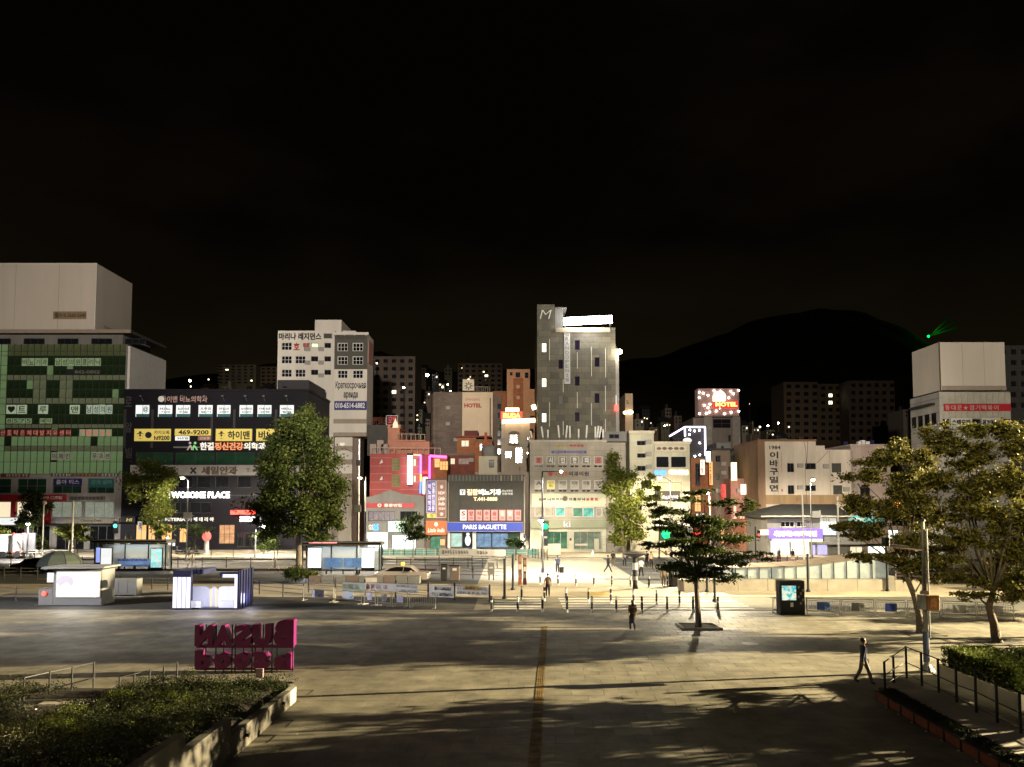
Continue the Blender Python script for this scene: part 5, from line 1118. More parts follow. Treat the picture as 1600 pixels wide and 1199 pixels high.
# ---------- alley buildings
al = B('alley_building', 'orange lit side-street block with glowing signs', 122, 1080, 1112, 716, 12, mat('alley_orange',(.26,.10,.045),.8,var=.3), wins=[(1086,724,1094,760,dict(c=2,r=5)),(1085,766,1096,800,dict(c=2,r=3,pm=M['em_orange_soft']))], midpy=760)
for lab, x0_, y0_, x1_, y1_, m_, s_ in (('peach vertical light sign with Korean letters in the side street', 1094,719,1100,742,M['em_peach'],'호\n텔'),('hot white vertical light sign in the side street', 1103,706,1109,722,M['em_white'],''),
        ('tall dim orange vertical light sign in the side street', 1108,722,1112.5,758,M['em_orange_soft'],'모\n텔'),('pale yellow vertical light sign in the side street',1142,723,1150,751,mat('em_paleyellow',(.9,.85,.4),.5,emit=(1,.95,.45),es=1.8,var=0),''),
        ('glowing pale pink rounded sign on the pink side-street wall',1157,757,1172,773,M['em_peach'],''),('narrow red lettered vertical sign in the dark part of the side street',1126,757,1133,782,mat('em_dimred',(.3,.03,.03),.5,emit=(1,.1,.08),es=.5,var=0),'노\n래\n방')):
    sign(lab, 119.5, x0_,y0_,x1_,y1_, m_, [(s_,x0_+1,y0_+2,x1_-1,y1_-2,M['ink_red'])] if s_ else [], thick=.5, name='vertical_sign')
ad = B('dark_alley_building', 'dark block in the middle of the side street', 124, 1112.5, 1142, 704, 12, M['stone_brown'], wins=[(1118,712,1126,722),(1118,740,1124,750),(1126,810,1140,850,dict(c=2,pm=M['em_orange_soft']))], midpy=760, parapet=M['roof_dark'])
ap = B('pink_alley_building', 'pink washed house at the right side of the side street', 120, 1142.5, 1184, 748, 10, mat('alley_pink',(.45,.22,.18),.8,var=.3,streak=True), wins=[(1146,790,1152,812,dict(c=1,pm=M['em_salmon'])),(1165,778,1174,788,dict(c=1,pm=M['em_warm_dim'])),(1156,806,1180,848,dict(c=3,pm=M['em_salmon']))], midpy=790)
ar = B('dark_gable_house', 'dark gabled house behind the pink alley house', 126, 1138, 1183, 712, 8, M['roof_dark'], pyb=750, wins=[(1160,722,1176,740)], midpy=730)
ar.part('roof', MB().prism([at(1136,712,126),at(1185,712,126),at(1172,700,126),at(1150,700,126)], 125.6, 134.5), M['grey_dark'])
ar2 = B('grey_roof_house', 'grey roofed white-walled house left of the 1984 noodle house', 130, 1120, 1142, 692, 8, M['grey_mid'], pyb=745, wins=[(1127,697,1131,702)], midpy=720)
sign('red glowing awning sign behind the dark tree', 116, 1078,832,1098,838, mat('em_redawn',(.4,.02,.02),.5,emit=(1,.05,.03),es=1.5,var=0), [], thick=.4, name='light_sign')
apk = B('pink_shop_front', 'low pink shop front with white door frames by the crossing', 113, 1164, 1193, 812, 6, M['salmon_wall'], wins=[(1170,822,1176,856,dict(c=1,pm=M['em_salmon'],fm=M['frame_white'])),(1180,822,1187,856,dict(c=1,pm=M['em_salmon'],fm=M['frame_white']))])
# ---------- noodle house 1984
nh = B('noodle_house', 'white stepped three-storey house painted 1984 and vertical Korean letters', 113, 1196, 1276, 690, 12, M['old_white'], wins=[(1230,724,1241,738,dict(c=2)),(1258,724,1276.0-.8,733.5,dict(c=2)),(1231,758.5,1241.5,772.5,dict(c=2)),(1258,758.5,1275.2,767.5,dict(c=2))], midpy=750)
x1n = nh.x1; nzt = lambda py: at(1300,py,113)[1]; nx = lambda px: at(px,750,113)[0]
mb = MB(); ops = [(nx(1300),nzt(738.5),nx(1315),nzt(724)),(nx(1301.5),nzt(773),nx(1316),nzt(758.5))]
wall_open(mb, x1n+.002, nx(1330), 0, nzt(703), 113.0, ops); mb.box(x1n+.002, nx(1330), 113.3, 125, 0, nzt(703)); nh.part('right_bay', mb, M['old_white'])
for (a,b_,c,d) in ops: f_, p_ = win_mesh(c-a,d-b_,2,1,M['frame_dark'],mat('glass_grey',(.07,.07,.06),.2)); o = nh.inst('window', f_, (a,113.12,b_)); link('pane', p_, o)
nh.part('stepped_parapet', MB().box(nx(1276)+.004, nx(1290), 113.02, 113.4, nzt(703)+.003, nzt(696.5)), M['old_white'])
nh.part('roof_edge', MB().box(nx(1184.5), nx(1276), 112.8, 124.9, nh.zt+.003, nzt(687)), M['brick_brown'])
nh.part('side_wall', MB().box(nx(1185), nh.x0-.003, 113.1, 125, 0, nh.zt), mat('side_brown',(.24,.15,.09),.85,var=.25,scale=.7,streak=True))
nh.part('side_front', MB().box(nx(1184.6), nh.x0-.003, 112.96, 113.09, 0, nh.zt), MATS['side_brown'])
nh.part('lower_band', MB().box(nh.x0, nx(1330), 112.93, 112.997, nzt(788), nzt(773.6)), M['tan_low'])
for px, ya, yb_ in ((1216,706,772),(1297,705,780),(1241,774,786)): nh.part('crack_stain', MB().box(nx(px),nx(px+.5),112.98,112.999,nzt(yb_),nzt(ya)), M['tan_low'])
ca = MB()
for pts in ([(1256,690),(1259,702),(1260,724),(1258,740),(1261,786)],[(1262,689),(1262,705),(1260,728)],[(1276,724),(1284,716),(1294,705)]):
    ps = [(at(a,b_,112.9)[0],112.9,at(a,b_,112.9)[1]) for a,b_ in pts]; ca.path(ps,[.03]*len(ps),5)
nh.part('wall_cable', ca, M['ink_brown'])
t = T('painted_letters', 'black vertical letters 이바구밀면 on the white stepped wall', 'sign', (at(1209,740,112.9)[0],112.95,at(0,770,113)[1]))
for i, c_ in enumerate('이바구밀면'): y_ = 706+i*12.9; tx(t,c_,112.99,1202.5,y_,1216,y_+10.5,M['ink'],bold=.03)
t = T('painted_number', 'black number 1984 at the top left of the white stepped wall', 'sign', (at(1211,699,112.9)[0],112.95,at(0,703,113)[1])); tx(t,'1984',112.99,1202,696.5,1219.5,702.5,M['ink'],bold=.02)
tx(nh,'부\n산\n명\n물\n맛\n집',112.99,1220.3,708,1221.8,738,M['tan_low']); tx(nh,'●',112.99,1220.5,764,1223.5,769,M['brown_sign'])
oh = B('pinkish_house', 'pinkish grey house with cable stains right of the white stepped house', 114, 1330.5, 1392, 698, 12, M['old_pink'], wins=[(1344,724,1360,738,dict(c=2,pm=mat('glass_warmdim',(.1,.08,.05),.3,emit=(.8,.65,.35),es=.22,var=.9))),(1372,724,1386,738),(1344,762,1360,776)], midpy=750, parapet=M['old_pink'])
oh.band(1331,705,1334,800,M['stone_brown'],.05,'drain_stain'); oh.part('wall_cable', MB().path([(at(1374,700,113.9)[0],113.9,at(0,700,113.9)[1]),(at(1377,720,113.9)[0],113.9,at(0,722,113.9)[1]),(at(1384,745,113.9)[0],113.9,at(0,745,113.9)[1])],[.03]*3,5), M['ink_brown'])
for i, px in enumerate((1344,1349,1356,1363,1322)): x_, z_ = at(px,694,118); oh.part('roof_box', MB().box(x_-.3,x_+.3,118,118.6,oh.zt,z_+.4+.2*(i%2)), M['white_paint'] if i < 3 else M['navy_metal'])
# ---------- convenience store with dark hipped roof
cs = B('corner_store', 'low shop under a dark hipped roof with a glowing purple fascia', 103, 1198, 1325, 805, 9, M['grey_mid'], wins=[(1204,845,1235,868,dict(c=2,pm=M['em_shop_white'],fm=M['frame_alu'])),(1235.5,845,1266,868,dict(c=3,pm=mat('em_store_warm',(.8,.7,.5),.5,emit=(1,.85,.6),es=1.3,var=.8,scale=3,samp=True),fm=M['frame_alu'])),
       (1268,851,1276,872,dict(c=1,pm=M['em_purple_shop'])),(1277,851,1294,873,dict(c=1,pm=M['em_purple_shop'],fm=M['frame_white'])),(1220,815,1242,824,dict(c=3,fm=M['frame_white'],r=1)),(1245,815,1259,824,dict(c=2,fm=M['frame_white']))])
(xa,za),(xb,zb_) = at(1189,806,102), at(1330,806,102); (xc,zc),(xd,zd) = at(1224,788,106), at(1330,788,106)
cs.part('roof', MB().add([(xa,102,za),(xb,102,zb_),(xb,113,zb_),(xa,113,za),(xc,107,zc),(xb,107,zc),(xa,102,za-.25),(xb,102,za-.25),(xb,113,za-.25),(xa,113,za-.25)], [(0,1,5,4),(1,2,5),(2,3,4,5),(3,0,4),(6,7,1,0),(7,8,2,1),(8,9,3,2),(9,6,0,3),(9,8,7,6)]), M['roof_dark'])
cs.part('eave_gutter', MB().tube((xa,101.93,za-.1),(xb,101.93,za-.1),.1,n=6), M['beige'])
sign('glowing purple fascia with white and yellow store letters', 102.9, 1201,826,1283,842, M['em_purple'], [('세븐일레븐',1209,830,1238,838,M['em_white'],dict(bold=.06)),('CU편의점',1239,830,1276,838,mat('em_lemon',(1,1,.6),.5,emit=(1,1,.5),es=2.2,var=0),dict(bold=.06))], thick=.6, name='fascia_sign')
sign('lime and pale stripe under the purple fascia', 102.9, 1206,842.3,1283,846.5, mat('em_limestripe',(.7,.8,.4),.5,emit=(.75,.9,.45),es=.9,var=.3), [], thick=.5, name='stripe_panel')
sign('glowing peach shop sign at the left corner of the store', 103.5, 1186,828,1200,836, M['em_peach'], [], thick=.5, name='light_sign')
sign('white upper wall sign with faint print and a blue ring', 102.9, 1281,806,1306,824, mat('panel_white',(.55,.55,.5),.6,emit=(.8,.8,.75),es=.35,var=.1), [('수 정 동',1286,810,1296,815,M['plastic_grey'])], thick=.15)
sign('light blue panel under the white wall sign', 102.9, 1281,824.5,1306,836, mat('panel_sky',(.40,.55,.62),.6,emit=(.6,.8,.9),es=.5,var=.2), [], thick=.15, name='panel')
cs.part('canopy', MB().box(at(1283,848,101)[0],at(1352,848,101)[0],100.5,102.95,at(0,850,102)[1],at(0,846.5,102)[1]), M['grey_mid'])
ls = B('lit_shop_row', 'row of bright lit shops right of the purple fascia', 104, 1296, 1420, 822, 8, M['stone_brown'], wins=[(1299,852,1323,872,dict(c=1,pm=M['em_shop_white'],fm=mat('frame_red',(.3,.04,.05),.5))),(1328,854,1349,870,dict(c=2,pm=M['em_warm_dim'])),(1356,850,1385,884,dict(c=3,pm=M['em_shop_white'])),(1388,828,1406,842,dict(c=1,pm=M['em_shop_white']))], midpy=840)
sign('orange glowing letters behind the right tree', 103.5, 1383,783,1420,798, mat('sign_brownback',(.2,.08,.02),.6), [('돼지국밥',1385,785,1417,796,M['em_orange'],dict(bold=.06))], thick=.2, name='light_sign')
ls.part('sign_mast', MB().box(at(1383,800,103.6)[0],at(1385,800,103.6)[0],103.52,103.7,ls.zt,at(0,783,103.6)[1]).box(at(1417,800,103.6)[0],at(1419,800,103.6)[0],103.52,103.7,ls.zt,at(0,783,103.6)[1]), M['steel_dark'])
sign('teal angular lit gable panel behind the right tree', 103.8, 1308,806,1380,824, mat('teal_lit',(.12,.4,.36),.6,emit=(.25,.7,.6),es=.35,var=.5), [('수산물센터',1316,809,1350,816,M['ink_white'])], thick=.2, name='gable_panel')
# ---------- right building with white billboard
rbd = B('corner_clinic', 'pale tiled corner building with red lettered band under a white billboard', 95, 1470, 1581, 612.5, 7, M['grey_clad'], wins=[(1473,655,1484,671,dict(c=1)),(1519,655,1533,671,dict(c=1)),(1567,655,1579,671,dict(c=1))], midpy=690)
cl = mat('tile_pale',(.44,.42,.34),.5,var=.12)
for i in range(11):
    for (ya, yb_) in ((614,630),(643,653)):
        (a,z1),(b_,z0) = at(1473+i*9.7,ya,94.95), at(1473+i*9.7+9.1,yb_,94.95); rbd.part('panel', MB().box(a,b_,94.93,94.997,z0,z1), cl)
for i in range(4):
    yy = 95.8+i*1.6; zt_, zb_ = at(0,640,95)[1], at(0,672,95)[1]
    rbd.part('side_window', MB().box(rbd.x0-.06, rbd.x0-.004, yy, yy+1.0, zb_+.8, zt_-.3), M['glass_dark'])
for i in range(4): rbd.part('side_joint', MB().box(rbd.x0-.03, rbd.x0-.003, 95.1, 102, at(0,622+i*22,95)[1]-.04, at(0,622+i*22,95)[1]+.02), M['grey_mid'])
sign('dark red band with white letters 동대문 엽기떡볶이', 95, 1474,631.5,1579,642.5, M['red_sign'], [(c_,1476.5+i*9.5,633.3,1484+i*9.5,641,mat('ink_pinkw',(.5,.36,.33),.6)) for i, c_ in enumerate('동대문★엽기떡볶이') if i < 11], thick=.12)
sign('white window sign with four black letters and a phone number, left one', 94.9, 1485,653.5,1518.5,670, mat('sign_white',(.6,.6,.52),.6), [('손텍모피',1487,656,1516,665,M['ink'],dict(bold=.04)),('051-463-8000',1487,666.5,1508,669,M['ink_green'] if False else MATS['ink_green'])], thick=.08)
sign('white window sign with five black letters, right one', 94.9, 1533,653.5,1567,670, MATS['sign_white'], [('최고명품관',1535,656,1565,666,M['ink'],dict(bold=.04))], thick=.08)
rbx = T('rooftop_billboard', 'blank pale box billboard on the right corner building', 'billboard', (at(1519,612,95.2)[0],95.3,rbd.zt))
a, zt_ = at(1482-15,535,95.2); b_, zb_ = at(1572,610,95.2)
rbx.part('front_face', MB().box(a,b_,95.2,95.45,zb_,zt_), M['board_white']); rbx.part('side_face', MB().box(a,a+.25,95.453,101.7,zb_,zt_), M['board_white'])
rbx.part('back_frame', MB().box(b_-.25,b_,95.453,101.7,zb_,zt_-.2).box(a+.3,b_-.3,101.3,101.7,zb_,zt_-.2), M['steel_dark'])
rbx.part('corner_trim', MB().box(a-.06,a+.06,95.1,95.197,zb_-.1,zt_+.05), M['ink_brown']); rbx.part('lower_strip', MB().box(a+.2,b_,95.12,95.196,zb_,zb_+.55), M['stripe_tan'])  # tan strip along the bottom of the front face
rbd.part('balcony_rail', MB().box(rbd.x0-.6,rbd.x0-.003,96,101.5,at(0,633,96)[1],at(0,630,96)[1]), M['steel_dark'])
# green beacon on the ridge of the right hill
x_, z_ = at(1450,526,830); hz_ = hill_z(x_,830); t = T('ridge_beacon', 'green beacon on the dark ridge above the right billboard', 'beacon', (x_,830,hz_-1))
t.part('mast', MB().tube((x_,830,hz_-1),(x_,830,max(z_,hz_+8)-1),.5,n=6), M['steel_dark']); t.part('lamp', MB().ball((x_,829,max(z_,hz_+8)),1.3), M['em_green'])
lamp_light('beacon_light','POINT',(x_+8,822,max(z_,hz_+8)+6),4e3,(.05,1,.1),1,parent=t.o)

ac_units(inn, ((786,690),(786,712),(819,700),(820,718))); ac_units(nh, ((1250,731),(1250,765),(1290,732),(1322,768))); ac_units(oh, ((1365,735),(1338,762))); ac_units(rb, ((736,722),)); ac_units(cb, ((1013,694),(1013,713),(1014,733)))
ac_units(ad, ((1130,728),(1130,742),(1122,770),(1134,786))); ac_units(ap, ((1155,770),(1178,796))); ac_units(el, ()); ac_units(mt, ((1108,672),(1108,688))); ac_units(ch, ((700,640),(700,665),(712,690)))
for q, b_ in ((.35,rbx),(.68,rbx)):
    a_, z1_ = at(1482-15,536,95.2); c_, z0_ = at(1572,610,95.2); rbx.part('panel_seam', MB().box(a_+(c_-a_)*q-.015,a_+(c_-a_)*q+.015,95.18,95.197,z0_+.56,z1_), M['stripe_tan'])
for i, (px, py, pb_) in enumerate(((733,730,742),(812,728,738),(1060,684,694),(1215,680,690),(1250,682,690),(640,560,557))):
    if i < 5:
        Yq = (124,119,114,118,118)[i]; x_, z_ = at(px, pb_, Yq); zt__ = at(px, py, Yq)[1]
        t = T('rooftop_antenna', ('thin forked aerial over the red stacked house','thin aerial over the long low roofed building','thin aerial over the cream shop wing','left thin aerial over the white 1984 house','right thin aerial over the white 1984 house')[i], 'antenna', (x_, Yq, z_))
        t.part('mast', MB().tube((x_,Yq,z_-1.5),(x_,Yq,zt__),.04,n=5), M['steel']); t.part('crossbar', MB().tube((x_-.6,Yq,zt__-.2),(x_+.6,Yq,zt__-.2),.025,n=5).tube((x_-.4,Yq,zt__-.5),(x_+.4,Yq,zt__-.5),.025,n=5), M['steel'])

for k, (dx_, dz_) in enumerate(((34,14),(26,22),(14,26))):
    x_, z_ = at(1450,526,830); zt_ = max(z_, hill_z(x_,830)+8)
bt = T('ridge_beam_tubes', 'faint green glowing tubes imitating light beams from the ridge beacon', 'light beam', (x_,829,zt_))
for k, (dx_, dz_) in enumerate(((30,9),(30,16),(22,20))): bt.part('beam', MB().tube((x_+1,829,zt_),(x_+dx_,829,zt_+dz_),.5,1.6,8), mat('em_haze_beam%d'%k,(0,.02,0),.9,emit=(.02,1,.12),es=(.006,.003,.002)[k],var=0))  # solid glowing tubes stand in for green light scattered in haze
# ================================================================== street lamps and signals
def street_lamp(label, px, py_head, Y, base_px=None, arm=1.2, power=0, col=CREAM, m='steel', head='em_lamp', dirx=-1, group='street lamps along the road', r=.24, z0=-.0, cut=False):
    x, z = at(px, py_head, Y); xp = at(base_px, 800, Y)[0] if base_px else x-dirx*arm
    t = T('street_lamp', label, 'street lamp', (xp, Y, z0), group)
    t.part('pole', MB().path([(xp,Y,z0),(xp,Y,z0+2.5),(xp,Y,z-.4)],[.11,.085,.06],8), M[m]); t.part('base', MB().lathe((xp,Y,z0),[(.2,0),(.2,.25),(.13,.5)],10), M[m])
    if abs(xp-x) > .05: t.part('arm', MB().path([(xp,Y,z-.5),(xp+(x-xp)*.5,Y,z-.05),(x,Y,z+.02)],[.05,.045,.04],6), M[m])
    hd = t.part('lamp_head', MB().lathe((x,Y,z),[(.05,.22),(.2,.18),(.26,.0),(.25,-.02)],12), M[m])
    link('bulb', MB().ball((x-t.loc[0],0,z-.06-t.loc[2]),r,r,r*.8,10,6).mesh('bulb', M[head]), hd)
    if power: lamp_light('lamp_light', 'SPOT', (x, Y, z-.45), power, col, .25, (x, Y if cut else Y+3*z/10, 0), 163 if cut else 162, .25, parent=t.o)
    return t
street_lamp('street lamp with bright head in front of the dark cafe block', 285, 746, 93, 293, power=17000)
street_lamp('street lamp head glaring beside the tall camera pole', 562, 746, 88, 570, power=16000)
street_lamp('short lamp glaring white by the black signal pole at the crossing', 845, 812, 77, 847.8, power=7000, col=NEUT, head='em_lamp_white', arm=.3)
street_lamp('yellowish glaring street lamp over the blue glowing letters', 1031, 746, 98, 1048, power=14000, col=WARM, dirx=-1)
street_lamp('street lamp in front of the white 1984 house', 1270, 749, 96, 1267, power=7000, col=CREAM)
street_lamp('lower pair lamp glaring at the left edge of the big tree', 412, 822, 98, 400, power=6000, head='em_lamp_white')
street_lamp('small lamp on a thin pole at the left side of the road', 44, 818, 96, 45, power=9000, col=NEUT, head='em_lamp_white')
street_lamp('warm lamp glowing low at the right end of the bakery', 817, 842, 105, 821, power=700, col=WARM, r=.15)
street_lamp('white lamp behind the dark layered tree', 1105, 768, 69, 1109, power=18000, cut=True, col=(1,.86,.62), head='em_lamp_white')
for (x, y, z, p, c, tgt, cone) in PLAZA:
    t = T('plaza_floodlight', ('far right' if x > 90 else 'nearer right' if x > 0 else 'left')+' floodlight mast standing outside the picture', 'floodlight', (x, y, 0), 'tall plaza floodlight masts')
    t.part('pole', MB().path([(x,y,0),(x,y,3),(x,y,z)],[.14,.11,.08],8), M['steel']); t.part('lamp_head', MB().box(x-.5,x+.5,y-.2,y+.2,z+.02,z+.3), M['steel_dark'])
    lamp_light('floodlight_light','SPOT',(x-.1,y,z-.35),p,c,.2,tgt,cone,1.,parent=t.o)
def signal(label, px, py, Y, m, pole=None, col='em_green', w_=.35, n=3, lit=0, py0=None, group='traffic signals'):
    x, z = at(px, py, Y); xp = pole if pole is None else at(pole, 800, Y)[0]
    t = T('traffic_signal', label, 'traffic light', (x if xp is None else xp, Y, -.1), group)
    hw = w_*1.25
    if n == 2:
        t.part('housing', MB().bbox(x-hw/2,x+hw/2,Y,Y+.25,z-hw*1.0 if lit else z-hw*1.5,z+hw*1.5 if lit else z+hw*.9,.04), M['black'])
    else:
        t.part('housing', MB().bbox(x-hw*.6-lit*hw,x-hw*.6-lit*hw+hw*n,Y,Y+.25,z-hw*.6,z+hw*.6,.05), M['black'])
    t.part('lens', MB().lathe((0,0,0),[(w_/2,0),(w_*.4,.06),(.02,.08)],12).mesh and MB().ball((x,Y-.01,z),w_*.5,.06,w_*.5,12,6), M[col])
    if xp is not None:
        t.part('pole', MB().tube((xp,Y+.35,-.1),(xp,Y+.35,z+1.0),.09), M[m])
        if abs(xp-x) > .4: t.part('arm', MB().tube((xp,Y+.35,z+.5),(x,Y+.35,z+.5),.05), M[m])
    return t
s1 = signal('pedestrian signal glowing green left of the pale ki building', 852.5, 823, 92, 'black', 848, n=2, w_=.62)
lamp_light('signal_light','POINT',at(852.5,823,91.2)[:1]+(91.2,at(852.5,823,91.2)[1]),35,(.05,1,.4),.2,parent=s1.o)
s2 = signal('large traffic light glowing green inside the dark layered tree', 1041, 835, 70, 'steel_dark', 1066, w_=.8, n=3, lit=0)
lamp_light('signal_light','POINT',(at(1041,835,69)[0],69,at(1041,835,69)[1]),70,(.03,1,.35),.25,parent=s2.o)
signal('smaller green traffic light right of the large one in the dark tree', 1060, 834, 84, 'steel_dark', None, 'em_cyan', .5, n=2)
signal('red traffic light low in the dark layered tree', 1104, 832, 90, 'steel_dark', 1112, 'em_red', .45, n=2, lit=1)
signal('small red signal right of the dark tree', 1186, 836, 95, 'steel_dark', 1181, 'em_red', .3, n=2, lit=1)
signal('small cyan traffic light left of the egg lamp on the dark block', 180, 822, 96, 'steel', 178, 'em_cyan', .5, n=2)
# tall poles
t = T('camera_pole', 'tall pale pole with a camera arm right of the big tree', 'pole', (at(560,800,80)[0],80,0)); xp = t.loc[0]; zt = at(0,688,80)[1]
t.part('pole', MB().path([(xp,80,0),(xp,80,4),(xp,80,zt)],[.16,.13,.09],10), M['steel'])
x_, z_ = at(535,700,80); za = at(0,711,80)[1]; t.part('arm', MB().path([(xp,80,za),(x_+.3,80,z_-.1),(x_+.2,80,z_+.2)],[.05,.045,.04],6), M['steel'])
t.part('camera', MB().bbox(x_-.25,x_+.25,79.7,80.2,z_+.2,z_+.5,.05), M['white_paint']); t.part('control_box', MB().bbox(xp-.35,xp+.35,79.5,79.85,at(0,800,80)[1],at(0,789,80)[1],.04), M['plastic_grey'])
t.part('control_box', MB().bbox(xp-.22,xp+.22,79.6,79.85,at(0,728,80)[1],at(0,719,80)[1],.03), M['steel_dark'])
x_ = at(571,760,80)[0]; t.part('side_tube', MB().path([(x_,80,at(0,800,80)[1]),(x_,80,at(0,745,80)[1])],[.06,.05],6), M['steel'])
t = T('signal_mast', 'black mast with a sideways arm in front of the pale ki building', 'pole', (at(847.5,800,90)[0],90,0)); xp = t.loc[0]; zt = at(0,737,90)[1]
t.part('pole', MB().path([(xp,90,0),(xp,90,zt)],[.12,.09],8), M['black']); t.part('arm', MB().tube((xp,90,zt),(at(866,737,90)[0],90,zt),.06,n=6), M['black'])
x_, z_ = at(877,737,89.5); t.part('lamp', MB().ball((x_,89.8,z_),.18,.14,.14), M['em_lamp_white']); lamp_light('mast_lamp_light','SPOT',(x_,89.6,z_-.4),13000,(1,.93,.74),.2,(x_,91.5,0),162,.25,parent=t.o); t.part('control_box', MB().bbox(xp+.15,xp+.6,89.7,90,at(0,853,90)[1],at(0,841,90)[1],.03), M['steel_dark'])
t.part('arm_extension', MB().tube((at(866,737,90)[0]+.005,90,zt),(x_,90,z_+.1),.045,n=6), M['black'])
t = T('camera_pole', 'slanted pale pole in front of the purple store fascia', 'pole', (at(1257,870,84)[0],84,0)); x0_, x1_ = at(1257,870,84)[0], at(1253.5,773,84)[0]; t.part('pole', MB().path([(x0_,84,0),(x1_,84,at(0,773,84)[1])],[.11,.08],8), M['white_paint'])
t.part('arm', MB().tube((x1_,84,at(0,812,84)[1]),(at(1266,812,84)[0],84,at(0,810,84)[1]),.04), M['white_paint']); t.part('camera', MB().bbox(at(1262,812,84)[0],at(1267,812,84)[0],83.8,84.1,at(0,814,84)[1],at(0,809,84)[1],.03), M['plastic_grey'])
t = T('pole_box', 'pale pole carrying a small square box right of the slanted pole', 'pole', (at(1310,830,90)[0],90,0)); x_ = t.loc[0]
t.part('pole', MB().tube((x_,90,0),(x_,90,at(0,776,90)[1]),.11), M['white_paint']); t.part('arm', MB().tube((x_,90,at(0,789,90)[1]),(at(1323,789,90)[0],90,at(0,789,90)[1]),.05), M['white_paint']); t.part('camera', MB().ball((at(1323,793,90)[0],90,at(0,793,90)[1]),.25,.2,.25), M['white_paint'])
t = T('white_post', 'thin white pole with a crooked top at the left road side', 'pole', (at(113,830,88)[0],88,0)); x_ = t.loc[0]
t.part('pole', MB().path([(x_,88,0),(x_,88,at(0,783,88)[1])],[.12,.09],8), M['white_paint']); t.part('stay', MB().tube((x_,88,at(0,783,88)[1]),(at(120,803,88)[0],88,at(0,803,88)[1]),.03), M['white_paint'])
t = T('thin_pole', 'thin pole with a small device in front of the red piers', 'pole', (at(67,830,92)[0],92,0)); x_ = t.loc[0]; t.part('pole', MB().tube((x_,92,0),(x_,92,at(0,783,92)[1]),.08), M['white_paint']); t.part('device', MB().ball((x_+.1,92,at(0,786,92)[1]),.25,.2,.2), M['white_paint'])
for px, py, lab in ((293,806,'small white road sign plate on the lamp pole in front of the cafe'),(1276,804,'small white plate on a pole in front of the hipped roof')):
    x_, z_ = at(px,py,92.7); t = T('road_sign', lab, 'road sign', (x_,92.8,z_-.4)); t.part('plate', MB().box(x_-.5,x_+.5,92.72,92.78,z_-.4,z_+.4), M['white_paint'])
    t.part('clamp', MB().box(x_-.06,x_+.7,92.79,92.9,z_-.05,z_+.05), M['steel'])
# overhead tram of cables
# foreground steel pole with orange cabinet and mast arm
X0, Y0 = g(1448.5, 1050); t = T('plaza_pole', 'pale steel pole with an orange-fronted cabinet and a long mast arm', 'pole', (X0,Y0,0)); zt = at(0,815,Y0)[1]
t.part('pole', MB().path([(X0,Y0,0),(X0,Y0,zt*.5),(X0,Y0,zt)],[.105,.09,.075],12), mat('steel_pole',(.16,.155,.14),.4,.7,var=.1)); t.part('conduit', MB().tube((X0+.14,Y0-.06,1.4),(X0+.14,Y0-.06,zt-.3),.03,n=6), M['steel'])
t.part('base_sleeve', MB().lathe((X0,Y0,.4),[(.125,0),(.125,1.25)],12), mat('sleeve_blue',(.02,.03,.07),.5,var=0)); t.part('cap', MB().lathe((X0,Y0,zt),[(.12,0),(.12,.08),(.02,.14)],10), M['black'])
t.part('base_flange', MB().lathe((X0,Y0,0),[(.3,0),(.3,.05),(.14,.3)],12), M['steel'])
za, zb = at(0,952,Y0)[1], at(0,929,Y0)[1]; xa, xm, xb = at(1431,940,Y0)[0], at(1440,940,Y0)[0], at(1459,940,Y0)[0]
t.part('cabinet', MB().bbox(xm+.0,xb,Y0-.45,Y0-.13,za,zb,.02), mat('cabinet_brown',(.22,.10,.03),.6)); t.part('cabinet_side', MB().box(xa,xm-.004,Y0-.36,Y0-.1,za+.02,zb+.02), M['plastic_grey'])
t.part('cabinet_plate', MB().box(xm+.12,xb-.14,Y0-.47,Y0-.453,za+.12,zb-.1), mat('plate_orange',(.50,.20,.07),.5,var=.4,scale=8))
t.part('clamp', MB().tube((X0,Y0-.14,zb+.05),(X0,Y0+.14,zb+.05),.13,n=10), M['steel'])
xe, ze = at(1330,853,Y0); zc = at(0,857,Y0)[1]; t.part('mast_arm', MB().path([(X0,Y0,zc-.05),((X0+xe)/2,Y0,(zc+ze)/2+.08),(xe,Y0,ze)],[.075,.06,.045],8), M['steel'])
t.part('arm_device', MB().bbox(at(1380,850,Y0)[0],at(1388,850,Y0)[0],Y0-.15,Y0+.15,ze-.02,ze+.35,.03), M['steel_dark'])

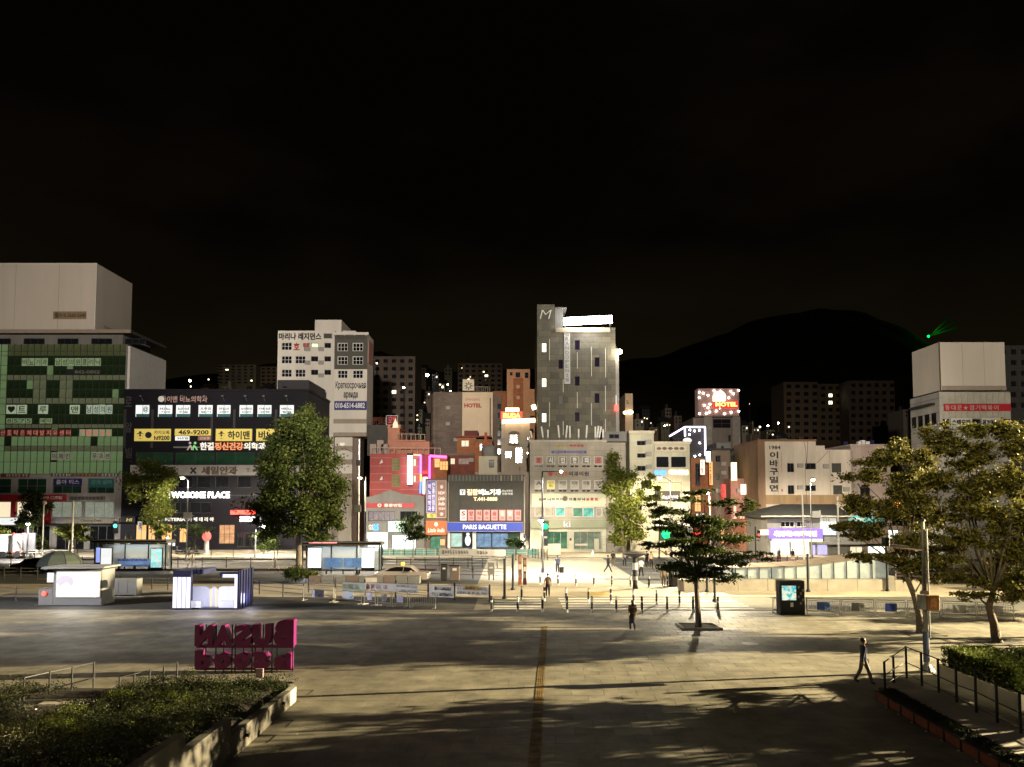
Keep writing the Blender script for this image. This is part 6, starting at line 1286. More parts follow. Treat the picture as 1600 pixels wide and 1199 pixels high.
# ================================================================== bollards and posts
ring_d = mat('bollard_black',(.02,.02,.022),.5,var=.1); ring_w = mat('bollard_white',(.62,.60,.55),.5,var=.1)
def bollard_proto(h, r, order, label, x, y, group):
    t = T('bollard', label, 'bollard', (x,y,0), group, world=False); t.loc = (0,0,0)
    t.part('post', MB().lathe((0,0,0),[(r,0),(r,h*.97),(r*.6,h)],12), ring_d)
    for a, b_ in order: t.part('white_ring', MB().lathe((0,0,0),[(r*1.05,h*a),(r*1.05,h*b_)],12), ring_w)
    return t
pA = None; nm = ('first','second','third','fourth','fifth','sixth','seventh','eighth','ninth','tenth','eleventh','twelfth')
rowA = (768,809,847.5,886,925,963,1003,1042.5,1083,1122)
kinds = (((.0,.22),(.78,.97)),((.0,.18),(.62,.72)),((.0,.22),(.62,.95)))
protos = {}
def bollards(row, py, h, r, grp, lab, py1=None, desc=''):
    n = len(row)
    for i, px in enumerate(row):
        pyy = py if py1 is None else py+(py1-py)*i/(n-1)
        x, y = g(px, pyy); k = (i*7+int(h*10)) % 3 if h > .9 else 0; key = (h, r, k)
        l_ = '%s bollard from the left in the %s' % (nm[i], lab)
        if key not in protos: protos[key] = bollard_proto(h, r, kinds[k], l_, x, y, grp)
        else: copy_thing(protos[key].o, (x,y,0), l_)
bollards(rowA, 956.5, 1.02, .075, 'bollards on the near side of the service lane', 'nearest bollard row, by the striped service lane', 957.5)
bollards((815,850.5,884.5,919.5,954.5,990,1026,1062), 938, .98, .075, 'bollards on the far side of the service lane', 'second bollard row, just beyond the stripes', 946)
bollards((844,872,900,928,956,985,1014,1043,1072), 914.5, .92, .07, 'thin bollards by the main road crossing', 'far thin bollard row at the main road', 919)
for i, (px, y0, y1) in enumerate(((788.3,875,935.5),(801.5,868,922),(1117,884,940),(1105,888,925),(1139,890,921),(1263,867,925),(1387,850,924),(1127,890,922))):
    x, y = g(px, y1); h = at(px, y0, y)[1]
    t = T('black_post', ('tall black post right of the banner fence, nearer one','tall black post right of the banner fence, farther one','black post right of the dark tree trunk, tallest of four','short black post closest to the dark tree trunk','short black post at the left end of the low stair wall','tall black post in front of the glass stair enclosure','tall black post at the right end of the glass stair enclosure','thin black post between the low stair wall and the dark tree')[i], 'post', (x,y,0), 'tall black posts on the pavement')
    t.part('pole', MB().path([(x,y,0),(x,y,h)],[.10,.085],10), M['black']); t.part('base', MB().lathe((x,y,0),[(.2,0),(.19,.06),(.12,.2)],10), M['black']); t.part('cap', MB().lathe((x,y,h),[(.11,0),(.11,.05),(.03,.1)],10), M['black'])
x, y = g(992.5, 920); h = at(992, 866, y)[1]; t = T('mushroom_column', 'dark column light with a wide flat disc top beyond the bollards', 'column light', (x,y,0))
t.part('column', MB().lathe((x,y,0),[(.24,0),(.2,.2),(.19,h-.35)],14), M['black']); t.part('disc_top', MB().lathe((x,y,h-.35),[(.2,0),(.35,.12),(.92,.32),(.95,.4),(.2,.5)],20), M['steel_dark'])
t.part('light_band', MB().lathe((x,y,h*.55),[(.215,0),(.215,.55)],14), M['white_paint']); t.part('light_band', MB().lathe((x,y,h*.25),[(.225,0),(.225,.3)],14), M['plastic_grey'])

# ================================================================== fences
def fence(label, pts, h, nseg, m_post, m_rail, rails=(.35,.65,.92), r=.045, rr=.03, z0=0, group=None, name='road_fence', post_h=None):
    P = [Vector((*p, z0)) for p in pts]; c = P[0]
    t = T(name, label, 'fence', tuple(c), group)
    for a, b_ in zip(P, P[1:]):
        n = max(1, round(nseg*((b_-a).length/sum((q-p).length for p, q in zip(P, P[1:])))))
        for k in range(n+1):
            if k == n and b_ is not P[-1]: continue
            p = a.lerp(b_, k/n); t.part('post', MB().lathe(tuple(p),[(r,0),(r,(post_h or h)),(r*.5,(post_h or h)+.06)],8), m_post)
        for q in rails: t.part('rail', MB().tube(a+Vector((0,0,h*q)), b_+Vector((0,0,h*q)), rr, n=6), m_rail)
    return t
bk = M['black']; rg = mat('rail_grey',(.20,.19,.16),.5,.3,var=.1); rl = mat('rail_pale',(.42,.40,.34),.5,.2,var=.1)
fence('long road fence with pale rails on the far side of the left road', [g(-20,872),g(468,871)], 1.0, 14, bk, rl, group='road fences')
fence('road fence with black posts on the left median', [g(-20,884),g(468,886)], 1.1, 13, bk, rl, group='road fences', z0=-.1)
fence('black railed fence on the near side of the left road', [g(165,918),g(262,922),g(300,925)], 1.0, 6, bk, rg, group='road fences', z0=-.02)
fence('low black railing from the photo frame to the big tree', [g(388,924),g(405,929),g(442,933),g(474,936)], 1.05, 4, bk, rg, group='road fences', z0=-.02)
fence('two-rail fence behind the grey container booth at the left edge', [g(-20,905),g(58,906)], 1.1, 3, bk, rl, group='road fences')
fence('near two-rail barrier at the far left edge of the plaza', [g(-20,938),g(70,941)], 1.0, 2, M['steel'], M['steel'], group='road fences')
fence('pale fence in front of the bakery with thin rails', [g(598,868),g(700,868),g(825,872)], 1.0, 13, bk, rl, group='road fences')
fence('rail fence between the taxi and the waste bins', [g(665,902),g(790,906)], 1.05, 5, bk, mat('rail_rose',(.40,.24,.20),.5,var=.1), group='road fences')
fence('rail fence behind the taxi and the small round tree', [g(598,884),g(800,887)], 1.0, 9, bk, rl, group='road fences', z0=-.1)
fence('stub fence of close black posts left of the pale ki building', [g(832,872),g(855,876)], 1.3, 5, bk, rl, rails=(.5,.9), group='road fences')
fence('pale red railed guard fence right of the crossing', [g(1168,884),g(1262,886)], 1.1, 6, bk, mat('rail_red',(.42,.12,.10),.5,var=.1), group='road fences')
fence('long pale rail fence behind the two right trees', [g(1400,912),g(1640,914)], 1.0, 6, rl, mat('rail_redpale',(.42,.26,.22),.5,var=.1), group='road fences')
# teal planter band and yellow-lit long planter before the bakery
(xa, ya), (xb, yb_) = g(596,866), g(840,868); t = T('long_planter', 'long teal planter box in front of the bakery fence', 'planter', ((xa+xb)/2, 101, 0)); t.part('box', MB().box(xa,xb,102.2,103.2,0,.75), M['teal_wall'])
for k in range(14): x_ = xa+(xb-xa)*k/14; t.part('divider', MB().box(x_-.04,x_+.04,102.12,102.197,.05,.8), M['beige'])
# banner fence of cloth panels behind the silver barriers
bf = T('banner_fence', 'black railed fence hung with pale cloth banners behind the silver barriers', 'fence', (*g(482,925),0))
bp_ = [g(482,926),g(524,929),g(570,931),g(618,933),g(669,936),g(710,938),g(765,941)]
for p in bp_: bf.part('post', MB().lathe((*p,0),[(.07,0),(.07,1.15),(.03,1.25)],10), bk)
for a, b_ in zip(bp_, bp_[1:]):
    for z in (.25,.6,.98): bf.part('rail', MB().tube((*a,z),(*b_,z),.03,n=6), rg)
def lerp2(a, b_, t_): return (a[0]+(b_[0]-a[0])*t_, a[1]+(b_[1]-a[1])*t_)
def cloth(label, a, b_, z0, z1, m_, lines, ink, name='banner', group='cloth banners on the fence', off=.09):
    a = (a[0], a[1]-off); b_ = (b_[0], b_[1]-off)
    t = T(name, label, 'banner', (a[0], a[1], z0), group); mb = MB(); n = 12; v = []
    for k in range(n+1):
        p = lerp2(a, b_, k/n); w_ = .015*math.sin(k*1.7)
        v += [(p[0],p[1]+w_,z0+.015*math.sin(k*2.1)),(p[0],p[1]+w_*.5,z1-.01*math.sin(k*1.3)**2),(p[0],p[1]+w_+.012,z0+.015*math.sin(k*2.1)),(p[0],p[1]+w_*.5+.012,z1-.01*math.sin(k*1.3)**2)]
    f = []
    for k in range(n): i = k*4; f += [(i,i+4,i+5,i+1),(i+2,i+3,i+7,i+6),(i+1,i+5,i+7,i+3),(i,i+2,i+6,i+4)]
    t.part('cloth', mb.add(v, f), m_)
    for j in range(lines):
        mb = MB(); zc = z1-(z1-z0)*(j+.5)/lines; hh = (z1-z0)/lines*.32
        for k in range(int(22*(1 if lines > 1 else .8))):
            if random.random() < .18: continue
            p = lerp2(a, b_, .05+.9*k/22); w_ = math.hypot(b_[0]-a[0], b_[1]-a[1])*.9/22*.62
            mb.box(p[0], p[0]+w_, p[1]-.035, p[1]-.022, zc-hh*random.uniform(.5,1), zc-hh*.3); mb.box(p[0], p[0]+w_*.3, p[1]-.035, p[1]-.022, zc-hh*.3, zc+hh)
            if random.random() < .6: mb.box(p[0]+w_*.55, p[0]+w_, p[1]-.035, p[1]-.022, zc-hh*.2, zc+hh*random.uniform(.3,1))
        t.part('lettering', mb, ink)
    return t
cw_ = mat('cloth_white',(.62,.60,.56),.8,var=.06); cg_ = mat('cloth_green',(.38,.46,.38),.8,var=.06); cy_ = mat('cloth_tan',(.45,.30,.10),.8,var=.1)
cloth('pale green cloth banner at the left part of the banner fence', lerp2(bp_[1],bp_[2],.25), bp_[2], .3, .95, cg_, 1, M['beige'])
cloth('white cloth banner with red print on the banner fence', bp_[2], lerp2(bp_[3],bp_[3],0), .42, .98, cw_, 1, M['ink_red'])
cloth('white cloth banner with faint print in the middle of the banner fence', bp_[3], lerp2(bp_[3],bp_[4],.7), .35, .98, cw_, 2, M['plastic_grey'])
cloth('white cloth banner with two dark lines of print near the right post', lerp2(bp_[4],bp_[5],.05), lerp2(bp_[4],bp_[5],.98), .18, 1.0, cw_, 2, M['ink'])
cloth('white cloth banner with two dark lines of print at the right end', lerp2(bp_[5],bp_[6],.05), lerp2(bp_[5],bp_[6],.97), .45, 1.0, cw_, 2, M['ink'])
cloth('small tan strip banner over the rightmost white banner', lerp2(bp_[5],bp_[6],.3), lerp2(bp_[5],bp_[6],.7), .78, 1.08, cy_, 1, M['ink_brown'], off=.14)
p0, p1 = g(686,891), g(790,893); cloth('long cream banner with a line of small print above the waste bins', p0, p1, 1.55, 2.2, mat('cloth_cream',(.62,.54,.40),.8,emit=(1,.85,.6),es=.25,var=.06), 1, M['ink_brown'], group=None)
bs = T('banner_stand', 'black frame posts holding the long cream banner', 'frame', (*p0,0)); 
for q in (0,.5,1): p = lerp2(p0,p1,q); bs.part('post', MB().tube((p[0],p[1],-.1),(p[0],p[1],2.25),.04,n=6), bk)
# low stone planter wall behind the banner fence
(xa,ya),(xb,yb_) = g(482,912),g(655,913); t = T('stone_planter', 'long low stone planter with squared blocks behind the banner fence', 'planter', (xa,ya,0)); n = 9
for k in range(n): t.part('block', MB().bbox(xa+(xb-xa)*k/n+.02,xa+(xb-xa)*(k+1)/n-.02,ya,ya+.9,0,.62+.02*(k%2),.03), M['grey_mid' if k%3 else 'stone_brown'])
t.part('plate', MB().box(xa+4.9,xa+5.9,ya-.02,ya-.004,.1,.5), M['cream_paint'])
# silver crowd barriers: one kind, many copies
sv = mat('barrier_silver',(.50,.49,.46),.35,.7,var=.1)
def barrier_proto(name, label, w_, pic, grp, feet=True):
    t = T(name, label, 'barrier', (0,0,0), grp, world=False); t.loc = (0,0,0); h = 1.02
    for x in (0, w_): t.part('post', MB().tube((x,0,0),(x,0,h),.032,n=8), sv)
    for z in (h-.03,.22): t.part('rail', MB().tube((0,0,z),(w_,0,z),.025,n=6), sv)
    t.part('rail', MB().tube((0,0,h-.16),(w_,0,h-.16),.014,n=6), sv)
    n = int(w_/.13)
    for k in range(1, n):
        x = w_*k/n
        if pic and w_*.30 < x < w_*.72: continue
        t.part('bar', MB().tube((x,0,.24),(x,0,h-.17),.009,n=5), sv)
    if feet:
        for x in (.12, w_-.12): t.part('foot', MB().box(x-.02,x+.02,-.28,.28,0,.03), sv)
    if pic: t.part('picture_panel', MB().box(w_*.31,w_*.71,-.045,-.02,.30,h-.22), pic)
    return t
def scene_pic(name, c1, c2, c3):
    if name in MATS: return MATS[name]
    m = bpy.data.materials.new(name); m.use_nodes = True; MATS[name] = m; n = m.node_tree.nodes; l = m.node_tree.links; b = n['Principled BSDF']; b.inputs['Roughness'].default_value = .5
    tcn = n.new('ShaderNodeTexCoord'); wv = n.new('ShaderNodeTexNoise'); wv.inputs['Scale'].default_value = 3.2; wv.inputs['Distortion'].default_value = 1.2
    r = n.new('ShaderNodeValToRGB'); r.color_ramp.elements[0].color = (*c1,1); r.color_ramp.elements[0].position = .4; r.color_ramp.elements[1].color = (*c2,1); r.color_ramp.elements[1].position = .6
    e = r.color_ramp.elements.new(.68); e.color = (*c3,1)
    l.new(tcn.outputs['Object'], wv.inputs['Vector']); l.new(wv.outputs['Fac'], r.inputs[0]); l.new(r.outputs[0], b.inputs['Base Color']); return m
pics = [scene_pic('picture_blue',(.02,.04,.16),(.05,.15,.45),(.5,.6,.7)), scene_pic('picture_grey',(.06,.06,.06),(.25,.24,.22),(.5,.5,.45)), scene_pic('picture_deepblue',(.02,.05,.3),(.02,.02,.05),(.4,.5,.8)),
        scene_pic('picture_pale',(.45,.45,.48),(.5,.55,.6),(.1,.25,.5)), scene_pic('picture_lav',(.35,.35,.5),(.55,.55,.65),(.2,.2,.4))]
bprot = {}
def barriers(pts, picidx, grp, labs):
    for i, ((pa, ya), (pb, yb2)) in enumerate(pts):
        a, b_ = g(pa, ya), g(pb, yb2); w_ = round(math.hypot(b_[0]-a[0], b_[1]-a[1]), 1); k = picidx[i]
        key = (w_, k); rz = math.atan2(b_[1]-a[1], b_[0]-a[0])
        if key not in bprot: t = barrier_proto('crowd_barrier', labs[i], w_, pics[k] if k is not None else None, grp); bprot[key] = t; t.o.location = (*a,0); t.o.rotation_euler = (0,0,rz)
        else: copy_thing(bprot[key].o, (*a,0), labs[i], rz)
barriers([((474,938),(520,941)),((523,941),(565,944)),((569,944),(587,946)),((590,946),(610,948)),((613,948),(636,949)),((640,949),(680,951))], [4,3,4,1,4,None], 'silver barriers left of the bollards',
         ['silver barrier with a lavender picture, leftmost in front of the banner fence','silver barrier with a pale picture, second in front of the banner fence','narrow silver barrier with a lavender picture, third from the left by the banner fence','narrow silver barrier with a grey picture, fourth from the left by the banner fence','narrow silver barrier with a lavender picture, fifth from the left by the banner fence','picture-less silver barrier at the right end in front of the banner fence'])
barriers([((1208,958),(1219,958)),((1261,960),(1311,962)),((1315,962),(1365,963)),((1369,963),(1415,964)),((1419,964),(1469,965)),((1473,965),(1524,967)),((1528,967),(1585,969))], [None,0,1,2,None,3,4], 'silver barriers right of the dark tree',
         ['short silver barrier piece left of the black info kiosk','silver barrier with a small blue seascape right of the black info kiosk','silver barrier with a grey picture between two blue ones','silver barrier with a vivid deep blue picture','silver barrier partly behind the cabinet pole with bars only','silver barrier with a pale picture between the two right trees','silver barrier behind the rightmost tree trunk'])

# ================================================================== kiosks, shelters, cabinets
X0, Y0 = g(1219,961)[0], g(1238,961)[1]; x1 = at(1258,940,Y0)[0]; zt = at(1238,908,Y0)[1]
t = T('info_kiosk', 'black info kiosk with a glowing blue picture screen', 'kiosk', ((X0+x1)/2,Y0,0))
t.part('body', MB().bbox(X0,x1,Y0,Y0+.7,0,zt,.04), M['black'])
def rect_at(px0,py0,px1,py1,Y): return at(px0,py0,Y)[0], at(px1,py1,Y)[0], at(px0,py1,Y)[1], at(px0,py0,Y)[1]
a,b_,c,d = rect_at(1221.5,915.5,1244,938,Y0)
t.part('screen', MB().box(a,b_,Y0-.02,Y0-.003,c,d), (lambda: (scene_pic('kiosk_screen',(.05,.45,.55),(.75,.8,.6),(.9,.9,.8)), MATS['kiosk_screen'])[1])())
n_ = MATS['kiosk_screen'].node_tree; bs_ = n_.nodes['Principled BSDF']; n_.links.new(n_.nodes['Color Ramp'].outputs[0], bs_.inputs['Emission Color']); bs_.inputs['Emission Strength'].default_value = .75
for r_ in range(6):
    for c_ in range(3):
        a,b_,cc,dd = rect_at(1246.5+c_*3.4,916+r_*5,1249.2+c_*3.4,919.5+r_*5,Y0); t.part('leaflet_slot', MB().box(a,b_,Y0-.03,Y0-.003,cc,dd), M['plastic_grey' if (r_+c_)%3==0 else 'steel_dark'])
a,b_,c,d = rect_at(1235,942,1239.5,948.5,Y0); t.part('notice_sheet', MB().box(a,b_,Y0-.02,Y0-.003,c,d), M['white_paint'])
# photo frame shaped like a train seat booth
Y0 = g(330,953)[1]; t = T('photo_booth', 'navy and glowing white open photo booth with two rounded seat backs', 'photo frame', (at(328,950,Y0)[0],Y0,0))
nv, lv = M['navy_metal'], M['em_lavender']
x0,x1,z0,z1 = rect_at(270.5,892,297,954,Y0); dp = 2.4
t.part('left_pillar', MB().box(x0,x1,Y0+.02,Y0+.35,0,z1), nv)
for k in range(4): w_ = (x1-x0)/4; t.part('light_strip', MB().box(x0+k*w_+.03,x0+(k+1)*w_-.025,Y0-.03,Y0+.016,.12,z1-.42), lv)
t.part('base_plate', MB().box(x0,x1+.1,Y0-.06,Y0+dp,0,.11), nv)
xr0,xr1 = at(331,950,Y0)[0], at(373,950,Y0)[0]; t.part('base_plate', MB().box(at(312,950,Y0)[0],xr1,Y0-.06,Y0+dp,0,.11), nv)
t.part('right_wall', MB().box(xr1-.12,xr1,Y0,Y0+dp+.4,.112,z1), nv)
for k in range(5): yy = Y0+.15+k*.52; t.part('wall_rib', MB().box(xr1+.003,xr1+.07,yy,yy+.2,.05,z1), M['navy_metal'])
t.part('light_strip', MB().box(xr1-.3,xr1-.124,Y0-.02,Y0+.1,.12,z1-.25), lv)
zr = z1-.3
t.part('roof_beam', MB().box(x0,at(299,895,Y0)[0],Y0,Y0+dp,zr,z1+.003), nv)
for k in range(3): xx = at(300+k*6,895,Y0)[0]; t.part('roof_rib', MB().box(xx,xx+.16,Y0+.2,Y0+dp,zr+.05,z1+.05), nv)
t.part('roof_beam', MB().box(at(341,900,Y0)[0],xr1-.124,Y0+.2,Y0+.6,zr-.1,z1-.12), nv); t.part('light_strip', MB().box(at(347,900,Y0)[0],xr1-.15,Y0+.1,Y0+.19,zr-.15,zr+.05), lv)
def seat_back(xa, xb, y, zt_, r_=.35):
    pts = [(xa,.115),(xb,.115)]+[(xb-r_+r_*math.cos(a_),zt_-r_+r_*math.sin(a_)) for a_ in [math.pi/2*k/5 for k in range(6)]]+[(xa+r_-r_*math.sin(a_),zt_-r_+r_*math.cos(a_)) for a_ in [math.pi/2*k/5 for k in range(6)]]
    return MB().prism(pts, y, y+.22)
sp_m = mat('em_seat',(.7,.72,.8),.5,emit=(.72,.74,.95),es=.22,var=.05,samp=True)
zs = at(0,918,Y0)[1]; t.part('seat_back', seat_back(at(288,940,Y0)[0],at(322,940,Y0)[0],Y0+.6,zs), sp_m); t.part('seat_back', seat_back(at(334,940,Y0)[0],at(370,940,Y0)[0],Y0+.6,zs), sp_m)
t.part('seat', MB().box(at(292,940,Y0)[0],at(313,940,Y0)[0],Y0+.1,Y0+.59,.114,at(0,939.5,Y0)[1]), sp_m); t.part('seat', MB().box(at(341,940,Y0)[0],at(364,940,Y0)[0],Y0+.1,Y0+.59,.114,at(0,939.5,Y0)[1]), sp_m)
for q in (323,331): t.part('yellow_trim', MB().box(at(q,940,Y0)[0],at(q+1.5,940,Y0)[0],Y0+.55,Y0+.8,.114,zs-.15), M['em_warm_dim'])
t.part('centre_panel', MB().box(at(325.5,940,Y0)[0],at(330.5,940,Y0)[0],Y0+.62,Y0+.78,.114,zs-.02), sp_m)
lamp_light('booth_light','POINT',(at(330,930,Y0)[0],Y0-.9,1.0),60,(.80,.78,1),.5,parent=t.o)
lamp_light('booth_light','POINT',(at(380,930,Y0)[0],Y0+1.2,.6),60,(.80,.78,1),.4,parent=t.o)
# grey container booth with screen
Y0 = g(120,946)[1]; x0,x1,z0,z1 = rect_at(84,886,158.5,946,Y0); t = T('container_booth', 'pale grey booth with a large white screen, canopy roof and red lamp', 'booth', ((x0+x1)/2,Y0,0))
t.part('body', MB().bbox(x0,x1,Y0,Y0+1.7,0,z1-.2,.03), M['booth_grey']); a,b_,c,d = rect_at(90,893.5,156,932.5,Y0); t.part('screen_frame', MB().box(a-.06,b_+.04,Y0-.05,Y0-.003,c-.06,d+.06), M['white_paint'])
t.part('screen', MB().box(a,b_,Y0-.075,Y0-.053,c,d), M['em_screen'])
xa_, za_ = at(103,908,Y0); t.part('screen_motif', MB().prism([(xa_+.55*math.cos(k*math.pi/6)*1.1,za_-.1+.5*math.sin(k*math.pi/6)) for k in range(7)]+[(xa_-.35,za_-.35),(xa_+.1,za_-.05),(xa_+.4,za_-.35)], Y0-.085, Y0-.078), mat('motif_grey',(.4,.38,.45),.6,emit=(.55,.5,.6),es=.6,var=0))
xb_, zb_ = at(150,920,Y0); t.part('screen_motif', MB().ball((xb_,Y0-.085,zb_),.28,.01,.6,8,6), mat('motif_pink',(.7,.4,.4),.6,emit=(.95,.7,.7),es=.8,var=0))
c0 = at(58,930,Y0)[0]; t.part('counter', MB().bbox(c0,x0-.004,Y0+.1,Y0+1.6,0,at(0,921,Y0)[1],.08), M['booth_grey'])
zk = at(0,889,Y0)[1]; t.part('canopy', MB().prism([(at(68,889,Y0)[0],zk),(at(167,885,Y0)[0],zk+.05),(at(167,885,Y0)[0],zk+.17),(at(70,888,Y0)[0],zk+.14)], Y0-.35, Y0+1.9), M['booth_grey'])
a,b_,c,d = rect_at(69,896,82,911,Y0); t.part('side_screen', MB().box(a,b_,Y0+.35,Y0+.42,c,d), M['em_white_soft']); t.part('side_bracket', MB().tube((a-.2,Y0+.4,d),(a+.2,Y0+.4,c+.3),.05,n=5), M['navy_metal'])
xr_, zr_ = at(68,928,Y0); t.part('red_lamp', MB().lathe((0,0,0),[(.1,0)],3) if False else MB().ball((xr_,Y0+.06,zr_),.16,.06,.16), M['em_red'])
t.part('ground_edge', MB().box(c0-.1,x1+.15,Y0-.12,Y0-.01,0,.035), M['steel'])
lamp_light('screen_light','AREA',((x0+x1)/2,Y0-.2,1.5),75,(1,.97,.92),target=((x0+x1)/2,Y0-8,-1),size=(2.8,1.4),parent=t.o)
Yu = 60; x_, z_ = at(94,884,Yu); t = T('closed_parasol', 'wide dark green parasol dome behind the grey booth', 'parasol', (x_,Yu,0)); zt_ = at(0,861.5,Yu)[1]
wu = at(127,880,Yu)[0]-x_; prof = [(wu,0),(wu*.93,.35*(zt_-z_)),(wu*.7,.75*(zt_-z_)),(wu*.35,.96*(zt_-z_)),(.03,zt_-z_)]
t.part('canopy', MB().lathe((x_,Yu,z_),prof,8), M['umbrella_green']); t.part('pole', MB().tube((x_,Yu,0),(x_,Yu,zt_-.05),.04), M['steel_dark'])
for k in range(8): a_ = 2*math.pi*k/8; t.part('rib', MB().path([(x_+r_*math.cos(a_)*1.01,Yu+r_*math.sin(a_)*1.01,z_+h_) for r_, h_ in prof],[.02]*5,4), M['roof_dark'])
x0,x1,z0,z1 = rect_at(172,905,207,933,g(190,932)[1]); Y0 = g(190,932)[1]; t = T('electric_cabinet', 'grey steel electric cabinet on low feet beside the booth', 'cabinet', ((x0+x1)/2,Y0,0))
t.part('body', MB().bbox(x0,x1+.3,Y0,Y0+.9,.12,z1,.02), M['plastic_grey']); 
for k in range(3): w_ = (x1+.3-x0)/3; t.part('door', MB().box(x0+k*w_+.03,x0+(k+1)*w_-.03,Y0-.02,Y0-.003,.2,z1-.1), M['plastic_grey'])
for xx in (x0+.1,x1+.1): t.part('foot', MB().box(xx,xx+.15,Y0+.1,Y0+.8,0,.118), M['concrete'])
def bus_shelter(label, pyb, px0, px1, pyr, py_side=None, panels=(), em=None):
    Y = g((px0+px1)/2, pyb)[1]; x0, x1 = at(px0,860,Y)[0], at(px1,860,Y)[0]; zr = at(0,pyr,Y)[1]
    t = T('bus_shelter', label, 'bus shelter', ((x0+x1)/2,Y,-.02), 'bus shelters'); 
    t.part('roof', MB().bbox(x0-.25,x1+.25,Y-.9,Y+1.3,zr-.28,zr,.08), M['grey_mid']); t.part('roof_trim', MB().box(x0-.27,x1+.27,Y-.93,Y-.903,zr-.2,zr-.05), M['steel_dark'])
    for xx in (x0, x0+(x1-x0)*.33, x0+(x1-x0)*.67, x1): t.part('post', MB().box(xx-.05,xx+.05,Y+.9,Y+1.0,0,zr-.285), M['steel_dark'])
    for xx in (x0, x1): t.part('front_post', MB().box(xx-.05,xx+.05,Y-.5,Y-.4,0,zr-.285), M['steel_dark'])
    for k in range(3): xa = x0+(x1-x0)*(k/3); xb = x0+(x1-x0)*((k+1)/3); t.part('glass_pane', MB().box(xa+.06,xb-.06,Y+.93,Y+.96,.35,zr-.5), M['glass_clear'])
    t.part('bench', MB().bbox(x0+(x1-x0)*.25,x0+(x1-x0)*.75,Y+.35,Y+.8,.42,.48,.02), mat('bench_blue',(.10,.2,.35),.5,var=0))
    for xx in (.28,.5,.72): t.part('bench_leg', MB().box(x0+(x1-x0)*xx-.03,x0+(x1-x0)*xx+.03,Y+.4,Y+.75,0,.418), M['steel_dark'])
    for (a,b_,c,d,m_,nm_) in panels:
        xa,xb,za,zb = rect_at(a,b_,c,d,Y-.4); t.part('panel_frame', MB().box(xa-.06,xb+.06,Y-.36,Y-.2,max(0,za-.35),zb+.08), M['steel_dark']); t.part(nm_, MB().box(xa,xb,Y-.40,Y-.363,za,zb), m_)
    return t, Y, x0, x1, zr
ad_cyan = scene_pic('ad_cyan',(.25,.7,.75),(.6,.85,.85),(.85,.2,.25)); nn = ad_cyan.node_tree; nn.links.new(nn.nodes['Color Ramp'].outputs[0], nn.nodes['Principled BSDF'].inputs['Emission Color']); nn.nodes['Principled BSDF'].inputs['Emission Strength'].default_value = .7
t, Y, x0, x1, zr = bus_shelter('bus shelter with a cyan poster at its right end behind the grey booth', 891, 152, 262, 844, panels=((158,857,173.5,885,M['em_white_soft'],'light_panel'),(236,857.5,252,887,ad_cyan,'poster'),(150.5,856,155.5,879,mat('em_bluestrip',(.2,.3,.8),.5,emit=(.35,.45,1),es=.7,var=.2),'route_strip')))
t.part('blue_board', MB().box(at(180,876,Y)[0],at(232,876,Y)[0],Y+.85,Y+.89,at(0,887,Y)[1],at(0,875,Y)[1]), mat('board_blue',(.12,.22,.4),.5,emit=(.3,.45,.8),es=.25,var=.4)); tx(t,'BUSAN STATION',Y+.84,184,873,230,877,M['ink_blue'],bold=.03)
lamp_light('shelter_light','AREA',((x0+x1)/2,Y+.2,zr-.4),45,(.9,.95,1),target=((x0+x1)/2,Y+.2,0),size=(5,1),parent=t.o)
t, Y, x0, x1, zr = bus_shelter('bus shelter with two blazing white light panels right of the big tree', 898, 475, 594, 847, panels=((482,857,501,887,M['em_panel_blue'],'light_panel'),(566,857,584,887,M['em_panel_blue'],'light_panel')))
t.part('timetable', MB().box(at(504,872,Y)[0],at(531,872,Y)[0],Y+.85,Y+.89,at(0,888,Y)[1],at(0,873,Y)[1]), M['em_shop_blue']); t.part('timetable', MB().box(at(534,872,Y)[0],at(562,872,Y)[0],Y+.85,Y+.89,at(0,888,Y)[1],at(0,873,Y)[1]), M['em_shop_blue'])
t.part('red_light_line', MB().box(at(487,845,Y)[0],at(530,845,Y)[0],Y-1.0,Y-.94,zr-.08,zr+.02), mat('em_rosy',(.7,.2,.2),.5,emit=(1,.3,.28),es=1.4,var=.8,scale=6))
lamp_light('shelter_light','AREA',((x0+x1)/2,Y+.2,zr-.4),60,(.85,.93,1),target=((x0+x1)/2,Y+.2,0),size=(6,1),parent=t.o)
for px in (492,575): lamp_light('panel_light','AREA',(at(px,872,Y)[0],Y-.5,1.4),90,(.85,.93,1),target=(at(px,872,Y)[0],Y-6,0),size=(1,1.6),parent=t.o)
# waste bins, notice boards, misc objects on the island
def bin_(label, px0, px1, y0, y1, m_, plate=None, group=None):
    Y = g((px0+px1)/2, y1)[1]; x0,x1,z0,z1 = rect_at(px0,y0,px1,y1,Y); t = T('waste_bin', label, 'bin', ((x0+x1)/2,Y,0), group)
    t.part('body', MB().bbox(x0,x1,Y,Y+.5,.05,z1-.12,.03), M[m_]); t.part('lid', MB().bbox(x0-.03,x1+.03,Y-.03,Y+.53,z1-.118,z1,.03), M['steel_dark']); t.part('base', MB().box(x0+.05,x1-.05,Y+.04,Y+.46,0,.048), M['black'])
    xm, zm = (x0+x1)/2, z0+(z1-z0)*.72; w_ = (x1-x0)*.22; t.part('label_plate', MB().box(xm-w_,xm+w_,Y-.02,Y-.003,zm-w_*.6,zm+w_*.6), M['white_paint'])
bin_('narrow dark waste bin, left one under the cream banner', 689, 698.5, 881, 908, 'roof_dark', group='waste bins under the cream banner'); bin_('wide brown-grey waste bin with a white plate, under the cream banner', 703, 717.5, 883, 908, 'stone_brown', group='waste bins under the cream banner')
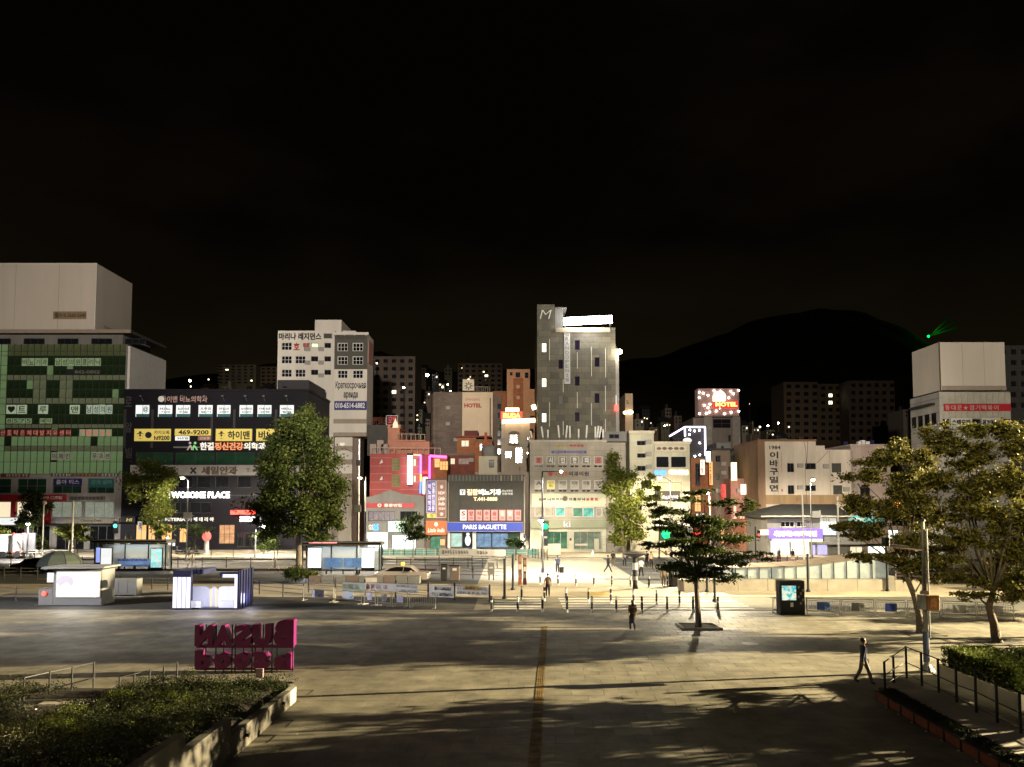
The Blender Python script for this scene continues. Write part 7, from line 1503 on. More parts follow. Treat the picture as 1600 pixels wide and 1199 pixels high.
Y = g(768,907)[1]; x0,x1,z0,z1 = rect_at(762,879,773,898,Y); t = T('electric_box', 'grey box on two short legs left of the tall black posts', 'cabinet', ((x0+x1)/2,Y,0)); t.part('body', MB().bbox(x0,x1,Y,Y+.4,z0,z1,.03), M['plastic_grey']); 
for xx in (x0+.08,x1-.16): t.part('leg', MB().box(xx,xx+.08,Y+.1,Y+.2,0,z0-.003), M['steel_dark'])
t.part('label_plate', MB().box(x0+.15,x1-.15,Y-.02,Y-.003,(z0+z1)/2,(z0+z1)/2+.15), M['white_paint'])
Y = g(866,868)[1]; x0,x1,z0,z1 = rect_at(855,850,876,868,Y); t = T('white_cabinet', 'cream steel cabinet in front of the ki building glass', 'cabinet', ((x0+x1)/2,Y,0)); t.part('body', MB().bbox(x0,x1,Y,Y+.8,.06,z1,.03), M['cream_paint']); t.part('base', MB().box(x0+.03,x1-.03,Y+.03,Y+.77,0,.058), M['steel_dark'])
t.part('door', MB().box(x0+.06,(x0+x1)/2-.02,Y-.02,Y-.003,.15,z1-.1), M['cream_paint']); t.part('door', MB().box((x0+x1)/2+.02,x1-.06,Y-.02,Y-.003,.15,z1-.1), M['cream_paint'])
for i, (px, y0, y1, m_) in enumerate(((824,846,868,'beige'),(812.5,866,914,'orange_brick'),(820,872,914,'brown_red'))):
    Y = g(px, y1)[1]; x_, z_ = at(px, y0, Y); t = T('sign_post', ('beige drum sign post left of the ki building','orange brown slim notice post at the crossing','reddish checked slim notice post nearest the crossing')[i], 'sign post', (x_,Y,0)); t.part('post', MB().bbox(x_-.16,x_+.16,Y,Y+.25,0,z_,.03), M[m_]); 
    for k in range(3): t.part('panel', MB().box(x_-.12,x_+.12,Y-.02,Y-.003,z_*(.25+.25*k),z_*(.42+.25*k)), M['white_paint' if k%2 else 'stripe_tan'])
x_, y_ = g(926,868); t = T('white_cone', 'tiny white traffic cone in front of the ki building', 'cone', (x_,y_,0)); t.part('cone', MB().lathe((x_,y_,0),[(.22,0),(.18,.06),(.04,.75)],10), M['white_paint']); t.part('foot', MB().box(x_-.26,x_+.26,y_-.26,y_+.26,0,.03) if False else MB().lathe((x_,y_,0),[(.26,0),(.26,.03)],4), M['white_paint'])
x_, z_ = at(923*0+205,840,104); xe = at(200,841,104)[0]; t = T('egg_lamp', 'pale grey egg-shaped lamp sculpture by the dark cafe', 'lamp', (xe,104,0)); zc = at(0,843,104)[1]; t.part('egg', MB().ball((xe,104,zc),.42,.42,.95,14,10), M['booth_grey']); t.part('foot', MB().tube((xe,104,0),(xe,104,zc-.85),.12), M['steel_dark'])
for px, py in ((262,843),(268,849)): x_, z_ = at(px,py,100); t = T('menu_light', 'small white lit menu stand in front of the cafe, %s' % ('upright one' if px == 262 else 'oval one'), 'sign', (x_,100,0)); t.part('panel', MB().bbox(x_-(.15 if px == 262 else .45),x_+(.15 if px == 262 else .45),99.95,100.05,z_-.35,z_+(.35 if px == 262 else .05),.02), M['em_white_soft']); t.part('stand', MB().tube((x_,100.06,0),(x_,100.06,z_-.3),.04), M['steel_dark'])
x_, z_ = at(323,838,105); t = T('flower_display', 'red and white glowing flower display by the cafe door', 'flowers', (x_,105,0)); t.part('stand', MB().lathe((x_,105,0),[(.5,0),(.35,.5),(.3,z_-.6)],10), M['white_paint']); t.part('flowers', MB().ball((x_,105,z_),.65,.4,.7,9,6), mat('em_flower',(.6,.1,.1),.6,emit=(1,.2,.15),es=.9,var=.9,scale=5))
# subway stair enclosure with sloped glass
Y0 = g(1220,924)[1]; xs_ = [1130,1150,1168.5,1187,1206,1226,1245,1265,1284.5,1304,1324,1344,1364,1386]; ztop = [887.5,887,886.7,886.3,885.8,885,884,882.5,880.5,878,875.5,872.5,870,868]
t = T('subway_entrance', 'low stair enclosure with glass panes on a concrete wall', 'subway entrance', (at(1258,924,Y0)[0],Y0,0)); zb_ = at(0,905.5,Y0)[1]
xl, xr = at(1060,915,Y0)[0], at(1386,915,Y0)[0]
for k in range(7): a_ = xl+(xr-xl)*k/7; b_ = xl+(xr-xl)*(k+1)/7; t.part('wall_block', MB().box(a_+.012,b_-.012,Y0,Y0+.35,0,zb_ if a_ > at(1125,900,Y0)[0]-3 else zb_), M['concrete_light'])
t.part('wall_block', MB().box(xl,xr,Y0+3.6,Y0+3.9,0,zb_), M['concrete_light'])
pts = [(at(px,900,Y0)[0], at(px,pz,Y0)[1]) for px, pz in zip(xs_, ztop)]
for (xa,za),(xc,zc) in zip(pts, pts[1:]):
    t.part('glass_pane', MB().prism([(xa+.03,zb_+.06),(xc-.03,zb_+.06),(xc-.03,zc-.06),(xa+.03,za-.06)], Y0+.12, Y0+.15), M['canopy_glass'])
    t.part('glass_pane', MB().prism([(xa+.03,zb_+.06),(xc-.03,zb_+.06),(xc-.03,zc-.06),(xa+.03,za-.06)], Y0+3.7, Y0+3.73), M['canopy_glass'])
for xa, za in pts: t.part('mullion', MB().box(xa-.028,xa+.028,Y0+.08,Y0+.2,zb_,za-.02), M['steel_dark'])
t.part('bottom_rail', MB().box(pts[0][0],pts[-1][0],Y0+.06,Y0+.24,zb_+.002,zb_+.055), M['steel'])
rf = MB()
for (xa,za),(xc,zc) in zip(pts, pts[1:]): rf.add([(xa,Y0-.02,za),(xc,Y0-.02,zc),(xc,Y0+3.95,zc),(xa,Y0+3.95,za),(xa,Y0-.02,za-.07),(xc,Y0-.02,zc-.07),(xc,Y0+3.95,zc-.07),(xa,Y0+3.95,za-.07)], [(0,1,2,3),(4,7,6,5),(0,4,5,1),(3,2,6,7)])
t.part('roof', rf, mat('roof_sheet',(.20,.16,.11),.6,var=.15))
for k in range(1,len(pts),2): xa, za = pts[k]; t.part('roof_seam', MB().box(xa-.02,xa+.02,Y0,Y0+3.9,za+.002,za+.02), M['ink_brown'])
lamp_light('stair_light','AREA',((pts[0][0]+pts[-1][0])/2,Y0+2,zb_+.3),260,(.9,1,.92),target=((pts[0][0]+pts[-1][0])/2,Y0+1,zb_+3),size=(15,1.5),parent=t.o)
t.part('end_pier', MB().box(xr+.003,xr+.6,Y0-.02,Y0+3.9,0,zb_+.25), M['concrete'])
xr2 = at(1440,915,Y0)[0]; w2 = T('low_wall', 'low pale wall right of the stair enclosure behind the tree', 'wall', (xr+.7,Y0,0))
for k in range(3): a_ = xr+.7+(xr2-xr-.7)*k/3; w2.part('wall_block', MB().box(a_,a_+(xr2-xr-.7)/3-.02,Y0+.1,Y0+.4,0,zb_*.9), M['concrete_light'])

# ================================================================== vehicles
def car(label, loc, rz, body, L=4.6, W_=1.8, H=1.45, cat='car', taxi=False, name='parked_car', lights=True):
    t = T(name, label, cat, loc, 'vehicles on the road', rz=rz, world=False); t.loc = (0,0,0)
    prof = [(-L/2,.35),(-L/2+.03,.75),(-L/2+.35,.88),(-L*.30,.93),(-L*.17,H-.08),(-L*.05,H),(L*.12,H-.01),(L*.23,H-.12),(L*.36,.98),(L/2-.25,.90),(L/2,.78),(L/2,.38),(L/2-.1,.25),(-L/2+.1,.25)]
    # sections across the width give rounded shoulders
    sec = [(-W_/2,.90,0),(-W_/2+.08,1.,.0),(-W_/2+.3,1.,.02),(W_/2-.3,1.,.02),(W_/2-.08,1.,0),(W_/2,.90,0)]
    vs = []; n = len(prof)
    for wy, sc_, up in sec:
        for (x, z) in prof:
            tum = .18*max(0,(z-.92))/(H-.92); wyy = wy*(1-tum)
            vs.append((x*(1 if sc_ == 1 else .985), wyy, .25+(z-.25)*(1 if sc_ == 1 else .985)+up))
    fs = [(i*n+k,i*n+(k+1)%n,(i+1)*n+(k+1)%n,(i+1)*n+k) for i in range(len(sec)-1) for k in range(n)]+[tuple(range(n-1,-1,-1)),tuple(range((len(sec)-1)*n,len(sec)*n))]
    b = MB().add(vs, fs); t.part('body', b, body)
    gl = mat('car_glass',(.006,.007,.008),.3,var=0,spec=.2)
    for s_ in (-1,1):
        q = W_/2*1.005
        def P(x,z): return (x, s_*(W_/2*(1-.18*max(0,(z-.92))/(H-.92))+.006), z)
        pts = [P(-L*.27,.95),P(-L*.165,H-.16),P(-L*.05,H-.1),P(L*.11,H-.1),P(L*.21,H-.2),P(L*.33,.98)]
        mid = [P(-L*.02,.95)]
        t.part('side_window', MB().add(pts[:3]+[P(-L*.035,.96)],[(0,1,2,3) if s_ < 0 else (3,2,1,0)]), gl)
        t.part('side_window', MB().add([P(-L*.02,.96),P(-L*.035,H-.1),P(L*.11,H-.1),P(L*.20,H-.2),P(L*.32,.98)],[(0,1,2,3,4) if s_ < 0 else (4,3,2,1,0)]), gl)
        for xw in (-L*.31, L*.31):
            wh = t.part('wheel', MB().tube((xw,s_*(W_/2-.2),.32),(xw,s_*(W_/2+.012),.32),.32,n=18), M['rubber']); link('rim', MB().tube((xw,s_*(W_/2+.013),.32),(xw,s_*(W_/2+.025),.32),.19,n=12).mesh('rim', M['steel']), wh)
        t.part('headlight', MB().bbox(-L/2-.012,-L/2+.2,min(s_*W_*.30,s_*W_*.46),max(s_*W_*.30,s_*W_*.46),.62,.76,.02), M['em_warm'] if lights else M['white_paint'])
        t.part('tail_light', MB().bbox(L/2-.14,L/2+.012,min(s_*W_*.30,s_*W_*.46),max(s_*W_*.30,s_*W_*.46),.66,.80,.02), M['tail_red'])
        t.part('mirror', MB().bbox(-L*.2,-L*.16,min(s_*(W_/2+.02),s_*(W_/2+.18)),max(s_*(W_/2+.02),s_*(W_/2+.18)),.92,1.04,.02), body)
    def wscr(xa,za,xb,zb): return [(xa,-W_*.40,za),(xa,W_*.40,za),(xb,W_*.36,zb),(xb,-W_*.36,zb)]
    t.part('windscreen', MB().add(wscr(-L*.29-.01,.97,-L*.178-.01,H-.10),[(0,3,2,1)]), gl); t.part('rear_window', MB().add(wscr(L*.35+.01,1.0,L*.24+.01,H-.14),[(0,1,2,3)]), gl)
    t.part('bumper', MB().bbox(-L/2-.03,-L/2+.1,-W_*.46,W_*.46,.3,.5,.03), M['car_dark'] if False else body)
    if taxi: t.part('roof_lamp', MB().bbox(-.12,.12,-.32,.32,H+.02,H+.24,.03), mat('em_taxi',(.9,.6,.05),.5,emit=(1,.7,.05),es=1.4,var=0))
    return t
xa, ya = g(627,908); tx_ = car('silver taxi with a yellow roof lamp beside the bright bus shelter', (xa, ya+.9, -.12), R(180), mat('taxi_paint',(.58,.50,.42),.25,.3,var=0,spec=.6), L=4.75, taxi=True, name='taxi', cat='taxi')
xa, ya = g(52,893); c1 = car('dark car with bright headlights at the far left behind the grey booth', (xa, ya+.6, -.12), R(0), M['car_dark'])
xa, ya = g(20,897); 
# truck with red marker lamps at the far left
xa, ya = g(10,872); t = T('box_truck', 'pale box truck with an open rear and red marker lamps', 'truck', (xa,ya,-.12), 'vehicles on the road')
x0,x1,z0,z1 = rect_at(-40,836,18,862,ya); t.part('cargo_box', MB().bbox(x0,x1,ya,ya+2.2,z0,z1,.04), M['white_paint'])
x0b,x1b,z0b,z1b = rect_at(19,834,38,864,ya-.3); f = MB().box(x0b,x0b+.12,ya-.3,ya-.1,z0b,z1b).box(x1b-.12,x1b,ya-.3,ya-.1,z0b,z1b).box(x0b+.12,x1b-.12,ya-.3,ya-.1,z1b-.2,z1b).box(x0b,x1b,ya+1.8,ya+2,z0b,z1b); t.part('rear_frame', f, M['steel'])
for px, py in ((21.5,834.5),(35.5,834.5),(21,863),(33,862)): x_, z_ = at(px,py,ya-.35); t.part('marker_lamp', MB().ball((x_,ya-.36,z_),.16,.06,.12,8,5), M['em_red'])
t.part('chassis', MB().box(x0,x1b,ya+.1,ya+2,.45,z0-.004), M['black'])
for px in (-20,4,26): x_ = at(px,870,ya)[0]; t.part('wheel', MB().tube((x_,ya-.02,.38),(x_,ya+.25,.38),.45,n=16), M['rubber'])
# second cars in the bright right lane
xa, ya = g(1300,886); c2 = car('white car at the bright kerb right of the purple shop window', (at(1440,900,80)[0], 80, -.12), R(0), M['white_paint'])
xa, ya = g(1560,935); c3 = car('yellow and blue vehicle behind the rightmost tree', (at(1590,945,62)[0], 62, -.02), R(0), mat('car_yellow',(.5,.36,.05),.4,var=0))
# scooters in front of the cafe
for i, (px, py) in enumerate(((283,866),(302,868),(1160-150,0))):
    if py == 0: continue
    x_, y_ = g(px, py); t = T('parked_scooter', 'dark scooter parked before the cafe, %s of two' % ('left' if i == 0 else 'right'), 'scooter', (x_,y_,0), 'scooters before the cafe', world=False); t.loc = (0,0,0)
    for xx in (-.6,.6): t.part('wheel', MB().tube((xx,-.05,.25),(xx,.05,.25),.25,n=12), M['rubber'])
    t.part('body', MB().path([(-.6,0,.55),(-.45,0,.35),(0,0,.3),(.35,0,.55),(.65,0,.62)],[.07,.12,.14,.16,.08],8), M['car_dark']); t.part('seat', MB().bbox(.05,.62,-.12,.12,.68,.78,.03), M['black']); t.part('handlebar', MB().path([(-.58,0,.5),(-.48,0,1.02)],[.04,.03],6).tube((-.48,-.3,1.03),(-.48,.3,1.03),.025), M['steel']); t.part('headlamp', MB().ball((-.6,0,.92),.09), M['white_paint'])
# ================================================================== trees
def limb(mb, p0, p1, r0, r1, sag=.12, n=6, seg=4):
    p0, p1 = Vector(p0), Vector(p1); L = (p1-p0).length; pts = []; rs = []
    off = Vector((random.uniform(-1,1), random.uniform(-1,1), random.uniform(0,.6)))*L*sag
    for k in range(seg+1):
        t_ = k/seg; pts.append(p0.lerp(p1,t_)+off*math.sin(math.pi*t_)); rs.append(r0+(r1-r0)*t_)
    mb.path(pts, rs, n)
def px_tree(label, base, trunk_px, blobs, n, size, leaf, bark, r0=.2, depth=.8, up=.3, name='broadleaf_tree', group=None, zbase=0., gaps=0, sub=5, squash=.55, jit=.35, twigs=True, csz=(.42,.72), spread=.75):
    """tree whose trunk points and crown masses were measured at its own distance; every mass is broken into clumps spread in depth"""
    bx, by = base; t = T(name, label, 'tree', (bx, by, zbase), group); tr = MB()
    tp = [(bx, by, zbase-.02)]+[(at(a,b_,by)[0], by, at(a,b_,by)[1]) for a, b_ in trunk_px]; m_ = len(tp)
    tr.path([(bx,by,zbase-.02),(bx,by,zbase+.15)]+tp[1:], [r0*1.5,r0*1.1]+[r0*(1-.5*k/m_) for k in range(1,m_)], 10)
    cs = []; fork = Vector(tp[-1])
    for (px, py, rx, ry) in blobs:
        X, Z = at(px, py, by); kx = by/F; RX, RZ = rx*kx, ry*kx; dy0 = random.uniform(-1,1)*RX*depth*.5
        c0 = Vector((X, by+dy0, Z))
        if twigs: limb(tr, fork if c0.z > fork.z-.2 else Vector(tp[max(0,len(tp)-2)]), c0, r0*.30, r0*.07, .13)
        for k in range(sub):
            d = RNG.normal(size=3); d /= np.linalg.norm(d); q = random.random()**.5
            cc = (c0.x+d[0]*RX*q*spread, c0.y+d[1]*RX*depth*q, c0.z+d[2]*RZ*q*spread); s_ = random.uniform(*csz)
            cs.append((*cc, RX*s_, RX*s_*depth, max(RZ*s_, RX*s_*squash*.5), random.uniform(.6,1.3)))
            if twigs and k < 2: limb(tr, c0, cc, r0*.10, r0*.04, .1, 5, 2)
    t.part('trunk', tr, bark, smooth=True)
    pts = clumps(cs, n); pts[:,2] = np.maximum(pts[:,2], zbase+.3)
    link('crown', leaf_mesh('crown', pts-np.array(t.loc), size, leaf, up), t.o)
    return t
random.seed(21)
px_tree('big dense cone-shaped tree beside the bright bus shelter', g(467,903), [(467,860),(466,830),(468,800)],
        [(481,645,15,16),(468,668,32,20),(492,672,22,22),(440,690,26,22),(500,705,26,24),(462,712,44,28),(425,725,28,24),(512,742,26,26),(470,755,48,30),(420,765,26,26),(520,782,26,24),(440,792,44,24),(490,800,40,24),(418,812,22,16),(522,812,20,14),(468,828,34,12),(500,838,20,7),(430,836,22,9)],
        70000, (.10,.19), M['leaf_tall'], M['bark_pale'], .30, depth=1.0, sub=9, csz=(.32,.7), spread=1.05)
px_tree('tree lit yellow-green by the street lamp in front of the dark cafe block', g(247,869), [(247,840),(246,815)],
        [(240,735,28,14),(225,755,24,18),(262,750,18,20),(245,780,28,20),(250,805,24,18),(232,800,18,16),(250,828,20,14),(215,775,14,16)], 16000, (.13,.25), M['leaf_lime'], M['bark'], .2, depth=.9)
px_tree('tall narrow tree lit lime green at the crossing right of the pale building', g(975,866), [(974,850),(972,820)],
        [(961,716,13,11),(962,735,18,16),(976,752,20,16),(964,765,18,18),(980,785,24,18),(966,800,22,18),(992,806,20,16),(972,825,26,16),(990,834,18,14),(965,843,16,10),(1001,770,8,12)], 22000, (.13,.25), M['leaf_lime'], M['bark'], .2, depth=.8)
px_tree('small thin tree standing in front of the grey restaurant', g(645,881), [(645,862),(646,850)], [(646,812,17,9),(636,826,16,11),(657,824,14,11),(645,838,20,8)], 3500, (.12,.2), M['leaf_mid'], M['bark_pale'], .10)
px_tree('dark tree in front of the stone storeys at the far left', g(52,868), [(52,845),(52,825)], [(50,775,18,12),(42,795,18,16),(62,790,16,14),(50,815,20,14),(36,818,10,10)], 5000, (.16,.28), M['leaf_dark'], M['bark'], .14)
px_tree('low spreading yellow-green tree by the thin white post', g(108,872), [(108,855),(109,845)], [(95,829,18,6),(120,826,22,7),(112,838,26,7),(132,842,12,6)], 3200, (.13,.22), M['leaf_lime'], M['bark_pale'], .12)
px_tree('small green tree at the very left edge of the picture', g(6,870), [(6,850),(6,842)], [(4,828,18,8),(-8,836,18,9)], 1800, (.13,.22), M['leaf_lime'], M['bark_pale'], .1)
px_tree('pale bushy tree growing behind the red marker lamps', g(62,866), [(62,850)], [(60,842,9,9),(66,852,8,8),(57,856,8,6)], 1200, (.12,.2), M['leaf_mid'], M['bark_pale'], .08)
px_tree('low small tree right under the big cone tree', g(412,866), [(412,856)], [(408,838,16,9),(420,848,16,10),(406,856,12,7)], 2600, (.13,.22), M['leaf_mid'], M['bark_pale'], .1)
px_tree('small tree hung with lights before the cafe doors', g(305,868), [(305,850)], [(300,822,18,6),(318,826,16,6),(306,834,14,5)], 1600, (.12,.2), M['leaf_dark'], M['bark'], .08)
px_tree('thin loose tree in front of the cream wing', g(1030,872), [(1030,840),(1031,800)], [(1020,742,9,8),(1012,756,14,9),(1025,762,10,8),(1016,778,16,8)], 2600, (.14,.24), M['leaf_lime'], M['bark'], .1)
px_tree('dark small tree in front of the bakery window at the right', g(806,875), [(806,860)], [(803,846,12,7),(812,852,9,6)], 1400, (.12,.2), M['leaf_dark'], M['bark'], .07)
bA = g(1091.5, 980); random.seed(5)
px_tree('dark layered tree with flat foliage shelves in the middle of the plaza', bA, [(1090,945),(1088,915),(1087,900)],
        [(1072,778,30,7),(1098,768,22,6),(1032,797,26,10),(1055,802,24,7),(1126,787,24,7),(1172,789,15,8),(1152,800,16,5),(1012,853,20,5),(1062,824,44,10),(1100,812,34,10),(1136,822,34,9),(1036,818,20,6),(1066,842,40,9),(1106,842,50,12),(1150,842,22,7),(1070,862,40,9),(1120,866,46,10),(1178,868,24,6),(1042,885,20,5),(1095,884,52,9),(1144,880,20,6),(1110,902,34,6),(1145,899,18,4),(1078,900,20,6),(1040,852,16,5)],
        36000, (.055,.105), M['leaf_mid'], M['bark'], .17, depth=1.0, sub=8, squash=.38, up=.6, csz=(.28,.65), spread=1.25, name='layered_tree')
tg = T('tree_grate_frame', 'pale stone frame set around the foot of the dark layered tree', 'tree surround', (bA[0],bA[1],0))
for (x0,x1,y0,y1) in ((-1.1,1.1,-1.0,-.88),(-1.1,1.1,.88,1.0),(-1.1,-.98,-.88,.88),(.98,1.1,-.88,.88)): tg.part('kerb_stone', MB().box(bA[0]+x0,bA[0]+x1,bA[1]+y0,bA[1]+y1,.001,.10), M['concrete_light'])
tg.part('soil', MB().box(bA[0]-.978,bA[0]+.978,bA[1]-.878,bA[1]+.878,.001,.03), M['soil'])
bB = g(1438, 990)
px_tree('spreading tree behind the pole with the orange-fronted cabinet', bB, [(1436,960),(1428,930),(1412,890)],
        [(1392,700,20,10),(1372,722,30,14),(1415,716,26,16),(1345,752,30,14),(1390,752,34,18),(1432,745,30,20),(1336,790,30,16),(1374,792,34,18),(1418,790,38,20),(1320,826,34,10),(1360,832,32,12),(1405,835,40,16),(1452,812,30,24),(1395,872,34,10),(1430,880,34,14),(1470,866,28,16),(1448,905,22,9),(1340,872,18,7)],
        66000, (.055,.115), M['leaf_lit_mottle'], M['bark'], .19, depth=1.0, sub=9, squash=.42, up=.5, csz=(.25,.62), spread=1.2)
bC = g(1557, 1004)
px_tree('large rightmost tree with lit yellowish top leaves and forked trunk', bC, [(1553,975),(1545,948),(1552,925)],
        [(1470,678,26,14),(1510,668,30,16),(1548,672,28,14),(1490,705,34,18),(1530,708,34,20),(1585,690,34,24),(1610,720,30,30),(1470,742,28,18),(1520,752,40,24),(1572,758,40,28),(1615,782,34,34),(1500,798,34,20),(1552,808,44,26),(1600,840,40,34),(1490,838,28,16),(1530,858,36,18),(1580,880,40,24),(1470,880,26,12),(1505,902,34,12),(1555,915,40,16),(1605,905,30,24),(1530,932,26,8)],
        82000, (.055,.115), M['leaf_lit_mottle'], M['bark'], .22, depth=1.0, sub=9, squash=.42, up=.5, csz=(.25,.62), spread=1.2)
# tree pits of the right trees
for bb_, lab in ((bB,'dark earth patch with a pale edge at the foot of the middle right tree'),(bC,'dark earth patch at the foot of the rightmost tree')):
    tg = T('tree_pit', lab, 'tree surround', (*bb_,0)); tg.part('soil', MB().box(bb_[0]-.9,bb_[0]+.9,bb_[1]-.8,bb_[1]+.8,.001,.02), M['soil'])
    tg.part('edge', MB().box(bb_[0]-.98,bb_[0]+.98,bb_[1]-.9,bb_[1]-.803,.001,.05).box(bb_[0]-.98,bb_[0]+.98,bb_[1]+.803,bb_[1]+.9,.001,.05), M['concrete'])
# plaza trees beyond the right edge of the frame
def field_tree(label, x, y, h, r, n, leaf):
    t = T('broadleaf_tree', label, 'tree', (x,y,0), 'plaza trees beyond the right edge'); tr = MB().path([(x,y,0),(x+.1,y,h*.25),(x,y+.1,h*.45)],[.22,.17,.14],8); cs = []
    for k in range(34):
        a_ = random.uniform(0,2*math.pi); q = random.random()**.5*r; c = (x+q*math.cos(a_), y+q*math.sin(a_), h*random.uniform(.34,.95)); s_ = r*random.uniform(.2,.36); cs.append((*c,s_,s_,s_*.5,1)); limb(tr,(x,y+.1,h*.42),c,.04,.012)
    t.part('trunk', tr, M['bark'], smooth=True); link('crown', leaf_mesh('crown', clumps(cs,n,.5)-np.array((x,y,0)), (.10,.18), leaf, .8), t.o)
for i, (x, y, h, r) in enumerate(((27,29.6,10,3.5),(32.5,27.5,10.5,3.6),(25.5,24,9.5,3.4),(33,22,10,3.4),(21.5,18.5,8,3.0),(39,32.2,11.5,2.8),(37,41,9.5,3.0),(39,47.5,10,3.0),(53,47,14.5,3.0),(42,26,11,3.2))): field_tree('%s plaza tree beyond the right edge of the picture' % ORD[i], x, y, h, r, 11000, M['leaf_mid'])  # tallest one added to keep the far right floodlight off the left side
# shrubs
def shrub(label, c, rx, ry, rz, n, size, leaf, name='round_shrub', soil=False, group=None):
    t = T(name, label, 'shrub', (c[0],c[1],0), group); cs = [(c[0]+random.uniform(-.5,.5)*rx, c[1]+random.uniform(-.5,.5)*ry, c[2]+random.uniform(-.3,.4)*rz, rx*.6, ry*.6, rz*.65, 1) for _ in range(9)]
    tr = MB()
    for k in range(6): limb(tr, (c[0],c[1],0), cs[k][:3], .03, .01, .1, 5, 3)
    t.part('stems', tr, M['bark']); p = clumps(cs, n); p[:,2] = np.maximum(p[:,2], .02); link('foliage', leaf_mesh('foliage', p-np.array((c[0],c[1],0)), size, leaf, .5), t.o); return t
x_, y_ = g(462,910); shrub('round dark shrub at the foot of the big cone tree', (x_,y_,.75), 1.15, .9, .75, 4200, (.06,.11), M['leaf_mid'])
x_, y_ = g(487,909); shrub('thin pale shrub right of the round dark one', (x_,y_,.55), .9, .7, .55, 1500, (.05,.09), M['leaf_lime'])
for px, lab in ((300,'young tree with slanted support stakes behind the photo booth'),(428,'young tree with support stakes left of the round shrub')):
    x_, y_ = g(px, 890); t = T('staked_sapling', lab, 'sapling', (x_,y_,-.1)); t.part('trunk', MB().path([(x_,y_,-.1),(x_+.05,y_,2.2)],[.05,.03],6), M['bark_pale'])
    for s_ in (-1,1): t.part('stake', MB().tube((x_+s_*.6,y_,-.1),(x_,y_+.05,1.5),.03,n=6), M['beige'])
    p = RNG.normal(size=(160,3))*np.array((.35,.3,.3))+np.array((0,0,2.5)); link('crown', leaf_mesh('crown', p, (.06,.1), M['leaf_mid'], .4), t.o)

# ================================================================== foreground left: stepped planter
xw = -7.62
def hbed(y): return np.interp(y, [13,16.5,18.4,20.5,22,25,29.2], [2.0,1.85,1.5,1.25,.98,.78,.62])
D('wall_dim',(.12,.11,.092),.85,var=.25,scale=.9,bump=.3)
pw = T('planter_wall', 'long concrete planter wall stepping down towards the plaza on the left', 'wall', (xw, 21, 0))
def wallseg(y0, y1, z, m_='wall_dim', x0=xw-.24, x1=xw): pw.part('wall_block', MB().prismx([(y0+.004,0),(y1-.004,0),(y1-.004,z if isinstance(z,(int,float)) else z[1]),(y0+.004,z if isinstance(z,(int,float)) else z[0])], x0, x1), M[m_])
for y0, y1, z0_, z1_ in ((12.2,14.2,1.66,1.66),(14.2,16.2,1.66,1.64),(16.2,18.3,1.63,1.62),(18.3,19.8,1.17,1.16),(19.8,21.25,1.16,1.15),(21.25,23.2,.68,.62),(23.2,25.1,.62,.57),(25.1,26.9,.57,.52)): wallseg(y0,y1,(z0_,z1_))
mat('wall_dim',(.17,.155,.13),.85,var=.25,scale=.9,bump=.3); pw.part('end_block', MB().prismz([(xw-.24,26.9),(xw,26.9),(xw,27.6),(xw-.5,28.6),(xw-2.2,28.75),(xw-2.2,28.5),(xw-.64,28.4),(xw-.24,27.55)], 0, .50), M['concrete'])
for q in (16.9, 22.4, 25.9): pw.part('wall_bracket', MB().tube((xw+.003,q,.35),(xw+.1,q,.35),.05,n=8), M['steel_dark'])
bed = MB(); ysb = np.linspace(12, 28.45, 24); rows_ = []
for yb in ysb:
    xr = xw-.245; xl = -30
    rows_.append([(xr, yb, hbed(yb)-.35), (xr-1.5, yb, hbed(yb)-.18), (-13.2, yb, hbed(yb)*.95-.2), (-14.0, yb, hbed(yb)*.6-.15 if yb > 21.5 else hbed(yb)*.95-.2), (-15.2, yb, hbed(yb)*.6-.15 if yb > 21.5 else hbed(yb)-.2), (-30, yb, hbed(yb)-.2)])
k5 = 6; bv = [p for r_ in rows_ for p in r_]; bf_ = [(j*k5+i,j*k5+i+1,(j+1)*k5+i+1,(j+1)*k5+i) for j in range(len(rows_)-1) for i in range(k5-1)]
bf_ = [tuple(reversed(f)) for f in bf_]
# front skirt so the bed is a solid mass
base_i = len(bv); last = rows_[-1]; bv += [(p[0],p[1]+.01,0) for p in last]; L0 = (len(rows_)-1)*k5
bf_ += [(L0+i, L0+i+1, base_i+i+1, base_i+i) for i in range(k5-1)]
struct('planting_bed_soil', MB().add(bv, bf_), M['soil'])
def cover(name, label, region, n, size, leaf, hmax, cat='ground cover', tuft=90):
    """low planting: tufts of leaves above the soil"""
    cx_ = []; (xa, xb, ya, yb) = region
    tx_ = RNG.uniform(xa, xb, tuft); ty_ = RNG.uniform(ya, yb, tuft); th = RNG.uniform(.35,1,tuft)*hmax; tr_ = RNG.uniform(.25,.6,tuft)
    idx = RNG.integers(0, tuft, n); a_ = RNG.uniform(0,2*math.pi,n); q = np.sqrt(RNG.random(n))
    X = tx_[idx]+np.cos(a_)*q*tr_[idx]*1.5; Y = ty_[idx]+np.sin(a_)*q*tr_[idx]*1.5
    Z = hbed(Y)-.22+th[idx]*(1-q*q)*RNG.uniform(.55,1.05,n)
    ok = (X < xw-.16) & (Y < 28.6) & ~((X > -15.3) & (X < -13.3) & (Y > 22.0))
    p = np.stack([X,Y,Z],1)[ok]
    o = link(name, leaf_mesh(name, p, size, leaf, .4)); tag(o, label, cat, kind='stuff'); return o
cover('bedding_shrubs', 'dense low dark shrubs filling the stepped planter', (-13.2,-8.1,15,28.3), 85000, (.02,.042), M['leaf_bed'], .62, tuft=260)
cover('bedding_shrubs', 'dark low shrubs spreading behind the planter to the left edge', (-24,-13.2,13,27.6), 85000, (.02,.042), M['leaf_bed'], .75, tuft=300)
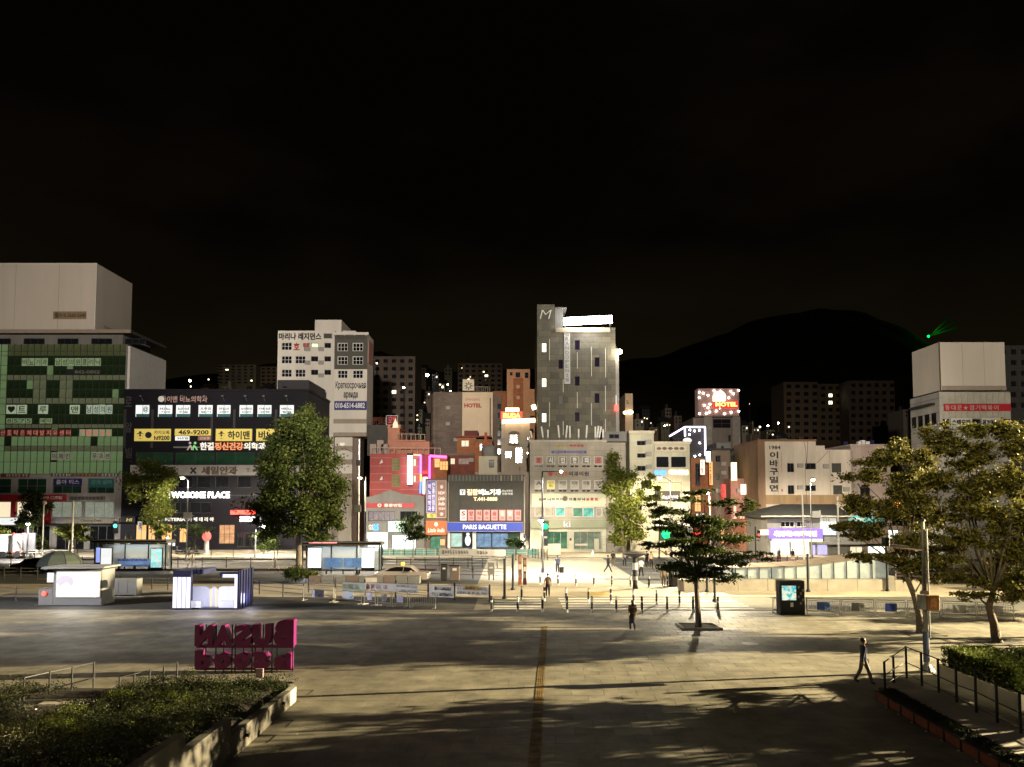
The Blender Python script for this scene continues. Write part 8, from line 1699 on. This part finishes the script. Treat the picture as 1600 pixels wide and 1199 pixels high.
cover('bright_grass', 'lighter grassy tufts scattered in the middle of the bed', (-12.6,-9.2,19,25), 14000, (.018,.038), M['leaf_hedge'], .72, tuft=14)
# steps beside the bed with handrails
st = T('garden_steps', 'pale stone steps between the two beds at the left', 'steps', (-14.2,26,0))
for k in range(5): st.part('step', MB().box(-15.2,-13.9,27.2-k*.9,28.1-k*.9,0,.12+.14*k), M['concrete_light'])
def posts_rail(label, tops, hs, low=.55, name='handrail', z0=0.):
    t = T(name, label, 'handrail', (tops[0][0],tops[0][1],z0)); P = []
    for (x, y), h in zip(tops, hs): t.part('post', MB().tube((x,y,z0),(x,y,z0+h),.032,n=8), M['black']); P.append((x,y,z0+h))
    t.part('top_rail', MB().path([(a,b_,c-.03) for a,b_,c in P],[.014]*len(P),6), M['steel_dark']); Q = [(a,b_,z0+low*h) for (a,b_,c),h in zip(P,hs)]
    t.part('lower_rail', MB().path([(Q[0][0],Q[0][1]-.25,Q[0][2]-.35),(Q[0][0],Q[0][1]-.2,Q[0][2]-.04)]+Q,[.025]*(len(Q)+2),8), M['steel_dark']); return t
def topz(px, py, z): x, y = g(px, py, z); return (x, y)
posts_rail('black post handrail along the near side of the left steps', [topz(187,1058,1.15),topz(210,1052,1.12),topz(234,1046,1.1),topz(256,1040,1.08),topz(277,1034,1.05)], [1.15,1.12,1.1,1.08,1.05], .5)
posts_rail('black post handrail at the far left of the plaza', [topz(38,1058,1.1),topz(78,1049,1.1),topz(113,1042,1.08),topz(147,1034,1.08)], [1.1,1.1,1.08,1.08], .45)
lamp_light('bed_light','POINT',(*g(22,1128,1.9),1.75+.35),45,(1,.72,.35),.08)
xg, yg = g(22,1128,1.7); t = T('garden_light', 'small warm garden light glowing among the shrubs at the left edge', 'garden light', (xg+.4,yg+.2,1.3)); t.part('stem', MB().tube((xg+.4,yg+.2,1.3),(xg+.4,yg+.2,1.95),.02), M['steel_dark']); t.part('lamp_head', MB().ball((xg+.4,yg+.2,1.95),.022), M['em_warm']); t.part('hood', MB().lathe((xg+.4,yg+.2,1.975),[(.09,0),(.07,.04),(.01,.06)],10), M['steel_dark'])
# ---------- pink letter sculpture seen from behind
Xs, Ys = g(388,1050); Ys -= .1
pl = T('letter_sculpture', 'magenta block-letter sculpture seen from behind in front of the planter', 'sculpture', (Xs,Ys,0), rz=0)
kx = Ys/F
def big(s_, px0, px1, z0, z1, m_=None, th=.42): text(pl.o, s_, (px0-800)*kx, (px1-800)*kx, z0, z1, Ys+th, M['magenta'], (Xs,Ys,0), ext=th, bold=.065, name='letter', mirror=True)
zr1 = at(0,1010,Ys)[1]; zt1 = at(0,977,Ys)[1]
for s_, a, b_, dz in (('N',310,338,0),('A',339,368,0),('S',369,398,0),('U',399,428,.03),('B',431,463,.22)): big(s_, a, b_, zr1, zt1+dz)
zr2 = at(0,1046,Ys)[1]; zt2 = at(0,1020,Ys)[1]
for s_, a, b_, dz in (('d',311,336,.08),('o',340,366,0),('o',370,396,0),('g',400,426,0),('is',433,460,0)): big(s_, a, b_, zr2, zt2+dz)
for px in (325,341,353,366,371,384,397,402,414,428,436,460): pl.part('support_rod', MB().box((px-800)*kx-.018,(px-800)*kx+.018,Ys+.16,Ys+.2,0,zt1), M['black'])
pl.part('back_frame', MB().box((311-800)*kx,(462-800)*kx,Ys+.12,Ys+.26,zr1-.09,zr1+.02).box((311-800)*kx,(462-800)*kx,Ys+.12,Ys+.26,zr2-.06,zr2+.02), M['magenta'])
t = T('planter_sign', 'small pinkish blank sign sticking out of the shrubs', 'sign', (at(406,1050,28)[0],27.6,.5)); x_, z_ = at(406,1051,27.6); t.part('plate', MB().bbox(x_-.14,x_+.14,27.55,27.6,z_-.16,z_+.14,.02), mat('plate_pink',(.45,.32,.36),.6,var=.1)); t.part('stake', MB().tube((x_,27.58,.4),(x_,27.58,z_-.1),.02), M['steel'])
# ---------- right foreground: raised ramp with wooden panels
def R0(px, py, z): x, y = g(px, py, z); return (x, y)
pA0 = R0(1368,1095,0); pB0 = R0(1511,1181,0); dx, dy = pB0[0]-pA0[0], pB0[1]-pA0[1]; ln = math.hypot(dx,dy); ux, uy = dx/ln, dy/ln
rw = T('ramp_wall', 'low ramp wall faced with reddish wooden panels on the right', 'wall', (*pA0,0)); nx_, ny_ = -uy, ux     # pointing right
if nx_ < 0: nx_, ny_ = -nx_, -ny_
def along(s_, o_, z): return (pA0[0]+ux*s_+nx_*o_, pA0[1]+uy*s_+ny_*o_, z)
def slabp(t, name, s0, s1, o0, o1, z0, z1, m_, z0b=None, z1b=None):
    z0b = z0 if z0b is None else z0b; z1b = z1 if z1b is None else z1b
    a,b_,c,d = along(s0,o0,z0),along(s1,o0,z0b),along(s1,o1,z0b),along(s0,o1,z0); e,f,g_,h = along(s0,o0,z1),along(s1,o0,z1b),along(s1,o1,z1b),along(s0,o1,z1)
    return t.part(name, MB().add([a,b_,c,d,e,f,g_,h],[(0,1,2,3),(4,7,6,5),(0,4,5,1),(1,5,6,2),(2,6,7,3),(3,7,4,0)]), m_)
step = .92
for k in range(13):
    slabp(rw,'wood_panel',k*step+.035,(k+1)*step-.035,.05,.10,.035,.30,M['wood_red']); slabp(rw,'divider_post',(k+1)*step-.035,(k+1)*step+.035,.02,.12,0,.32,M['black'])
    x_,y_,z_ = along((k+1)*step,-.03,.0); rw.part('floor_light', MB().lathe((x_,y_,0),[(.035,.001),(.03,.03),(.01,.035)],8), M['white_paint'])
slabp(rw,'backing',0,12.5,.105,.28,0,.33,M['ink_brown']); slabp(rw,'coping',-.05,12.5,-.01,.30,.334,.37,M['soil'])
slabp(rw,'planting_strip',0,12.5,.302,.62,0,.42,M['soil'])
n = 6500; s_ = RNG.uniform(0,12.4,n); o_ = RNG.uniform(.1,.66,n); z_ = .38+RNG.uniform(0,.12,n)*(1-np.abs(o_-.38)*1.5)
P = np.stack([pA0[0]+ux*s_+nx_*o_, pA0[1]+uy*s_+ny_*o_, z_],1); o = link('creeping_plants', leaf_mesh('creeping_plants', P, (.022,.045), M['leaf_bed'], .4)); tag(o,'narrow strip of creeping plants on top of the wooden wall','ground cover',kind='stuff')
rs = T('ramp_slab', 'grey concrete ramp surface with dark railing along its far edge', 'ramp', (*along(0,.7,0)[:2],0))
for k in range(7): slabp(rs,'slab',.55+k*1.75+(0 if k else -.35),.55+(k+1)*1.75-.01,.63,2.15,0,.44,M['concrete_light'])
slabp(rs,'edge_stone',.2,12.8,2.153,2.3,0,.47,M['concrete_light'])
rr_ = T('ramp_railing', 'dark iron railing with slanted rails along the ramp', 'railing', (*R0(1416,1058,.44),.44)); rp_ = [(1382.7,1034,1076.6),(1396.7,1024,1065.6),(1416.6,1010,1058.7),(1440.5,1019,1070.6),(1467,1029,1082.6),(1495,1040,1097.5),(1525.6,1045.7,1113.5),(1558.5,1062.6,1129.4),(1595,1080.5,1146),(1640,1100,1168)]
tops = []; mids = []
for px, y0, y1 in rp_:
    X, Y = g(px, y1, .44); h = at(px, y0, Y)[1]; rr_.part('post', MB().box(X-.03,X+.03,Y-.03,Y+.03,.40,h), M['black']); tops.append((X,Y,h)); mids.append((X,Y,.44+(h-.44)*.48))
rr_.part('top_rail', MB().path([(a,b_,c-.02) for a,b_,c in tops],[.022]*len(tops),6), M['black']); rr_.part('middle_rail', MB().path(mids,[.02]*len(mids),6), M['black']); rr_.part('low_rail', MB().path([(a,b_,c-(c-.44)*.75) for a,b_,c in mids],[.014]*len(mids),6), M['black'])
# second railing further right
rr2 = T('path_railing', 'second iron railing behind the ramp at the right edge', 'railing', (*g(1537,1082,.1),0)); rq = [(1537,1045,1084),(1548.5,1025,1070),(1575.5,1012,1068),(1597,1018,1086),(1625,1030,1100)]; tops = []
for px, y0, y1 in rq:
    X, Y = g(px, y1, .05); h = at(px, y0, Y)[1]; rr2.part('post', MB().box(X-.03,X+.03,Y-.03,Y+.03,.0,h), M['black']); tops.append((X,Y,h))
rr2.part('top_rail', MB().path([(a,b_,c-.02) for a,b_,c in tops],[.022]*5,6), M['black']); rr2.part('middle_rail', MB().path([(a,b_,c*.5) for a,b_,c in tops],[.018]*5,6), M['black'])
# hedges on a low wall
hx0 = (1470-800)/F*31
hw_ = T('hedge_planter', 'low concrete planter under the clipped hedge on the right', 'planter', (hx0+.6,29,0))
hw_.part('wall_block', MB().box(hx0-.25,hx0-.02,26.3,31.3,0,.52), M['concrete_light']); hw_.part('wall_block', MB().box(hx0-.016,hx0+5.2,26.3,26.5,0,.50), M['concrete_light']); hw_.part('soil', MB().box(hx0-.016,hx0+5.2,26.503,31.3,0,.40), M['soil'])
def hedge(label, x0, x1, y0, y1, z0, z1, n, leaf, name='clipped_hedge'):
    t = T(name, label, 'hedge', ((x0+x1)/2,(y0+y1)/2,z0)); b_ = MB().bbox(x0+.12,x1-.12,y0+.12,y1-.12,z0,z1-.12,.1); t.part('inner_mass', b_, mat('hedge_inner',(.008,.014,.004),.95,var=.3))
    p = RNG.uniform(0,1,(n,3)); k = RNG.integers(0,5,n); q = np.abs(RNG.normal(0,.05,n)); P = np.stack([x0+p[:,0]*(x1-x0), y0+p[:,1]*(y1-y0), z0+p[:,2]*(z1-z0)],1)
    P[k<=1,2] = z1-q[k<=1]; P[k==2,0] = x0+q[k==2]; P[k==3,1] = y0+q[k==3]; P[k==4,0] = x1-q[k==4]; P += RNG.normal(0,.03,(n,3))
    link('foliage', leaf_mesh('foliage', P-np.array(t.loc), (.03,.06), leaf, .6), t.o); return t
hedge('clipped hedge with lit yellow-green top beside the ramp railing', hx0-.15, hx0+1.75, 26.6, 31.1, .45, 1.28, 17000, M['leaf_hedge'])
hedge('dark hedge with an orange glow at the right edge', hx0+2.3, hx0+5.2, 26.7, 30.8, .45, 1.30, 15000, M['leaf_hedge'])
xg, yg = hx0+2.02, 27.6; t = T('garden_light', 'low orange garden light between the two right hedges', 'garden light', (xg,yg,.4)); t.part('stem', MB().tube((xg,yg,.4),(xg,yg,.75),.03), M['steel_dark']); t.part('lamp_head', MB().lathe((xg,yg,.75),[(.07,0),(.08,.08),(.02,.12)],10), M['em_orange']); lamp_light('garden_light_light','POINT',(xg-.02,yg-.25,.95),120,(1,.50,.12),.06,parent=t.o)

# ================================================================== people
PQ = []
SKIN = mat('skin',(.35,.2,.13),.6,var=0); HAIR = mat('hair_black',(.012,.010,.009),.5,var=0)
def cm(name, c): return mat('cloth_'+name, c, .85, var=.12, scale=6)
def person(label, px, py, face, top, legs, pose='walk', h=1.72, sleeve=.5, shorts=False, skirt=False, shoe=(.03,.03,.03), stride=.28, bag=None, z=0., arm=.2, at_xy=None, lean=0., hair='short', phase=1, fingers=False):
    x, y = at_xy or g(px, py, z); k = h/1.72
    V_ = []; E = []; Rr = []
    def v(p, r, par=None):
        V_.append((p[0]*k, p[1]*k, p[2]*k)); Rr.append(r if isinstance(r, tuple) else (r*k, r*k)); i = len(V_)-1
        if par is not None: E.append((par, i))
        return i
    st = stride if pose == 'walk' else .03
    pel = v((0,0,.95),(.17,.13)); sp_ = v((0,-.01-lean*.3,1.12),(.16,.12),pel); ch_ = v((0,-.01-lean*.6,1.31),(.19,.13),sp_); nb_ = v((0,-lean,1.45),(.085,.075),ch_)
    nk = v((0,-.015-lean,1.51),(.055,.055),nb_); hd = v((0,-.03-lean,1.59),(.078,.092),nk); ht = v((0,-.015-lean,1.68),(.07,.08),hd); v((0,-.125-lean,1.585),(.014,.016),hd)
    for s_ in (-1,1):
        f = s_*phase*st
        hp = v((s_*.095,0,.90),(.11,.115),pel); kn = v((s_*.10,-f*.45-.04*(1 if pose=='walk' else .3),.50),(.082,.085),hp); bend = .16 if (pose == 'walk' and f < 0) else .0
        an = v((s_*.10,-f+.02+bend*.1,.085+bend*.35),(.058,.06),kn); v((s_*.115,-f-.13,.035+bend*.1),(.036,.028),an)
        g2 = -s_*phase*arm if pose == 'walk' else .02
        sh = v((s_*.175,-lean,1.405),(.075,.078),ch_); el = v((s_*.235,-g2*.35-lean*.9+.02,1.13),(.056,.056),sh); wr_ = v((s_*.25,-g2*1.0-lean*.9-.05,.90),(.034,.038),el); pm_ = v((s_*.252,-g2*1.1-lean*.9-.075,.83),(.022,.040),wr_)
        if fingers:
            for q in range(4):
                f1 = v((s_*.25,-g2*1.1-lean*.9-.105+q*.021,.775-.004*abs(q-1.5)),.0095,pm_); v((s_*.243,-g2*1.1-lean*.9-.11+q*.021,.735+(.012 if q in (0,3) else 0)),.008,f1)
            th = v((s_*.245,-g2*1.1-lean*.9-.125,.845),.010,wr_); v((s_*.238,-g2*1.1-lean*.9-.145,.80),.009,th)
        else: v((s_*.25,-g2*1.15-lean*.9-.09,.76),(.016,.034),pm_)
    t = T('person', label, 'person', (x,y,z), None, rz=R(face), world=False)
    PQ.append((t, V_, E, Rr, k, top, legs, sleeve, shorts, shoe))
    hb_ = MB().ball((0,.0-lean*k,1.665*k),.088*k,.105*k,.088*k,12,8)
    if hair == 'long': hb_.ball((0,.05*k-lean*k,1.55*k),.085*k,.06*k,.13*k,10,7)
    t.part('hair', hb_, HAIR, smooth=True); ey = MB()
    for s_ in (-1,1): ey.ball((s_*.03*k,(-.118-lean)*k,1.605*k),.010*k,.006*k,.007*k,8,5)
    ey.box(-.02*k,.02*k,(-.122-lean)*k,(-.114-lean)*k,1.545*k,1.552*k); t.part('eyes', ey, M['ink'])
    if skirt: t.part('skirt', MB().lathe((0,0,.42*k),[(.21*k,0),(.185*k,.3*k),(.15*k,.55*k)],14,.85), legs)
    if bag == 'suitcase':
        t.part('sleeve_cuff', MB().tube((-.25,-.02,.86),(-.25,.02,.9),.035), top)
        sc_ = T('suitcase', 'black rolling suitcase pulled by the man in blue', 'suitcase', (x+.42,y+.05,z), rz=R(12), world=False); sc_.part('case', MB().bbox(-.2,.2,-.13,.13,.05,.62,.04), M['black']); sc_.part('handle', MB().tube((-.1,.1,.62),(-.14,.16,.92),.012).tube((.1,.1,.62),(.02,.16,.92),.012).tube((-.14,.16,.92),(.02,.16,.92),.015), M['steel'])
        for xx in (-.15,.15): sc_.part('wheel', MB().tube((xx-.02,.08,.035),(xx+.02,.08,.035),.035,n=10), M['rubber'])
    if bag == 'shoulder':
        b2 = T('shoulder_bag', 'dark bag hanging from the shoulder of the person near the lime tree', 'bag', (x+.33,y,z+.85), world=False); b2.part('bag', MB().bbox(-.12,.12,-.09,.09,0,.32,.04), M['black']); b2.part('strap', MB().tube((-.02,0,.3),(-.12,0,.62),.015), M['black'])
    return t
brown = cm('brown',(.10,.07,.05)); dark = cm('dark',(.018,.018,.022)); navy = cm('navy',(.035,.045,.09)); blue = cm('blue',(.10,.12,.22)); white = cm('white',(.65,.63,.58)); khaki = cm('khaki',(.30,.24,.16)); greyc = cm('grey',(.16,.15,.13)); olive = cm('olive',(.12,.10,.06))
person('man in brown T-shirt walking away between the bollard rows', 856, 933, 178, brown, dark, shoe=(.2,.18,.16), stride=.16)
person('man in blue pulling a black suitcase on the bright crossing', 871, 896, 5, blue, navy, stride=.1, bag='suitcase')
person('man in black striding sideways across the crossing', 950, 895, 95, dark, dark, stride=.40, sleeve=1, arm=.1)
person('person in dark top walking away behind the striding man', 958, 886.5, 175, dark, olive, stride=.2)
person('person in dark clothes and bag standing near the lime tree', 976, 885.5, 10, greyc, dark, stride=.1, bag='shoulder')
person('man in white shirt walking beside the mushroom column', 1002, 901.5, 190, white, dark, stride=.22)
person('person in dark clothes left of a pair beyond the crossing', 1011, 886, 175, dark, dark, stride=.12)
person('person in light top with dark trousers beyond the crossing', 1017.5, 887.5, 170, khaki, dark, stride=.14)
person('woman in light top and shorts left of the tree trunk', 1037, 917, 172, khaki, khaki, h=1.64, shorts=True, stride=.12, hair='long')
person('person all in black close beside the woman in shorts', 1048.5, 917, 172, dark, dark, stride=.12)
person('woman in olive top and long black skirt walking away', 988.5, 985, 184, olive, dark, h=1.62, skirt=True, stride=.12, hair='long', fingers=True)
person('man in dark shirt and grey trousers striding at the right', 1350, 1069, 84, navy, greyc, h=1.74, sleeve=1, stride=.27, arm=.16, fingers=True, phase=-1)
person('person standing before the lit shop window, left one', 1217.5, 880.5, 15, olive, dark, stride=.08)
person('person in dark top and light shorts before the lit shop', 1239, 881.5, 5, dark, white, shorts=True, stride=.08)
person('person in grey top crossing near the low stair wall', 1063, 888, 200, greyc, dark, stride=.2)
def flush_people():
    obs = []
    for (t, V_, E, Rr, *_r) in PQ:
        me = bpy.data.meshes.new('body_source'); me.from_pydata(V_, E, []); me.update(); ob = bpy.data.objects.new('body_source', me); C.objects.link(ob)
        sm = ob.modifiers.new('s', 'SKIN'); sm.use_smooth_shade = True
        sv_ = me.skin_vertices[0].data
        for i, r in enumerate(Rr): sv_[i].radius = r; sv_[i].use_root = (i == 0)
        ss = ob.modifiers.new('d', 'SUBSURF'); ss.levels = 1; ss.render_levels = 1; obs.append(ob)
    bpy.context.view_layer.update(); dg = bpy.context.evaluated_depsgraph_get()
    for ob, (t, V_, E, Rr, k, top, legs, sleeve, shorts, shoe) in zip(obs, PQ):
        me = bpy.data.meshes.new_from_object(ob.evaluated_get(dg)); me.name = 'body'; me.materials.clear()
        for m_ in (SKIN, top, legs, mat('shoe_%d' % int(shoe[0]*100), shoe, .6, var=0)): me.materials.append(m_)
        for p in me.polygons:
            x, y, z = p.center/k; arm_ = abs(x) > .19 and .6 < z < 1.40
            if arm_: mi_ = 1 if z > 1.40-(.56*sleeve) and z > .87 else 0
            elif z > 1.47: mi_ = 0
            elif z > .94: mi_ = 1
            elif z < .10: mi_ = 3
            elif shorts and z < .55: mi_ = 0
            else: mi_ = 2
            p.material_index = mi_
        link('body', me, t.o)
    for ob in obs: bpy.data.objects.remove(ob)

# unseen block added left of the frame to shade the near left plaza
an = T('added_shade_block', 'unseen long block added beyond the left edge to shade the plaza', 'building', (-31, 10, 0))
mb = MB(); wall_open(mb, -36, -27, 0, 10.5, 0, [(-35+k*2.2, 1, -33.6+k*2.2, 4) for k in range(4)]); mb.box(-36, -27, .3, 29.6, 0, 10.5); an.part('wall', mb, M['grey_clad']); an.part('roof', MB().box(-36.4,-26.6,-.4,29.9,10.503,10.8), M['roof_dark'])
flush_people()
flush_text()
